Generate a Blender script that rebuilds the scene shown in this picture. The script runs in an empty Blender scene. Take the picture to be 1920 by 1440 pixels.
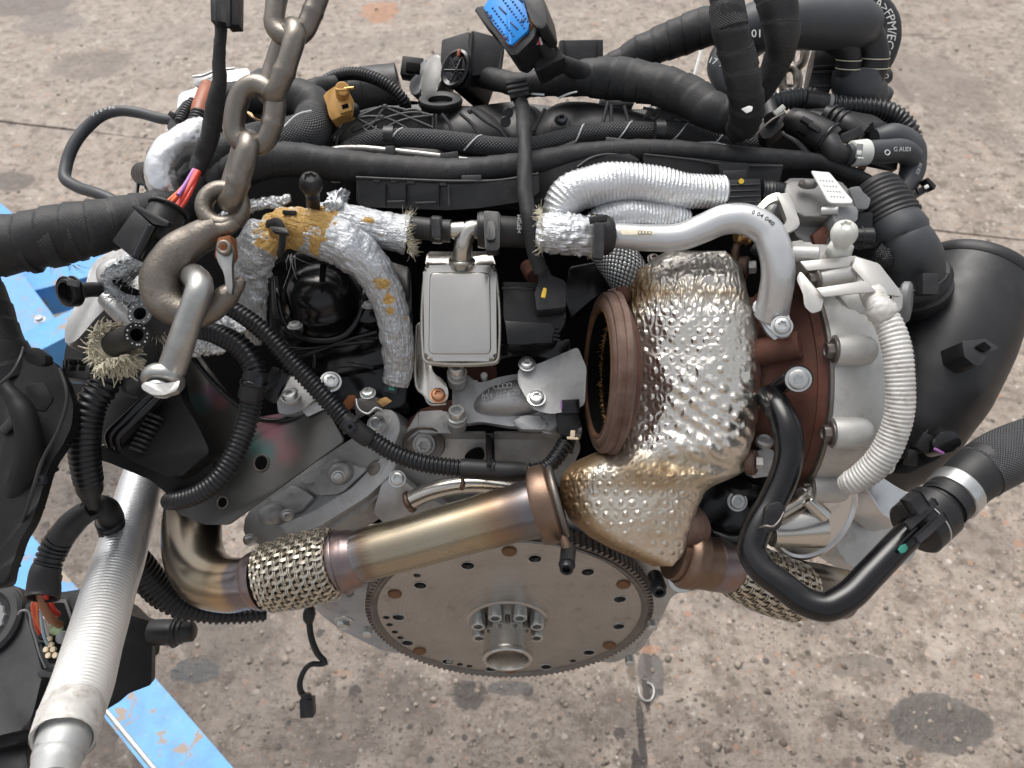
import bpy, bmesh, math, random
import numpy as np
from math import sin, cos, pi, radians, sqrt
from mathutils import Vector, Matrix, noise as mn

SC = bpy.context.scene
COL = SC.collection
random.seed(7)
# ---------------------------------------------------------------- camera, sky, sun, exposure
PITCH = radians(46)
FPX = 1450.0                                   # focal length in pixels of a 1920 wide frame
CAMP = Vector((0.0, -0.396, 1.614))
FW = Vector((0, cos(PITCH), -sin(PITCH)))
UPV = Vector((0, sin(PITCH), cos(PITCH)))
RT = Vector((1, 0, 0))
cam = bpy.data.cameras.new('camera')
camo = bpy.data.objects.new('camera', cam)
COL.objects.link(camo)
camo.location = CAMP
camo.rotation_euler = (radians(90) - PITCH, 0, 0)
cam.sensor_width = 36
cam.lens = 36 * FPX / 1920
cam.clip_start = 0.02
cam.clip_end = 500
cam.dof.use_dof = True
cam.dof.focus_distance = 0.66
cam.dof.aperture_fstop = 9.0
SC.camera = camo

SUN_EL, SUN_AZ = radians(62), radians(-25)
world = bpy.data.worlds.new('World')
SC.world = world
world.use_nodes = True
wn, wl = world.node_tree.nodes, world.node_tree.links
sky = wn.new('ShaderNodeTexSky')
sky.sky_type = 'NISHITA'
sky.sun_disc = False
sky.sun_elevation = SUN_EL
sky.sun_rotation = SUN_AZ
sky.air_density = 1.0
sky.dust_density = 6.0
sky.ozone_density = 0.6
hs = wn.new('ShaderNodeHueSaturation')         # overcast: a greyer sky
hs.inputs['Saturation'].default_value = 0.22
wl.new(sky.outputs[0], hs.inputs['Color'])
wl.new(hs.outputs[0], wn['Background'].inputs['Color'])
wn['Background'].inputs['Strength'].default_value = 0.15
sun = bpy.data.lights.new('sun', 'SUN')
sun.energy = 0.8
sun.angle = radians(40)
sun.color = (1.0, 0.95, 0.88)
suno = bpy.data.objects.new('sun', sun)
COL.objects.link(suno)
suno.rotation_euler = (radians(90) - SUN_EL, 0, radians(180) - SUN_AZ)
suno.location = (0, 0, 6)
SC.view_settings.view_transform = 'Standard'
SC.view_settings.look = 'None'
SC.view_settings.gamma = 1.0
SC.view_settings.exposure = 0.42

# ---------------------------------------------------------------- pixel rays and planes
def P(x, y, d):
    return CAMP + d * (FW + RT * ((x - 960) / FPX) + UPV * ((720 - y) / FPX))
def PX(d):
    return d / FPX
def ray(x, y):
    return FW + RT * ((x - 960) / FPX) + UPV * ((720 - y) / FPX)
def PZ(x, y, z):
    r = ray(x, y)
    return CAMP + r * ((z - CAMP.z) / r.z)
NC = -FW
class Pl:
    def __init__(s, x, y, d, n=NC):
        s.o = P(x, y, d); s.n = Vector(n).normalized(); s.d = d
    def at(s, x, y):
        r = ray(x, y)
        return CAMP + r * ((s.o - CAMP).dot(s.n) / r.dot(s.n))
    def off(s, h):
        q = Pl.__new__(Pl); q.o = s.o + s.n * h; q.n = s.n; q.d = s.d; return q

# ---------------------------------------------------------------- object bookkeeping
WM = {}
def parent_to(o, p, w):
    WM[o.name] = w
    if p is not None:
        o.parent = p
        o.matrix_parent_inverse = WM[p.name].inverted()
def thing(name, label, cat, loc, group=None):
    o = bpy.data.objects.new(name, None)
    COL.objects.link(o)
    o.empty_display_size = 0.02
    o.location = loc
    WM[o.name] = Matrix.Translation(loc)
    o['label'] = label; o['category'] = cat
    if group: o['group'] = group
    return o
def tag(o, label, cat, group=None):
    o['label'] = label; o['category'] = cat
    if group: o['group'] = group
    return o
def link_mesh(name, me, mat, parent=None, loc=None):
    o = bpy.data.objects.new(name, me)
    COL.objects.link(o)
    if mat is not None and not me.materials:
        me.materials.append(mat)
    loc = Vector(loc) if loc is not None else Vector((0, 0, 0))
    o.location = loc
    parent_to(o, parent, Matrix.Translation(loc))
    return o
def mobj(name, verts, faces, mat, parent=None, ang=38, uv=None, uv2=None, col=None):
    V = np.asarray([tuple(v) for v in verts] if not isinstance(verts, np.ndarray) else verts, dtype=float)
    c = (V.min(0) + V.max(0)) / 2
    me = bpy.data.meshes.new(name)
    me.from_pydata((V - c).tolist(), [], faces)
    for nm, u in (('UVMap', uv), ('Norm', uv2)):
        if u is not None:
            l = me.uv_layers.new(name=nm)
            l.data.foreach_set('uv', np.asarray(u, dtype=np.float32).ravel())
    if col is not None:
        a = me.color_attributes.new('tint', 'FLOAT_COLOR', 'POINT')
        C4 = np.ones((len(V), 4), dtype=np.float32); C4[:, :col.shape[1]] = col
        a.data.foreach_set('color', C4.ravel())
    me.polygons.foreach_set('use_smooth', [True] * len(me.polygons))
    if ang < 170:
        me.set_sharp_from_angle(angle=radians(ang))
    me.update()
    return link_mesh(name, me, mat, parent, Vector(c))
def bm_obj(name, bm, mat, parent=None, ang=38):
    bm.normal_update()
    bm.verts.index_update()
    V = np.array([v.co[:] for v in bm.verts]); Fs = [[v.index for v in f.verts] for f in bm.faces]
    bm.free()
    return mobj(name, V, Fs, mat, parent, ang)
def dup(o, parent, M):
    c = o.copy(); COL.objects.link(c)
    c.parent = None; c.matrix_parent_inverse = Matrix()
    c.matrix_basis = M
    parent_to(c, parent, M)
    return c
def basis(z, up=Vector((0, 0, 1))):
    z = Vector(z).normalized()
    x = up.cross(z)
    if x.length < 1e-4: x = Vector((1, 0, 0)).cross(z)
    x.normalize(); y = z.cross(x)
    return x, y, z
def frame(o, z, up=Vector((0, 0, 1)), s=1.0):
    x, y, z = basis(z, up)
    return Matrix(((x.x * s, y.x * s, z.x * s, o.x), (x.y * s, y.y * s, z.y * s, o.y), (x.z * s, y.z * s, z.z * s, o.z), (0, 0, 0, 1)))

# ---------------------------------------------------------------- shape builders
def catmull(A, per=14, closed=False):
    """smooth curve through points (x, y, z, radius): chord-length Hermite, radius eased without overshoot"""
    A = np.asarray(A, float); n = len(A)
    idx = lambda i: i % n if closed else min(max(i, 0), n - 1)
    h = [max(1e-9, np.linalg.norm(A[idx(i + 1), :3] - A[i, :3])) for i in range(n)]
    T = []
    for i in range(n):
        if not closed and i == 0: T.append((A[1] - A[0]) / h[0]); continue
        if not closed and i == n - 1: T.append((A[-1] - A[-2]) / h[n - 2]); continue
        h0, h1 = h[i - 1], h[i]
        v0, v1 = (A[i] - A[idx(i - 1)]) / h0, (A[idx(i + 1)] - A[i]) / h1
        T.append((v0 * h1 + v1 * h0) / (h0 + h1))
    out = []
    for i in range(n if closed else n - 1):
        p, q, m0, m1 = A[i], A[idx(i + 1)], T[i] * h[i], T[idx(i + 1)] * h[i]
        for k in range(per):
            t = k / per; e = t * t * (3 - 2 * t)
            c = p * (1 - e) + q * e + m0 * (t * (1 - t) ** 2) - m1 * (t * t * (1 - t))
            c[3:] = (p * (1 - e) + q * e)[3:]
            out.append(c)
    out.append(A[0] if closed else A[-1])
    return np.array(out)
RIBC = ((0, 0), (.12, 1), (.5, 1), (.62, 0))          # conduit rib profile
RIBS = ((0, 0), (.25, .75), (.5, 1), (.75, .75))      # soft bellows profile
RIBF = ((0, 0), (.35, .3), (.5, 1), (.65, .3))        # thin raised ridge
def tube_pts(pts, r):
    A = []
    for p in pts:
        if isinstance(p, Vector):
            A.append((*p, r)); continue
        rr = (p[3] if len(p) > 3 else r) * PX(p[2])
        A.append((*P(p[0], p[1], p[2]), rr))
    return A
def sweep(pts, r=10, seg=16, step=6, ring=None, closed=False, rf=None, prof=RIBC, wpts=None, flat=1.0):
    """centres, frames and the vertex grid of a tube; pts in (x, y, depth[, radius px])"""
    A = wpts if wpts is not None else tube_pts(pts, r)
    D = catmull(A, closed=closed)
    seglen = np.linalg.norm(np.diff(D[:, :3], axis=0), axis=1)
    S = np.concatenate([[0], np.cumsum(seglen)]); L = S[-1]
    dm = np.mean([p[2] for p in pts]) if pts is not None else 0.65
    amp = None
    if ring:
        pitch = ring[0] * PX(dm); n = max(1, int(round(L / pitch)))
        ss, amp = [], []
        for i in range(n):
            for ph, a in prof:
                ss.append((i + ph) * L / n); amp.append(a * ring[1] * PX(dm))
        ss.append(L); amp.append(0)
        ss = np.array(ss); amp = np.array(amp)
    else:
        n = max(2, int(L / (step * PX(dm))))
        ss = np.linspace(0, L, n + 1)
    C = np.stack([np.interp(ss, S, D[:, k]) for k in range(4)], 1)
    if closed: C = C[:-1]; ss = ss[:-1]; amp = amp[:-1] if amp is not None else None
    n = len(C)
    T = np.gradient(C[:, :3], axis=0) if not closed else (np.roll(C[:, :3], -1, 0) - np.roll(C[:, :3], 1, 0))
    T /= np.linalg.norm(T, axis=1)[:, None] + 1e-12
    ref = np.array(NC[:]) if abs(np.dot(T[0], NC[:])) < .95 else np.array(UPV[:])
    X = np.zeros((n, 3)); x = ref - T[0] * ref.dot(T[0]); X[0] = x / np.linalg.norm(x)
    for i in range(1, n):
        x = X[i - 1] - T[i] * X[i - 1].dot(T[i]); X[i] = x / (np.linalg.norm(x) + 1e-12)
    Y = np.cross(T, X)
    if closed:                                   # spread the closing twist
        x = X[-1] - T[0] * X[-1].dot(T[0]); x /= np.linalg.norm(x)
        a = math.atan2(x.dot(Y[0]), x.dot(X[0]))
        for i in range(n):
            w = -a * i / n; X[i], Y[i] = X[i] * cos(w) + Y[i] * sin(w), -X[i] * sin(w) + Y[i] * cos(w)
    th = np.linspace(0, 2 * pi, seg, endpoint=False)
    R = np.repeat(C[:, 3:4], seg, 1)
    if amp is not None: R = R + amp[:, None]
    if rf is not None: R = R + rf(ss[:, None], th[None, :], R)
    G = C[:, None, :3] + R[..., None] * (X[:, None] * np.cos(th)[None, :, None] * flat + Y[:, None] * np.sin(th)[None, :, None])
    return G, C, T, X, Y, ss, L
def grid_faces(n, seg, closed=False, off=0):
    f = []
    m = n if closed else n - 1
    for i in range(m):
        a = off + i * seg; b = off + ((i + 1) % n) * seg
        for j in range(seg):
            k = (j + 1) % seg
            f.append((b + j, b + k, a + k, a + j))
    return f
def tube(name, pts, mat, parent=None, r=10, seg=16, step=6, ring=None, closed=False, rf=None, cap=True, prof=RIBC, ang=50, hole=None, wpts=None, flat=1.0):
    G, C, T, X, Y, ss, L = sweep(pts, r, seg, step, ring, closed, rf, prof, wpts, flat)
    n = len(C)
    V = G.reshape(-1, 3)
    faces = grid_faces(n, seg, closed)
    per = 2 * pi * float(np.mean(C[:, 3]))
    U1, U2 = [], []
    m = n if closed else n - 1
    sn = np.append(ss, L) if closed else ss
    for i in range(m):
        for j in range(seg):
            for (a, b) in ((i + 1, j), (i + 1, j + 1), (i, j + 1), (i, j)):
                U1 += [b / seg * per, sn[a]]; U2 += [b / seg, sn[a] / L]
    if not closed and cap:
        ends = [(0, -1), (n - 1, 1)]
        for e, sg in ends:
            base = e * seg
            if hole and (hole[0] == 2 or (hole[0] == 0) == (e == 0)):
                rat, dep = hole[1], hole[2]
                k = len(V)
                c = C[e, :3]
                inner = c + (G[e] - c) * rat
                deep = inner - sg * T[e] * dep
                V = np.concatenate([V, inner, deep, (c - sg * T[e] * dep)[None]])
                for j in range(seg):
                    q = (j + 1) % seg
                    fs = [(base + j, base + q, k + q, k + j), (k + j, k + q, k + seg + q, k + seg + j), (k + seg + j, k + seg + q, k + 2 * seg)]
                    for f in fs:
                        faces.append(f if sg < 0 else f[::-1])
                        U1 += [0, sn[e]] * len(f); U2 += [0, e / (n - 1)] * len(f)
            else:
                k = len(V)
                V = np.concatenate([V, C[e:e + 1, :3]])
                for j in range(seg):
                    q = (j + 1) % seg
                    f = (base + j, k, base + q) if sg > 0 else (base + q, k, base + j)
                    faces.append(f); U1 += [0, sn[e]] * 3; U2 += [0, e / (n - 1)] * 3
    return mobj(name, V, [f[::-1] for f in faces], mat, parent, ang, flipuv(U1, faces), flipuv(U2, faces))
def band(name, pts, f0, f1, r, mat, parent, seg=36, lip=.9, rf=None):
    """a collar round part of a hose: follows the hose's own centre line from fraction f0 to f1"""
    D = catmull(tube_pts(pts, r)); S = np.concatenate([[0], np.cumsum(np.linalg.norm(np.diff(D[:, :3], axis=0), axis=1))])
    rr = r * PX(np.mean([p[2] for p in pts]))
    w = []
    for u, k in ((0, lip), (.06, 1), (.35, 1), (.65, 1), (.94, 1), (1, lip)):
        s_ = (f0 + (f1 - f0) * u) * S[-1]
        w.append((*[np.interp(s_, S, D[:, q]) for q in range(3)], rr * k))
    return tube(name, [(0, 0, .6)], mat, parent, seg=seg, step=1.6, wpts=w, ang=40, rf=rf)
def flipuv(U, faces):
    U = np.asarray(U, dtype=np.float32).reshape(-1, 2); out = np.empty_like(U); k = 0
    for f in faces:
        n = len(f); out[k:k + n] = U[k:k + n][::-1]; k += n
    return out
def tape(pitch, amp, lump=.03, k=0.0):
    """overlapping cloth tape: a helical step plus soft lumps (radius fraction)"""
    a, b, c = random.random() * 9, random.random() * 9, random.random() * 9
    def f(s, th, R):
        ph = (s / .016 + th / (2 * pi)) % 1.0
        return R * (amp * 1.2 * (1 - ph) + lump * (np.sin(s * 95 + 2 * th + a) + np.sin(s * 170 - th * 3 + b) * .6 + .5 * np.sin(s * 41 + th + c)))
    return f
def crumple(a1, f1, a2, f2, fine=None):
    """crushed foil: ridged noise, amplitudes in metres"""
    sx = random.random() * 50
    def f(s, th, R):
        out = np.zeros(R.shape)
        for i in range(R.shape[0]):
            for j in range(R.shape[1]):
                t = th[0, j]; r0 = 0.02
                p = Vector((cos(t) * r0, sin(t) * r0, float(s[i, 0]))) 
                q = p * f1 + Vector((sx, 0, 0))
                v = a1 * (abs(mn.noise(q)) * 2 - .5)
                q = p * f2 + Vector((0, sx, 0))
                v += a2 * (abs(mn.noise(q)) * 2 - .5)
                out[i, j] = v
        return out
    return f
def chaikin(pts, n=2, closed=True):
    pts = [Vector((p[0], p[1])) for p in pts]
    for _ in range(n):
        o = []
        for i in range(len(pts)):
            a, b = pts[i], pts[(i + 1) % len(pts)]
            o += [a * .75 + b * .25, a * .25 + b * .75]
        pts = o
    return [(p.x, p.y) for p in pts]
def rounded(pts, r, k=3):
    """round each corner of a pixel outline with a small fillet"""
    out = []; n = len(pts)
    for i in range(n):
        a, b, c = (Vector(pts[(i + q) % n][:2]) for q in (-1, 0, 1))
        u, v = a - b, c - b
        rr = min(r, u.length * .45, v.length * .45)
        s, e = b + u.normalized() * rr, b + v.normalized() * rr
        for j in range(k + 1):
            t = j / k
            q = s * (1 - t) ** 2 + b * 2 * t * (1 - t) + e * t * t
            out.append((q.x, q.y))
    return out
def prism(name, front, n, thick, mat, parent=None, bev=0.0006, ang=38, segs=2, both=False):
    """closed outline of world points, pushed back by thick along -n"""
    bm = bmesh.new()
    n = Vector(n)
    a = [bm.verts.new(p) for p in front]
    b = [bm.verts.new(Vector(p) - n * thick) for p in front]
    N = len(a)
    area = Vector((0, 0, 0))
    for i in range(N):
        area += Vector(front[i]).cross(Vector(front[(i + 1) % N]))
    fl = area.dot(n) < 0
    f1 = bm.faces.new(a[::-1] if fl else a)
    bm.faces.new(b if fl else b[::-1])
    for i in range(N):
        j = (i + 1) % N
        q = (a[i], b[i], b[j], a[j])
        bm.faces.new(q[::-1] if fl else q)
    if bev > 0:
        es = [e for e in f1.edges]
        if both or True:
            es = list(set(es + [e for e in bm.edges if len(e.link_faces) == 2 and e.calc_face_angle(0) > radians(28)]))
        try:
            bmesh.ops.bevel(bm, geom=es, offset=bev, offset_type='OFFSET', segments=segs, profile=.5, affect='EDGES', clamp_overlap=True)
        except Exception:
            pass
    return bm_obj(name, bm, mat, parent, ang)
def poly(name, pts, pl, thick, mat, parent=None, bev=1.2, rnd=0, ang=38, segs=2):
    """prism whose outline is read in photo pixels on plane pl; thick in metres, bev in px"""
    if rnd: pts = rounded(pts, rnd)
    return prism(name, [pl.at(x, y) for x, y in pts], pl.n, thick, mat, parent, bev * PX(pl.d), ang, segs)
def box(name, c, ax, size, mat, parent=None, bev=0.001, segs=2):
    bm = bmesh.new()
    bmesh.ops.create_cube(bm, size=1)
    ax = [Vector(a).normalized() for a in ax]
    for v in bm.verts:
        p = v.co.copy()
        v.co = Vector(c) + ax[0] * p.x * size[0] + ax[1] * p.y * size[1] + ax[2] * p.z * size[2]
    if bev > 0:
        bmesh.ops.bevel(bm, geom=list(bm.edges), offset=bev, segments=segs, profile=.5, affect='EDGES', clamp_overlap=True)
    bmesh.ops.recalc_face_normals(bm, faces=bm.faces)
    return bm_obj(name, bm, mat, parent)
def boxp(name, x, y, d, w, h, dep, mat, parent=None, rot=0, n=NC, bev=1.5):
    """box whose front face is centred at pixel x, y; w, h, dep in px; rot turns it in the face"""
    s = PX(d); z = Vector(n).normalized()
    ux = (RT - z * RT.dot(z)).normalized(); uy = z.cross(ux)
    a = radians(rot)
    vx, vy = ux * cos(a) + uy * sin(a), -ux * sin(a) + uy * cos(a)
    return box(name, P(x, y, d) - z * dep * s / 2, (vx, vy, z), (w * s, h * s, dep * s), mat, parent, bev * s)
def lathe(name, prof, o, axis, mat, parent=None, seg=32, ang=38, k=1.0, fn=None, up=Vector((0, 0, 1)), sq=1.0):
    """profile of (radius, height) turned about axis at o; k scales both"""
    x, y, z = basis(axis, up)
    V, Fs, rings = [], [], []
    for (r, h) in prof:
        if r <= 1e-9:
            rings.append([len(V)]); V.append(o + z * h * k)
        else:
            idx = []
            for j in range(seg):
                t = 2 * pi * j / seg
                rr = r * (fn(t, h, r) if fn else 1.0)
                idx.append(len(V)); V.append(o + (x * cos(t) + y * sin(t) * sq) * rr * k + z * h * k)
            rings.append(idx)
    for a, b in zip(rings[:-1], rings[1:]):
        for j in range(seg):
            q = (j + 1) % seg
            if len(a) == 1 and len(b) == 1: continue
            if len(a) == 1: Fs.append((a[0], b[j], b[q]))
            elif len(b) == 1: Fs.append((a[j], b[0], a[q])[::-1] if False else (a[q], b[0], a[j])[::-1])
            else: Fs.append((a[j], a[q], b[q], b[j]))
    bm = bmesh.new()
    vs = [bm.verts.new(v) for v in V]
    for f in Fs:
        try: bm.faces.new([vs[i] for i in f])
        except ValueError: pass
    bmesh.ops.recalc_face_normals(bm, faces=bm.faces)
    return bm_obj(name, bm, mat, parent, ang)
def cyl(name, a, b, r, mat, parent=None, r2=None, seg=20, bev=.12):
    """bevelled cylinder between two world points, radii in metres"""
    a, b = Vector(a), Vector(b); L = (b - a).length; r2 = r if r2 is None else r2
    c = min(r, r2) * bev
    return lathe(name, [(0, 0), (r - c, 0), (r, c), (r2, L - c), (r2 - c, L), (0, L)], a, b - a, mat, parent, seg)
def cylp(name, p, q, r, mat, parent=None, r2=None, seg=20, bev=.12):
    return cyl(name, P(*p), P(*q), r * PX(p[2]), mat, parent, None if r2 is None else r2 * PX(q[2]), seg, bev)
def ringx(name, o, axis, R, r, mat, parent=None, seg=40, rs=10, sq=1.0, fl=1.0):
    """torus: R, r in metres; fl flattens the section along the axis"""
    x, y, z = basis(axis)
    V, Fs = [], []
    for i in range(seg):
        t = 2 * pi * i / seg
        e = x * cos(t) + y * sin(t) * sq
        for j in range(rs):
            u = 2 * pi * j / rs
            V.append(o + e * (R + r * cos(u)) + z * r * sin(u) * fl)
    for i in range(seg):
        for j in range(rs):
            Fs.append((i * rs + j, ((i + 1) % seg) * rs + j, ((i + 1) % seg) * rs + (j + 1) % rs, i * rs + (j + 1) % rs))
    return mobj(name, V, Fs, mat, parent, 60)
def join_into(bm, V, Fs):
    vs = [bm.verts.new(v) for v in V]
    for f in Fs: bm.faces.new([vs[i] for i in f])
def blob(name, pl, pts, h, mat, parent=None, rows=5, ang=60, rnd=2, thick=.004, pw=.5):
    """cushion-shaped casting: a pixel outline on plane pl, domed by h metres, with a skirt pushed back"""
    pts = chaikin(pts, rnd)
    c = np.mean(np.array(pts), axis=0)
    V, Fs = [], []
    N = len(pts)
    V += [pl.at(*p) - pl.n * thick for p in pts]
    for k in range(rows):
        t = k / rows
        for p in pts:
            q = (p[0] + (c[0] - p[0]) * t, p[1] + (c[1] - p[1]) * t)
            V.append(pl.at(*q) + pl.n * h * (1 - (1 - t) ** 2) ** pw)
    V.append(pl.at(*c) + pl.n * h)
    for k in range(rows):
        for i in range(N):
            j = (i + 1) % N
            Fs.append((k * N + i, k * N + j, (k + 1) * N + j, (k + 1) * N + i))
    for i in range(N):
        Fs.append((rows * N + i, rows * N + (i + 1) % N, len(V) - 1))
    bm = bmesh.new(); join_into(bm, V, Fs)
    bmesh.ops.recalc_face_normals(bm, faces=bm.faces)
    return bm_obj(name, bm, mat, parent, ang)
def text(name, s, o, right, up, h, mat, parent=None, ext=.0003, mapf=None):
    """lettering as thin raised mesh; h is the cap height in metres; mapf bends it onto a surface"""
    cu = bpy.data.curves.new('lettering', 'FONT')
    cu.body = s; cu.size = 1.0; cu.extrude = 0.0; cu.resolution_u = 2; cu.align_x = 'CENTER'; cu.align_y = 'CENTER'
    t = bpy.data.objects.new('lettering', cu)
    me = bpy.data.meshes.new_from_object(t)
    bm = bmesh.new(); bm.from_mesh(me)
    bmesh.ops.triangulate(bm, faces=bm.faces)
    if mapf: bmesh.ops.subdivide_edges(bm, edges=[e for e in bm.edges if e.calc_length() > .3], cuts=2)
    g = bmesh.ops.extrude_face_region(bm, geom=list(bm.faces))
    for v in g['geom']:
        if isinstance(v, bmesh.types.BMVert): v.co.z += 1
    k = h / .7
    n = Vector(right).cross(Vector(up))
    for v in bm.verts:
        x, y, z = v.co
        if mapf: v.co = mapf(x * k, y * k, z * ext)
        else: v.co = Vector(o) + Vector(right) * x * k + Vector(up) * y * k + n * (z * ext)
    bmesh.ops.recalc_face_normals(bm, faces=bm.faces)
    bpy.data.objects.remove(t); bpy.data.curves.remove(cu); bpy.data.meshes.remove(me)
    return bm_obj(name, bm, mat, parent)
def text_pl(name, s, x, y, pl, hpx, mat, parent=None, rot=0, ext=.0003):
    o = pl.at(x, y); a = pl.at(x + 5, y); ux = (a - o).normalized(); uy = pl.n.cross(ux)
    r = radians(rot)
    return text(name, s, o + pl.n * .0001, ux * cos(r) + uy * sin(r), -ux * sin(r) + uy * cos(r), hpx * PX(pl.d), mat, parent, ext)
def text_tube(name, s, sw, frac, th0, hpx, d, mat, parent=None, flip=False, lift=.0002, across=False):
    """lettering along a swept tube: sw from sweep()"""
    G, C, T, X, Y, ss, L = sw
    def f(x, y, z):
        if flip: x, y = -x, -y
        if across: x, y = -y, x
        s_ = min(max(frac * L + x, 0), L)
        c = np.array([np.interp(s_, ss, C[:, k]) for k in range(4)])
        i = min(range(len(ss)), key=lambda q: abs(ss[q] - s_))
        t = th0 - y / c[3]
        rr = c[3] + lift + z
        return Vector(c[:3] + rr * (X[i] * cos(t) + Y[i] * sin(t)))
    return text(name, s, Vector((0, 0, 0)), RT, UPV, hpx * PX(d), mat, parent, .0002, f)

# ---------------------------------------------------------------- materials
M = {}
class NT:
    def __init__(s, name):
        s.m = bpy.data.materials.new(name); s.m.use_nodes = True
        s.n, s.l = s.m.node_tree.nodes, s.m.node_tree.links
        s.b = s.n['Principled BSDF']
        s.tc = s.n.new('ShaderNodeTexCoord')
        M[name] = s.m
    def new(s, t, **k):
        q = s.n.new(t)
        for a, v in k.items(): setattr(q, a, v)
        return q
    def put(s, sock, v):
        if isinstance(v, bpy.types.NodeSocket): s.l.new(v, sock)
        else: sock.default_value = v
    def noise(s, sc, det=4, rough=.55, vec=None, dist=0.0):
        q = s.new('ShaderNodeTexNoise')
        s.put(q.inputs['Vector'], vec if vec is not None else s.tc.outputs['Object'])
        q.inputs['Scale'].default_value = sc; q.inputs['Detail'].default_value = det
        q.inputs['Roughness'].default_value = rough; q.inputs['Distortion'].default_value = dist
        return q.outputs['Fac']
    def vor(s, sc, feature='F1', vec=None, out='Distance', rnd=1.0):
        q = s.new('ShaderNodeTexVoronoi', feature=feature)
        s.put(q.inputs['Vector'], vec if vec is not None else s.tc.outputs['Object'])
        q.inputs['Scale'].default_value = sc; q.inputs['Randomness'].default_value = rnd
        return q.outputs[out]
    def math(s, op, a, b=0.0, c=None, clamp=False):
        q = s.new('ShaderNodeMath', operation=op, use_clamp=clamp)
        s.put(q.inputs[0], a); s.put(q.inputs[1], b)
        if c is not None: s.put(q.inputs[2], c)
        return q.outputs[0]
    def ramp(s, fac, stops):
        q = s.new('ShaderNodeValToRGB')
        s.put(q.inputs[0], fac)
        el = q.color_ramp.elements
        while len(el) < len(stops): el.new(.5)
        for e, (p, c) in zip(el, stops):
            e.position = p; e.color = (*c, 1) if len(c) == 3 else c
        return q.outputs[0]
    def mask(s, fac, lo, hi):
        q = s.new('ShaderNodeMapRange'); q.clamp = True
        s.put(q.inputs[0], fac); q.inputs[1].default_value = lo; q.inputs[2].default_value = hi
        return q.outputs[0]
    def mix(s, f, a, b):
        q = s.new('ShaderNodeMix', data_type='RGBA')
        s.put(q.inputs[0], f)
        for i, v in ((6, a), (7, b)):
            if isinstance(v, (tuple, list)): v = (*v[:3], 1)
            s.put(q.inputs[i], v)
        return q.outputs[2]
    def bump(s, h, st=.5, dist=.001):
        q = s.new('ShaderNodeBump')
        q.inputs['Strength'].default_value = st; q.inputs['Distance'].default_value = dist
        s.put(q.inputs['Height'], h)
        if s.b.inputs['Normal'].links:
            s.l.new(s.b.inputs['Normal'].links[0].from_socket, q.inputs['Normal'])
        s.l.new(q.outputs[0], s.b.inputs['Normal'])
    def set(s, col=None, rough=None, metal=None, **k):
        if col is not None:
            if isinstance(col, (tuple, list)): col = (*col[:3], 1)
            s.put(s.b.inputs['Base Color'], col)
        if rough is not None: s.put(s.b.inputs['Roughness'], rough)
        if metal is not None: s.put(s.b.inputs['Metallic'], metal)
        for a, v in k.items(): s.put(s.b.inputs[a], v)
    def uv(s, name='UVMap', sx=1, sy=1, rot=0):
        q = s.new('ShaderNodeUVMap', uv_map=name)
        mp = s.new('ShaderNodeMapping')
        s.l.new(q.outputs[0], mp.inputs[0]); mp.inputs['Scale'].default_value = (sx, sy, 1)
        mp.inputs['Rotation'].default_value = (0, 0, rot)
        return mp.outputs[0]
    def sep(s, v):
        q = s.new('ShaderNodeSeparateXYZ'); s.put(q.inputs[0], v); return q.outputs

def basic(name, col, rough=.5, metal=0, var=.25, vs=60, dirt=None, ds=35, dth=(.5, .7), bump=None, rvar=.12, spec=.5):
    t = NT(name)
    n1 = t.noise(vs, 5, .6)
    lo = tuple(c * (1 - var) for c in col); hi = tuple(min(1, c * (1 + var)) for c in col)
    c = t.ramp(n1, [(.28, lo), (.72, hi)])
    if dirt:
        c = t.mix(t.mask(t.noise(ds, 8, .68), *dth), c, dirt)
    r = t.math('ADD', t.math('MULTIPLY', t.math('SUBTRACT', t.noise(vs * 2.3, 4), .5), rvar * 2), rough, clamp=True)
    t.set(c, r, metal)
    t.b.inputs['Specular IOR Level'].default_value = spec
    if bump: t.bump(t.noise(bump[0], 4, .6), bump[1], bump[2] if len(bump) > 2 else .001)
    return t
dust = (.060, .057, .054)
basic('plastic', (.013, .013, .014), .42, 0, .35, 50, dust, 30, (.54, .9), (1500, .18, .0004), .16)
basic('plastic_dusty', (.022, .022, .024), .45, 0, .3, 30, dust, 24, (.5, .88), (1300, .2, .0004), .16)
basic('plastic_matte', (.0075, .0075, .008), .55, 0, .35, 40, (.035, .034, .032), 24, (.55, .9), (1300, .3, .0005), .15, .3)
basic('plastic_gloss', (.006, .006, .007), .2, 0, .3, 40, None, bump=(200, .05, .0006))
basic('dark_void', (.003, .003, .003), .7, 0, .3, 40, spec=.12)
basic('rubber', (.015, .015, .016), .5, 0, .25, 40, dust, 30, (.55, .95), (900, .15, .0004))
basic('grey_hose', (.050, .054, .060), .46, 0, .2, 25, dust, 14, (.5, .9), (900, .12, .0004))
basic('conduit', (.010, .011, .013), .34, 0, .2, 50, dust, 40, (.55, .95), (1200, .08, .0003))
basic('cast_alu', (.50, .50, .495), .42, .62, .16, 45, (.20, .18, .16), 50, (.55, .85), (1400, .5, .0006), .12)
basic('cast_alu_dirty', (.48, .48, .475), .46, .55, .2, 35, (.16, .145, .13), 34, (.5, .8), (1200, .6, .0007), .15)
basic('bracket_steel', (.66, .64, .60), .36, .8, .06, 25, (.45, .43, .40), 60, (.58, .85), (600, .08, .0004), .06)
basic('actuator_cast', (.23, .227, .22), .44, .55, .15, 35, (.16, .15, .14), 40, (.5, .8), (1300, .4, .0005), .12)
basic('white_cast', (.53, .525, .505), .46, .45, .12, 30, (.36, .34, .30), 70, (.52, .8), (1500, .4, .0005), .1)
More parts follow.
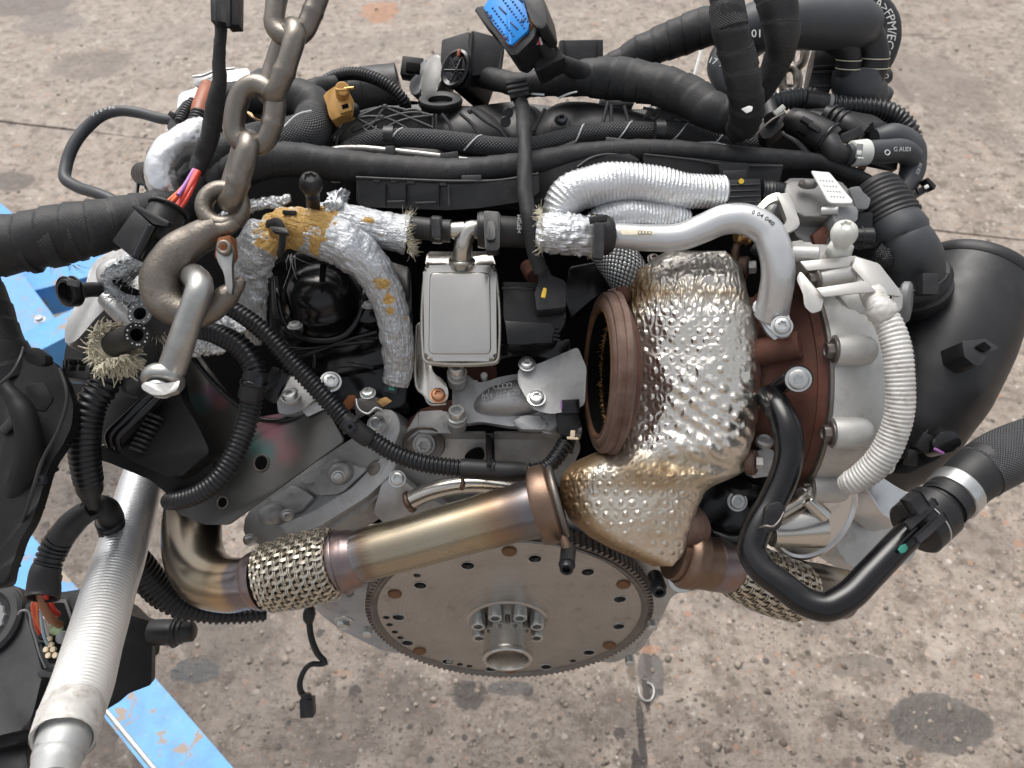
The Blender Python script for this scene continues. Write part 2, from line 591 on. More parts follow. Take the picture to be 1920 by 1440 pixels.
basic('zinc', (.60, .61, .60), .34, .9, .12, 90, (.25, .22, .18), 120, (.58, .8), (1200, .15, .0003))
basic('alu_tube', (.70, .70, .70), .3, .92, .06, 30, (.42, .42, .42), 60, (.55, .9), (300, .06, .0005), .06)
basic('silver_paint', (.66, .67, .675), .34, .6, .1, 22, (.36, .36, .36), 60, (.58, .85), (400, .06, .0005), .06)
basic('steel_plate', (.47, .455, .44), .3, .94, .14, 12, (.26, .225, .19), 40, (.5, .78), (900, .12, .0003), .12)
basic('steel_dark', (.22, .20, .185), .45, .85, .25, 40, (.10, .08, .065), 40, (.5, .75), (900, .3, .0005), .12)
basic('chain_steel', (.25, .225, .198), .36, .92, .14, 55, (.20, .155, .12), 70, (.54, .8), (500, .35, .0007), .14)
basic('hook_steel', (.245, .218, .188), .44, .9, .16, 45, (.17, .13, .10), 110, (.55, .75), (420, .5, .001), .14)
basic('galvanised', (.43, .43, .415), .38, .9, .15, 60, (.33, .31, .28), 50, (.5, .8), (500, .25, .0006), .1)
basic('stainless', (.60, .575, .53), .27, .95, .07, 16, (.36, .31, .26), 36, (.56, .85), None, .06)
basic('rust_red', (.135, .050, .032), .72, .15, .3, 40, (.06, .028, .020), 26, (.45, .75), (900, .5, .0007), .1)
basic('rust_orange', (.27, .095, .03), .75, .1, .4, 80, (.10, .04, .02), 60, (.45, .75), (900, .5, .0006), .1)
basic('flange_rust', (.175, .115, .092), .58, .4, .25, 60, (.10, .052, .034), 36, (.45, .7), (900, .4, .0006), .1)
basic('rivet_rust', (.22, .115, .06), .5, .6, .3, 80, (.12, .07, .045), 60, (.45, .75), (900, .3, .0005), .1)
basic('rib_grey', (.045, .046, .048), .42, 0, .2, 40)
basic('copper_tint', (.215, .145, .105), .4, .88, .25, 25, (.17, .12, .10), 30, (.5, .8), (500, .2, .0006), .1)
basic('yellow_fibre', (.56, .30, .055), .8, 0, .3, 90, (.30, .13, .03), 60, (.5, .8), (1100, .9, .001), .1)
basic('straw', (.82, .73, .57), .7, 0, .3, 200, (.30, .22, .13), 100, (.5, .8))
basic('sensor_tan', (.55, .31, .09), .48, 0, .12, 40, (.30, .17, .06), 50, (.55, .85))
basic('white_plastic', (.66, .67, .62), .4, 0, .08, 40, (.45, .44, .4), 60, (.6, .85))
basic('label_white', (.78, .78, .76), .45, 0, .04, 40)
basic('ink', (.03, .03, .03), .6, 0, .1, 40)
basic('white_print', (.62, .63, .62), .6, 0, .15, 300)
basic('blue_plug', (.006, .26, .78), .42, 0, .1, 40)
basic('blue_hole', (.004, .045, .16), .5, 0, .1, 40)
basic('red_wire', (.62, .050, .035), .38, 0, .1, 50)
basic('orange_wire', (.72, .16, .05), .4, 0, .12, 50)
basic('violet_wire', (.42, .17, .48), .4, 0, .1, 50)
basic('brown_wire', (.30, .14, .075), .4, 0, .1, 50)
basic('pale_blue_wire', (.36, .52, .62), .4, 0, .1, 50)
basic('white_wire', (.70, .66, .62), .4, 0, .1, 50)
basic('green_seal', (.16, .22, .12), .6, 0, .15, 60)
basic('cream_pin', (.80, .66, .46), .4, 0, .08, 60)
basic('grey_plastic', (.20, .205, .21), .45, 0, .12, 50)
basic('yellow_paint', (.80, .52, .05), .5, 0, .1, 80)
basic('green_paint', (.05, .30, .22), .45, 0, .15, 80)
basic('brass', (.55, .33, .13), .3, .9, .15, 80, (.16, .06, .035), 60, (.5, .7))
basic('orange_tube', (.36, .105, .045), .4, 0, .3, 50, (.14, .06, .04), 50, (.5, .75))
basic('bolt_black', (.035, .037, .042), .35, .6, .2, 60)
basic('bolt_copper', (.58, .30, .17), .38, .85, .2, 90, (.22, .10, .05), 90, (.5, .7))
basic('pebble', (.27, .228, .188), .8, 0, .6, 24, (.12, .095, .075), 30, (.5, .6))

# cloth tape
t = basic('tape', (.017, .0175, .019), .6, 0, .3, 28, dust, 22, (.5, .9), (350, .25, .0006))
u = t.uv('UVMap', 2600, 2600)
ux = t.sep(u)
t.bump(t.math('MULTIPLY', t.math('SINE', ux[0]), t.math('SINE', ux[1])), .18, .0003)
u1, u2 = t.sep(t.uv('UVMap')), t.sep(t.uv('Norm'))
ph = t.math('FRACT', t.math('ADD', t.math('ADD', t.math('DIVIDE', u1[1], .016), u2[0]), t.math('MULTIPLY', t.noise(60, 3), .05)))
edge = t.math('MULTIPLY', t.math('LESS_THAN', ph, .055), t.mask(t.noise(45, 3), .38, .55))
t.set(t.mix(edge, t.b.inputs['Base Color'].links[0].from_socket, (.003, .003, .003)))
t.bump(t.noise(90, 3, .5), .25, .002)
# net and braided sleeves: woven strands from the tube's own UVs
def woven(name, dark, light, f, st=.9, metal=0.0, rough=.5, fleck=None, gap=.12):
    t = NT(name)
    u = t.sep(t.uv('UVMap', f, f, radians(45)))
    a = t.math('SINE', u[0]); b = t.math('SINE', u[1])
    fx = t.math('ABSOLUTE', t.math('SINE', t.math('MULTIPLY', u[0], .5)))
    fy = t.math('ABSOLUTE', t.math('SINE', t.math('MULTIPLY', u[1], .5)))
    h = t.math('MULTIPLY', fx, fy)
    c = t.mix(t.mask(h, gap, gap + .35), dark, light)
    c = t.mix(t.mask(t.noise(40, 5), .5, .9), c, tuple(x * .6 + y * .4 for x, y in zip(light, dust)))
    t.set(c, rough, metal)
    t.bump(h, st, .0012)
    return t
woven('braid', (.004, .004, .005), (.085, .088, .094), 2900)
woven('net', (.006, .006, .007), (.085, .088, .094), 3600, .7)
woven('net_fine', (.004, .004, .005), (.035, .035, .038), 4200, .7)
woven('silver_braid', (.02, .02, .02), (.66, .68, .69), 2100, .9, .6, .38, gap=.1)
# thin crushed foil and glass-cloth foil
def foil(name, col, dirt, sc, st, rough=.3, thr=(.5, .75), metal=.85):
    t = NT(name)
    n = t.noise(sc, 6, .6, dist=1.2)
    v = t.vor(sc * 1.6)
    c = t.mix(t.mask(t.noise(55, 8, .65), *thr), col, dirt)
    t.set(c, t.math('ADD', t.math('MULTIPLY', t.noise(sc, 3), .22), rough - .1), metal)
    t.bump(t.math('ADD', n, t.math('MULTIPLY', v, .6)), st, .0016)
    return t
foil('foil', (.80, .82, .83), (.50, .50, .47), 240, .75, .3)
foil('foil_smooth', (.80, .81, .82), (.55, .55, .54), 90, .25, .3)
foil('foil_duct', (.80, .81, .82), (.50, .46, .40), 420, .45, .3, (.58, .8))
t = foil('foil_cloth', (.64, .66, .68), (.46, .43, .38), 300, .35, .31, (.64, .82), .95)
at = t.new('ShaderNodeVertexColor', layer_name='tint'); sp = t.new('ShaderNodeSeparateColor'); t.l.new(at.outputs[0], sp.inputs[0])
lin = t.mask(t.math('ADD', sp.outputs[0], t.math('MULTIPLY', t.math('SUBTRACT', t.noise(80, 7, .72), .5), 3.4)), .40, .56)
old = t.b.inputs['Base Color'].links[0].from_socket
t.set(t.mix(lin, old, t.ramp(t.noise(420, 5, .7), [(.3, (.34, .18, .06)), (.5, (.60, .36, .10)), (.72, (.70, .52, .24))])), t.math('ADD', .36, t.math('MULTIPLY', lin, .4)), t.math('MULTIPLY', t.math('SUBTRACT', 1.0, lin), .95))
t.bump(t.noise(1, 5, .6, t.uv('UVMap', 330, 70)), 1.0, .0035)
# ridged pale pipe lagging with torn off-white skin
t = NT('duct_skin')
n = t.noise(26, 6, .6)
sk = t.sep(t.uv('Norm'))
worn = t.mask(t.math('ADD', sk[1], t.math('MULTIPLY', n, .35)), .55, .85)
t.set(t.mix(worn, (.80, .815, .83), (.80, .79, .77)), t.math('ADD', t.math('MULTIPLY', worn, .12), .36), t.math('SUBTRACT', .75, t.math('MULTIPLY', worn, .35)))
t.bump(t.noise(600, 4), .25, .0005)
basic('duct_grey', (.46, .47, .47), .45, .35, .15, 30, (.62, .62, .6), 40, (.5, .7), (500, .2, .0005))
basic('white_sleeve', (.64, .63, .60), .5, .25, .12, 60, (.36, .32, .27), 90, (.5, .75), (900, .3, .0006))
# heat shield: embossed stainless foil with golden heat tint (per-vertex tint drives the oxide colour)
t = NT('shield')
at = t.new('ShaderNodeVertexColor', layer_name='tint')
sp = t.new('ShaderNodeSeparateColor'); t.l.new(at.outputs[0], sp.inputs[0])
n = t.noise(38, 6, .65)
k = t.math('ADD', sp.outputs[0], t.math('MULTIPLY', t.math('SUBTRACT', n, .5), .55))
c = t.ramp(k, [(.18, (.80, .76, .69)), (.42, (.70, .635, .54)), (.66, (.50, .39, .26)), (.92, (.25, .165, .09))])
t.set(c, t.math('ADD', t.math('ADD', .18, t.math('MULTIPLY', t.noise(60, 6, .7), .22)), t.math('MULTIPLY', k, .22), clamp=True), t.math('SUBTRACT', 1.0, t.math('MULTIPLY', k, .32), clamp=True))
t.bump(t.noise(130, 3, .5, dist=.8), .16, .0012)
# exhaust pipe: heat colours along its length
t = NT('pipe_tint')
sk = t.sep(t.uv('Norm'))
gr = t.noise(1, 6, .7, t.uv('Norm', 70, 1.2))
k = t.math('ADD', sk[1], t.math('MULTIPLY', t.math('SUBTRACT', gr, .5), .12))
c = t.ramp(k, [(0, (.17, .14, .135)), (.05, (.27, .265, .28)), (.11, (.25, .18, .13)), (.16, (.38, .32, .235)), (.5, (.40, .35, .265)), (.66, (.40, .325, .22)), (.76, (.30, .205, .135)), (.86, (.21, .165, .145)), (.92, (.19, .18, .19)), (1, (.26, .165, .11))])
c = t.mix(t.mask(t.noise(60, 7, .7), .58, .8), c, (.22, .16, .11))
t.set(c, t.math('ADD', .2, t.math('MULTIPLY', gr, .16)), .95)
t = NT('elbow_tint')
sk = t.sep(t.uv('Norm'))
k = t.math('ADD', sk[1], t.math('MULTIPLY', t.math('SUBTRACT', t.noise(40, 5), .5), .14))
c = t.ramp(k, [(0, (.09, .07, .052)), (.3, (.19, .155, .12)), (.55, (.30, .26, .205)), (.78, (.36, .29, .20)), (.86, (.46, .33, .20)), (.9, (.22, .185, .19)), (1, (.22, .20, .21))])
t.set(c, .26, .95)
t.bump(t.noise(1, 3, .6, t.uv('Norm', 3, 14)), .15, .001)
basic('collar_tint', (.25, .20, .20), .33, .92, .25, 30, (.30, .17, .11), 30, (.5, .75), (500, .1, .0005))
basic('mesh_wire', (.60, .55, .46), .36, .88, .15, 60, (.26, .20, .13), 60, (.5, .75))
# zinc-chromated cover plate with rainbow passivation
t = NT('iridescent')
w = t.new('ShaderNodeNewGeometry').outputs['Position']
c = t.ramp(t.noise(16, 4, .55), [(.3, (.105, .102, .095)), (.55, (.14, .138, .13)), (.75, (.17, .166, .155))])
ipl = Pl(480, 830, .688, (-.22, -.55, .82)); nz_ = t.noise(55, 5, .65)
for (px_, py_, r_, col_) in ((506, 800, 36, (.42, .16, .20)), (470, 832, 26, (.07, .24, .20)), (540, 846, 26, (.36, .16, .17)), (392, 738, 22, (.34, .16, .27)), (372, 758, 24, (.08, .24, .22)), (414, 752, 18, (.38, .16, .19)), (500, 846, 20, (.10, .22, .20)), (470, 790, 18, (.40, .22, .14)), (596, 800, 60, (.19, .185, .175))):
    q = ipl.at(px_, py_)
    vd = t.new('ShaderNodeVectorMath', operation='DISTANCE'); t.put(vd.inputs[0], w); vd.inputs[1].default_value = q
    m_ = t.math('SUBTRACT', 1.0, t.math('DIVIDE', vd.outputs['Value'], r_ * 1.5 * PX(.688)))
    m_ = t.math('ADD', m_, t.math('MULTIPLY', t.math('SUBTRACT', nz_, .5), .9))
    c = t.mix(t.math('MULTIPLY', t.mask(m_, .1, .75), .62), c, col_)
t.set(c, .38, .85)
t.bump(t.noise(1500, 3), .15, .0003)
# turned flywheel face: fine concentric machining, smears and a little rust bloom
t = NT('flywheel_face')
s_ = t.sep(t.tc.outputs['Object'])
rr = t.math('SQRT', t.math('ADD', t.math('POWER', s_[0], 2.0), t.math('POWER', s_[2], 2.0)))
cv = t.new('ShaderNodeCombineXYZ'); t.put(cv.inputs[0], t.math('MULTIPLY', rr, 520.0))
tr = t.noise(1, 4, .7, cv.outputs[0])
c = t.ramp(t.math('ADD', t.math('MULTIPLY', tr, .55), t.math('MULTIPLY', t.noise(14, 7, .65), .45)), [(.34, (.33, .31, .29)), (.5, (.45, .432, .41)), (.66, (.53, .515, .495))])
c = t.mix(t.math('MULTIPLY', t.mask(t.noise(46, 8, .72), .56, .72), .6), c, (.24, .19, .155))
t.set(c, t.math('ADD', .24, t.math('MULTIPLY', tr, .2)), .93)
t.bump(tr, .25, .0003)
# brushed stainless box
t = basic('brushed', (.62, .60, .56), .24, 1.0, .06, 14, (.30, .26, .22), 46, (.64, .74), None, .04)
mp = t.new('ShaderNodeMapping'); t.l.new(t.tc.outputs['Object'], mp.inputs[0]); mp.inputs['Scale'].default_value = (1500, 60, 60)
t.bump(t.noise(1, 2, .5, mp.outputs[0]), .03, .0002)
# blue paint with chips
t = NT('blue_paint')
n = t.noise(24, 8, .7)
c = t.mix(t.mask(t.noise(5, 4), .35, .7), (.07, .33, .74), (.14, .42, .78))
c = t.mix(t.math('MULTIPLY', t.mask(t.noise(11, 7, .7), .42, .7), .6), c, (.09, .15, .21))
c = t.mix(t.math('MULTIPLY', t.mask(t.noise(70, 6, .7), .58, .7), .4), c, (.34, .42, .46))
c = t.mix(t.mask(n, .565, .60), c, (.30, .235, .18))
t.set(c, .48, 0)
t.bump(n, .2, .001)
YARD_STAINS_AND_SHADE = [(878, 1305, 36, 30, (.030, .022, .015), .3, .85, 3.0), (368, 1258, 46, 24, (.075, .078, .082), .22, .9, 3.2), (1760, 1360, 96, 56, (.085, .078, .072), .55, .8, 1.6),
    (1222, 1262, 26, 46, (.085, .08, .076), .6, .8, 1.8), (1212, 1300, 7, 34, (.05, .042, .036), .8, .9, 3.0), (1200, 1346, 8, 36, (.05, .042, .036), .8, .9, 3.2), (1205, 1400, 7, 44, (.05, .042, .036), .8, .9, 3.0), (1194, 1450, 10, 40, (.05, .042, .036), .8, .9, 3.0), (1210, 1200, 9, 80, (.07, .058, .05), .8, .6, 1.6), (958, 1290, 44, 14, (.085, .082, .08), .6, .8, 2.2),
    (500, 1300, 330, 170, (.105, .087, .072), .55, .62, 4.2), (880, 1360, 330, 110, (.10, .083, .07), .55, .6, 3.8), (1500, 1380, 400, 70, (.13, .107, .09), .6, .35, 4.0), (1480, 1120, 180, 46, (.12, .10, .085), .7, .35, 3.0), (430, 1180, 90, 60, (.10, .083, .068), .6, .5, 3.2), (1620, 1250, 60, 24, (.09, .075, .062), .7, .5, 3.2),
    (40, 8, 100, 18, (.055, .03, .02), .5, .7, 3.0), (96, 40, 60, 20, (.12, .10, .09), .7, .5, 3.0), (712, 20, 36, 20, (.36, .17, .085), .8, .7, 3.4), (1222, 1218, 20, 11, (.38, .20, .12), .8, .6, 3.4), (640, 1262, 22, 9, (.33, .20, .13), .8, .45, 3.2),
    (1716, 64, 34, 2.6, (.09, .072, .06), .9, .6, 4.5), (1752, 71, 30, 2.4, (.09, .072, .06), .9, .6, 4.5), (1672, 140, 12, 50, (.10, .08, .066), .9, .5, 2.6), (1740, 150, 100, 50, (.17, .14, .118), .8, .5, 3.0), (170, 120, 70, 26, (.13, .105, .09), .8, .6, 3.0), (20, 340, 40, 18, (.06, .048, .04), .7, .7, 2.6), (330, 1000, 60, 60, (.13, .105, .085), .7, .45, 3.4), (1830, 1000, 70, 40, (.16, .13, .108), .8, .4, 3.2)]
# yard surface: old exposed-aggregate concrete, with stains and painted-in shade
t = NT('yard')
w = t.new('ShaderNodeNewGeometry').outputs['Position']
mid = t.noise(6, 8, .66, w); fine = t.noise(60, 6, .7, w); lump = t.noise(22, 5, .6, w)
c = t.ramp(mid, [(.28, (.160, .126, .100)), (.5, (.268, .219, .181)), (.72, (.410, .348, .294))])
c = t.mix(t.math('MULTIPLY', t.mask(fine, .42, .74), .7), c, (.41, .36, .31))
c = t.mix(t.math('MULTIPLY', t.mask(t.noise(90, 5, .7, w), .54, .70), .75), c, (.080, .064, .052))
c = t.mix(t.math('MULTIPLY', t.mask(lump, .52, .62), .75), c, (.115, .088, .068))
c = t.mix(t.math('MULTIPLY', t.mask(t.noise(13, 8, .72, w), .54, .66), .6), c, (.13, .10, .078))
c = t.mix(t.math('MULTIPLY', t.mask(t.noise(9, 8, .7, w), .53, .68), .5), c, (.46, .40, .345))
c = t.mix(t.math('MULTIPLY', t.mask(t.noise(34, 6, .7, w), .55, .68), .6), c, (.43, .37, .315))
for sc_, th_, vv in ((22, .30, .9), (45, .36, .9), (80, .38, .85), (140, .38, .8)):       # chips of stone set in the surface
    vq = t.new('ShaderNodeTexVoronoi'); t.put(vq.inputs['Vector'], w); vq.inputs['Scale'].default_value = sc_
    sp = t.sep(vq.outputs['Color'])
    dd = t.math('ADD', vq.outputs['Distance'], t.math('MULTIPLY', t.math('SUBTRACT', t.noise(sc_ * 5, 3, .6, w), .5), .25))
    on = t.math('MULTIPLY', t.math('LESS_THAN', dd, t.math('MULTIPLY', sp[1], th_)), t.math('GREATER_THAN', sp[0], .55))
    tone = t.ramp(sp[2], [(.1, (.070, .058, .050)), (.35, (.20, .165, .14)), (.6, (.37, .325, .285)), (.82, (.50, .455, .405)), (.95, (.36, .21, .14))])
    c = t.mix(t.math('MULTIPLY', on, vv), c, tone)
st = t.mask(t.noise(1.7, 6, .65, w, .8), .52, .74)
c = t.mix(t.math('MULTIPLY', st, .55), c, (.095, .079, .067))
rg = t.math('SUBTRACT', .86, t.math('MULTIPLY', st, .2))
# soaked-in stains and spills plus broad painted shade, each with its own outline
en = t.noise(11, 9, .74, w)
for (px_, py_, rx_p, ry_p, colr, rgh, amt, rag) in YARD_STAINS_AND_SHADE:
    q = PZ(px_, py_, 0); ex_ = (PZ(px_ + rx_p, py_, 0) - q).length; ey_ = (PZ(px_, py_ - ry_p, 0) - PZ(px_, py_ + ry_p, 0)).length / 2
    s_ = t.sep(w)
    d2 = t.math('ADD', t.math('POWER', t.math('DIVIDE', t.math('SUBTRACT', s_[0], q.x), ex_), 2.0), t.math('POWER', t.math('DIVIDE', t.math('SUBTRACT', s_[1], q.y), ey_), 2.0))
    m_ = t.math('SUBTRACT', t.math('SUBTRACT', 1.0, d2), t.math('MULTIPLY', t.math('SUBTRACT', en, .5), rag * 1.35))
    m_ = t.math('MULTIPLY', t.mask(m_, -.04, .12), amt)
    if rx_p >= 250:                                 # damp, with shade near the engine painted in: darkens, keeps its grit
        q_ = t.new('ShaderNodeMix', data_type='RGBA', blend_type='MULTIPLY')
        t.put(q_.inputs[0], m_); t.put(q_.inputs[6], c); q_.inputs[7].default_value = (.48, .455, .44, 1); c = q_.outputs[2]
    else:
        c = t.mix(m_, c, colr)
    rg = t.math('ADD', t.math('MULTIPLY', rg, t.math('SUBTRACT', 1.0, m_)), t.math('MULTIPLY', m_, rgh))
t.set(c, t.math('SUBTRACT', rg, .2, clamp=True), 0)
t.b.inputs['Specular IOR Level'].default_value = .45
t.bump(mid, .7, .015); t.bump(lump, .7, .010); t.bump(fine, .7, .005)

# ---------------------------------------------------------------- bolts (one mesh per kind, unit head radius)
BOLT = {}
def bolt_mesh(kind):
    if kind in BOLT: return BOLT[kind]
    n = 36
    star = lambda t, k, a: 1 + a * cos(k * t)
    hexr = lambda t: cos(pi / 6) / cos(((t + pi / 6) % (pi / 3)) - pi / 6)
    one = lambda t: 1.0
    if kind == 'torx':      # pan head, six-lobe recess, small washer
        R = [(1.25, one, 0), (1.25, one, .10), (1.0, one, .12), (1.0, one, .45), (.86, one, .64), (.62, one, .72), (.46, lambda t: star(t, 6, .16), .72), (.44, lambda t: star(t, 6, .16), .35)]
    elif kind == 'hex':     # flanged hexagon head with a dished top
        R = [(1.45, one, 0), (1.42, one, .14), (1.08, one, .26), (1.0, hexr, .27), (1.0, hexr, .92), (.9, one, 1.02), (.66, one, 1.02), (.55, one, .86)]
    elif kind == 'xzn':     # tall socket cap with a twelve-point socket
        R = [(1.22, one, 0), (1.22, one, .18), (1.0, one, .2), (1.0, one, 1.2), (.93, one, 1.3), (.7, one, 1.3), (.62, lambda t: star(t, 12, .11), 1.28), (.6, lambda t: star(t, 12, .11), .55)]
    elif kind == 'tall':    # long socket screw
        R = [(1.0, one, 0), (1.0, one, 1.5), (.93, one, 1.6), (.72, one, 1.6), (.62, lambda t: star(t, 12, .11), 1.58), (.6, lambda t: star(t, 12, .11), .8)]
    elif kind == 'cap':     # low round rivet head
        R = [(1, one, 0), (1, one, .15), (.9, one, .3), (.6, one, .42), (.3, one, .46)]
    else:                   # plain stud
        R = [(1, one, 0), (1, one, 1.5), (.85, one, 1.7), (.5, one, 1.72)]
    V, Fs = [], []
    for r, f, h in R:
        for j in range(n):
            t = 2 * pi * j / n; q = r * f(t)
            V.append((q * cos(t), q * sin(t), h))
    for i in range(len(R) - 1):
        for j in range(n):
            k = (j + 1) % n
            Fs.append((i * n + j, i * n + k, (i + 1) * n + k, (i + 1) * n + j))
    V.append((0, 0, R[-1][2])); c = len(V) - 1
    for j in range(n): Fs.append(((len(R) - 1) * n + j, (len(R) - 1) * n + (j + 1) % n, c))
    me = bpy.data.meshes.new('bolt_' + kind); me.from_pydata(V, [], Fs)
    me.polygons.foreach_set('use_smooth', [True] * len(Fs)); me.set_sharp_from_angle(angle=radians(35))
    me.materials.append(M['zinc'])
    BOLT[kind] = me
    return me
def bolt(kind, x, y, d, axis, rpx, parent, mat='zinc', name='bolt', p=None, label=None):
    me = bolt_mesh(kind)
    if mat != 'zinc':
        key = kind + mat
        if key not in BOLT:
            BOLT[key] = me.copy(); BOLT[key].materials.clear(); BOLT[key].materials.append(M[mat])
        me = BOLT[key]
    o = bpy.data.objects.new(name, me); COL.objects.link(o)
    q = p if p is not None else P(x, y, d)
    m = frame(q, axis, s=rpx * PX(d))
    o.matrix_basis = m
    parent_to(o, parent, m)
    if label: o['label'] = label
    return o

# ================================================================= the yard
def struct(o):
    o['kind'] = 'structure'; return o
def sheet(name, pts, z, mat, th=.0):
    bm = bmesh.new()
    f = bm.faces.new([bm.verts.new((p[0], p[1], z)) for p in pts]); f.normal_update()
    if f.normal.z < 0: f.normal_flip()
    if th:
        g = bmesh.ops.extrude_face_region(bm, geom=[f])
        vv = [v for v in g['geom'] if isinstance(v, bmesh.types.BMVert)]
        for v in vv: v.co.z += th
        bmesh.ops.recalc_face_normals(bm, faces=bm.faces)
    bmesh.ops.triangulate(bm, faces=bm.faces)
    return bm_obj(name, bm, mat)
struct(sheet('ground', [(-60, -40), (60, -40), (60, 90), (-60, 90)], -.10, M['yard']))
ja, jb = PZ(-400, 180, 0), PZ(2400, 505, 0)
jd = (jb - ja); jd.z = 0; jd.normalize(); jn = Vector((-jd.y, jd.x, 0))
jl = [ja + jd * t for t in np.linspace(-20, 26, 160)]
wob = lambda p, k: jn * (.004 * mn.noise(p * 9) + .006 * mn.noise(p * 2.3) + k)
near = [p + wob(p, -.010) for p in jl]; far = [p + wob(p + Vector((3, 0, 0)), .008) for p in jl]
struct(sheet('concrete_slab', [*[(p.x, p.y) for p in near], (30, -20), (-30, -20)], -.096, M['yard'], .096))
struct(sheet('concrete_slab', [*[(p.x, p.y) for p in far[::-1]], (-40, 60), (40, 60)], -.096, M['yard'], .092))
# loose and half-sunk pebbles
ico = bmesh.new(); bmesh.ops.create_icosphere(ico, subdivisions=1, radius=1)
IV = np.array([v.co[:] for v in ico.verts]); IF = [[v.index for v in f.verts] for f in ico.faces]; ico.free()
rng = np.random.default_rng(3)
V, Fs = [], []
for i in range(3600):
    x, y = rng.uniform(-60, 1980), 1500 - 1500 * rng.random() ** 1.5
    q = PZ(x, y, 0)
    r = .0018 + .0075 * rng.random() ** 5
    sc = np.array([r * rng.uniform(.8, 1.5), r * rng.uniform(.7, 1.2), r * rng.uniform(.35, .6)])
    a = rng.uniform(0, 6.28); W = IV * (1 + .16 * rng.standard_normal((len(IV), 1))) * sc
    W = np.stack([W[:, 0] * cos(a) - W[:, 1] * sin(a), W[:, 0] * sin(a) + W[:, 1] * cos(a), W[:, 2]], 1)
    b = len(V) * len(IV)
    V.append(W + np.array([q.x, q.y, sc[2] * .15])); Fs += [[k + b for k in f] for f in IF]
o = mobj('gravel', np.concatenate(V), Fs, M['pebble'], None, 180); o['kind'] = 'stuff'
# lost wire clip on the ground
w = [PZ(x, y, .006) for x, y in ((1213, 1280), (1222, 1284), (1226, 1300), (1218, 1314), (1206, 1312), (1199, 1300), (1197, 1288))]
tag(tube('wire_clip', None, M['zinc'], None, seg=8, wpts=[(*p, .0022) for p in w], step=3) if False else tube('wire_clip', [(0, 0, 1.4)], M['galvanised'], None, seg=8, step=3, wpts=[(*p, .0022) for p in w]), 'bent grey wire clip lying on the ground below the flywheel', 'clip')

# ================================================================= blue steel stand under the engine
stand = thing('engine_stand', 'blue painted steel stand with chipped beams under the engine', 'stand', (-.9, .1, 0))
def beam(name, a, b, wd, h, parent=stand, zt=None):
    a, b = Vector(a), Vector(b); u = (b - a).normalized(); z = Vector((0, 0, 1)); s = u.cross(z).normalized(); z = s.cross(u)
    return box(name, (a + b) / 2 - z * h / 2, (u, s, z), ((b - a).length, wd, h), M['blue_paint'], parent, .006, 3)
za = .30
beam('beam', PZ(-160, 820, za), PZ(520, 1640, za), .080, .080)
e1_, e2_ = PZ(-215, 830, za), PZ(462, 1652, za)
tube('edge_strip', [(0, 0, 1.3)], M['galvanised'], stand, seg=10, wpts=[(*(e1_ - Vector((0, 0, .004))), .006), (*(e2_ - Vector((0, 0, .004))), .006)])
p1, p2 = PZ(-60, 700, za + .083), PZ(400, 470, za + .083)
beam('cross_beam', p1, p2, .075, .09)
beam('side_rail', PZ(-60, 440, .42), PZ(130, 700, .30), .085, .11)
beam('cross_beam', PZ(-80, 560, .30), PZ(400, 440, .30), .09, .09)
beam('beam', PZ(-90, 330, .30), PZ(60, 470, .30), .07, .07)
bolt('hex', 75, 598, 1, (0, 0, 1), 13, stand, 'cast_alu', p=PZ(75, 600, za + .084))
for x, y in ((-160, 820), (520, 1640)):
    q = PZ(x, y, za); box('leg', q - Vector((0, 0, .19)), (RT, Vector((0, 1, 0)), Vector((0, 0, 1))), (.07, .07, .215), M['blue_paint'], stand, .004)

# ================================================================= lifting tackle
def chain_link(parent, e1, e2, wpx, rpx, tw, name='link'):
    a, b = P(*e1), P(*e2); ax = (b - a).normalized(); L = (b - a).length
    s0 = RT - ax * RT.dot(ax); s0.normalize(); s1 = ax.cross(s0)
    s = s0 * cos(tw) + s1 * sin(tw)
    d = (e1[2] + e2[2]) / 2; wr = rpx * PX(d); W = wpx * PX(d) / 2 - wr; H = L / 2 - wr; c = (a + b) / 2
    pts = []
    for k in range(9):
        t = pi * k / 8
        pts.append(c + ax * (H - W + W * sin(t)) + s * W * cos(t))
    for k in range(9):
        t = pi + pi * k / 8
        pts.append(c + ax * (-(H - W) + W * sin(t)) + s * W * cos(t))
    weld = lambda sv, th, R: R * (.10 * np.exp(-((sv - sv.max() * .965) / .0022) ** 2) + .02 * np.sin(sv * 300 + th * 2))
    return tube(name, [(0, 0, d)], M['chain_steel'], parent, seg=16, step=5, closed=True, wpts=[(*p, wr) for p in pts], rf=weld, ang=180)
chain = thing('lifting_chain', 'worn steel chain of heavy links rising from the hook at top left', 'chain', P(425, 392, .56))
chain_link(chain, (597, -150, .545), (532, 88, .55), 108, 19.5, .15)
chain_link(chain, (556, 32, .545), (500, 200, .555), 104, 19.5, .95)
chain_link(chain, (494, 140, .55), (460, 292, .56), 112, 20, .12)
chain_link(chain, (472, 242, .555), (424, 398, .57), 104, 20.5, 1.12)
hook = thing('lifting_hook', 'rusty steel eye hook with safety latch hanging from the chain', 'hook', P(345, 595, .57))
hd = .572
body = tube('hook_body', [(412, 425, hd, 27), (372, 447, hd, 31), (328, 478, hd, 36), (302, 522, hd, 38), (312, 566, hd, 36), (352, 588, hd, 30), (392, 580, hd, 27), (424, 556, hd, 22), (446, 534, hd, 14), (456, 523, hd, 8)], M['hook_steel'], hook, seg=24, step=4, ang=180, rf=lambda s, th, R: R * .025 * np.sin(s * 160 + 3 * th))
eye = ringx('eye', P(418, 388, hd), NC + RT * .12 + UPV * .1, 34 * PX(hd), 16.5 * PX(hd), M['hook_steel'], hook, 40, 16, fl=1.25)
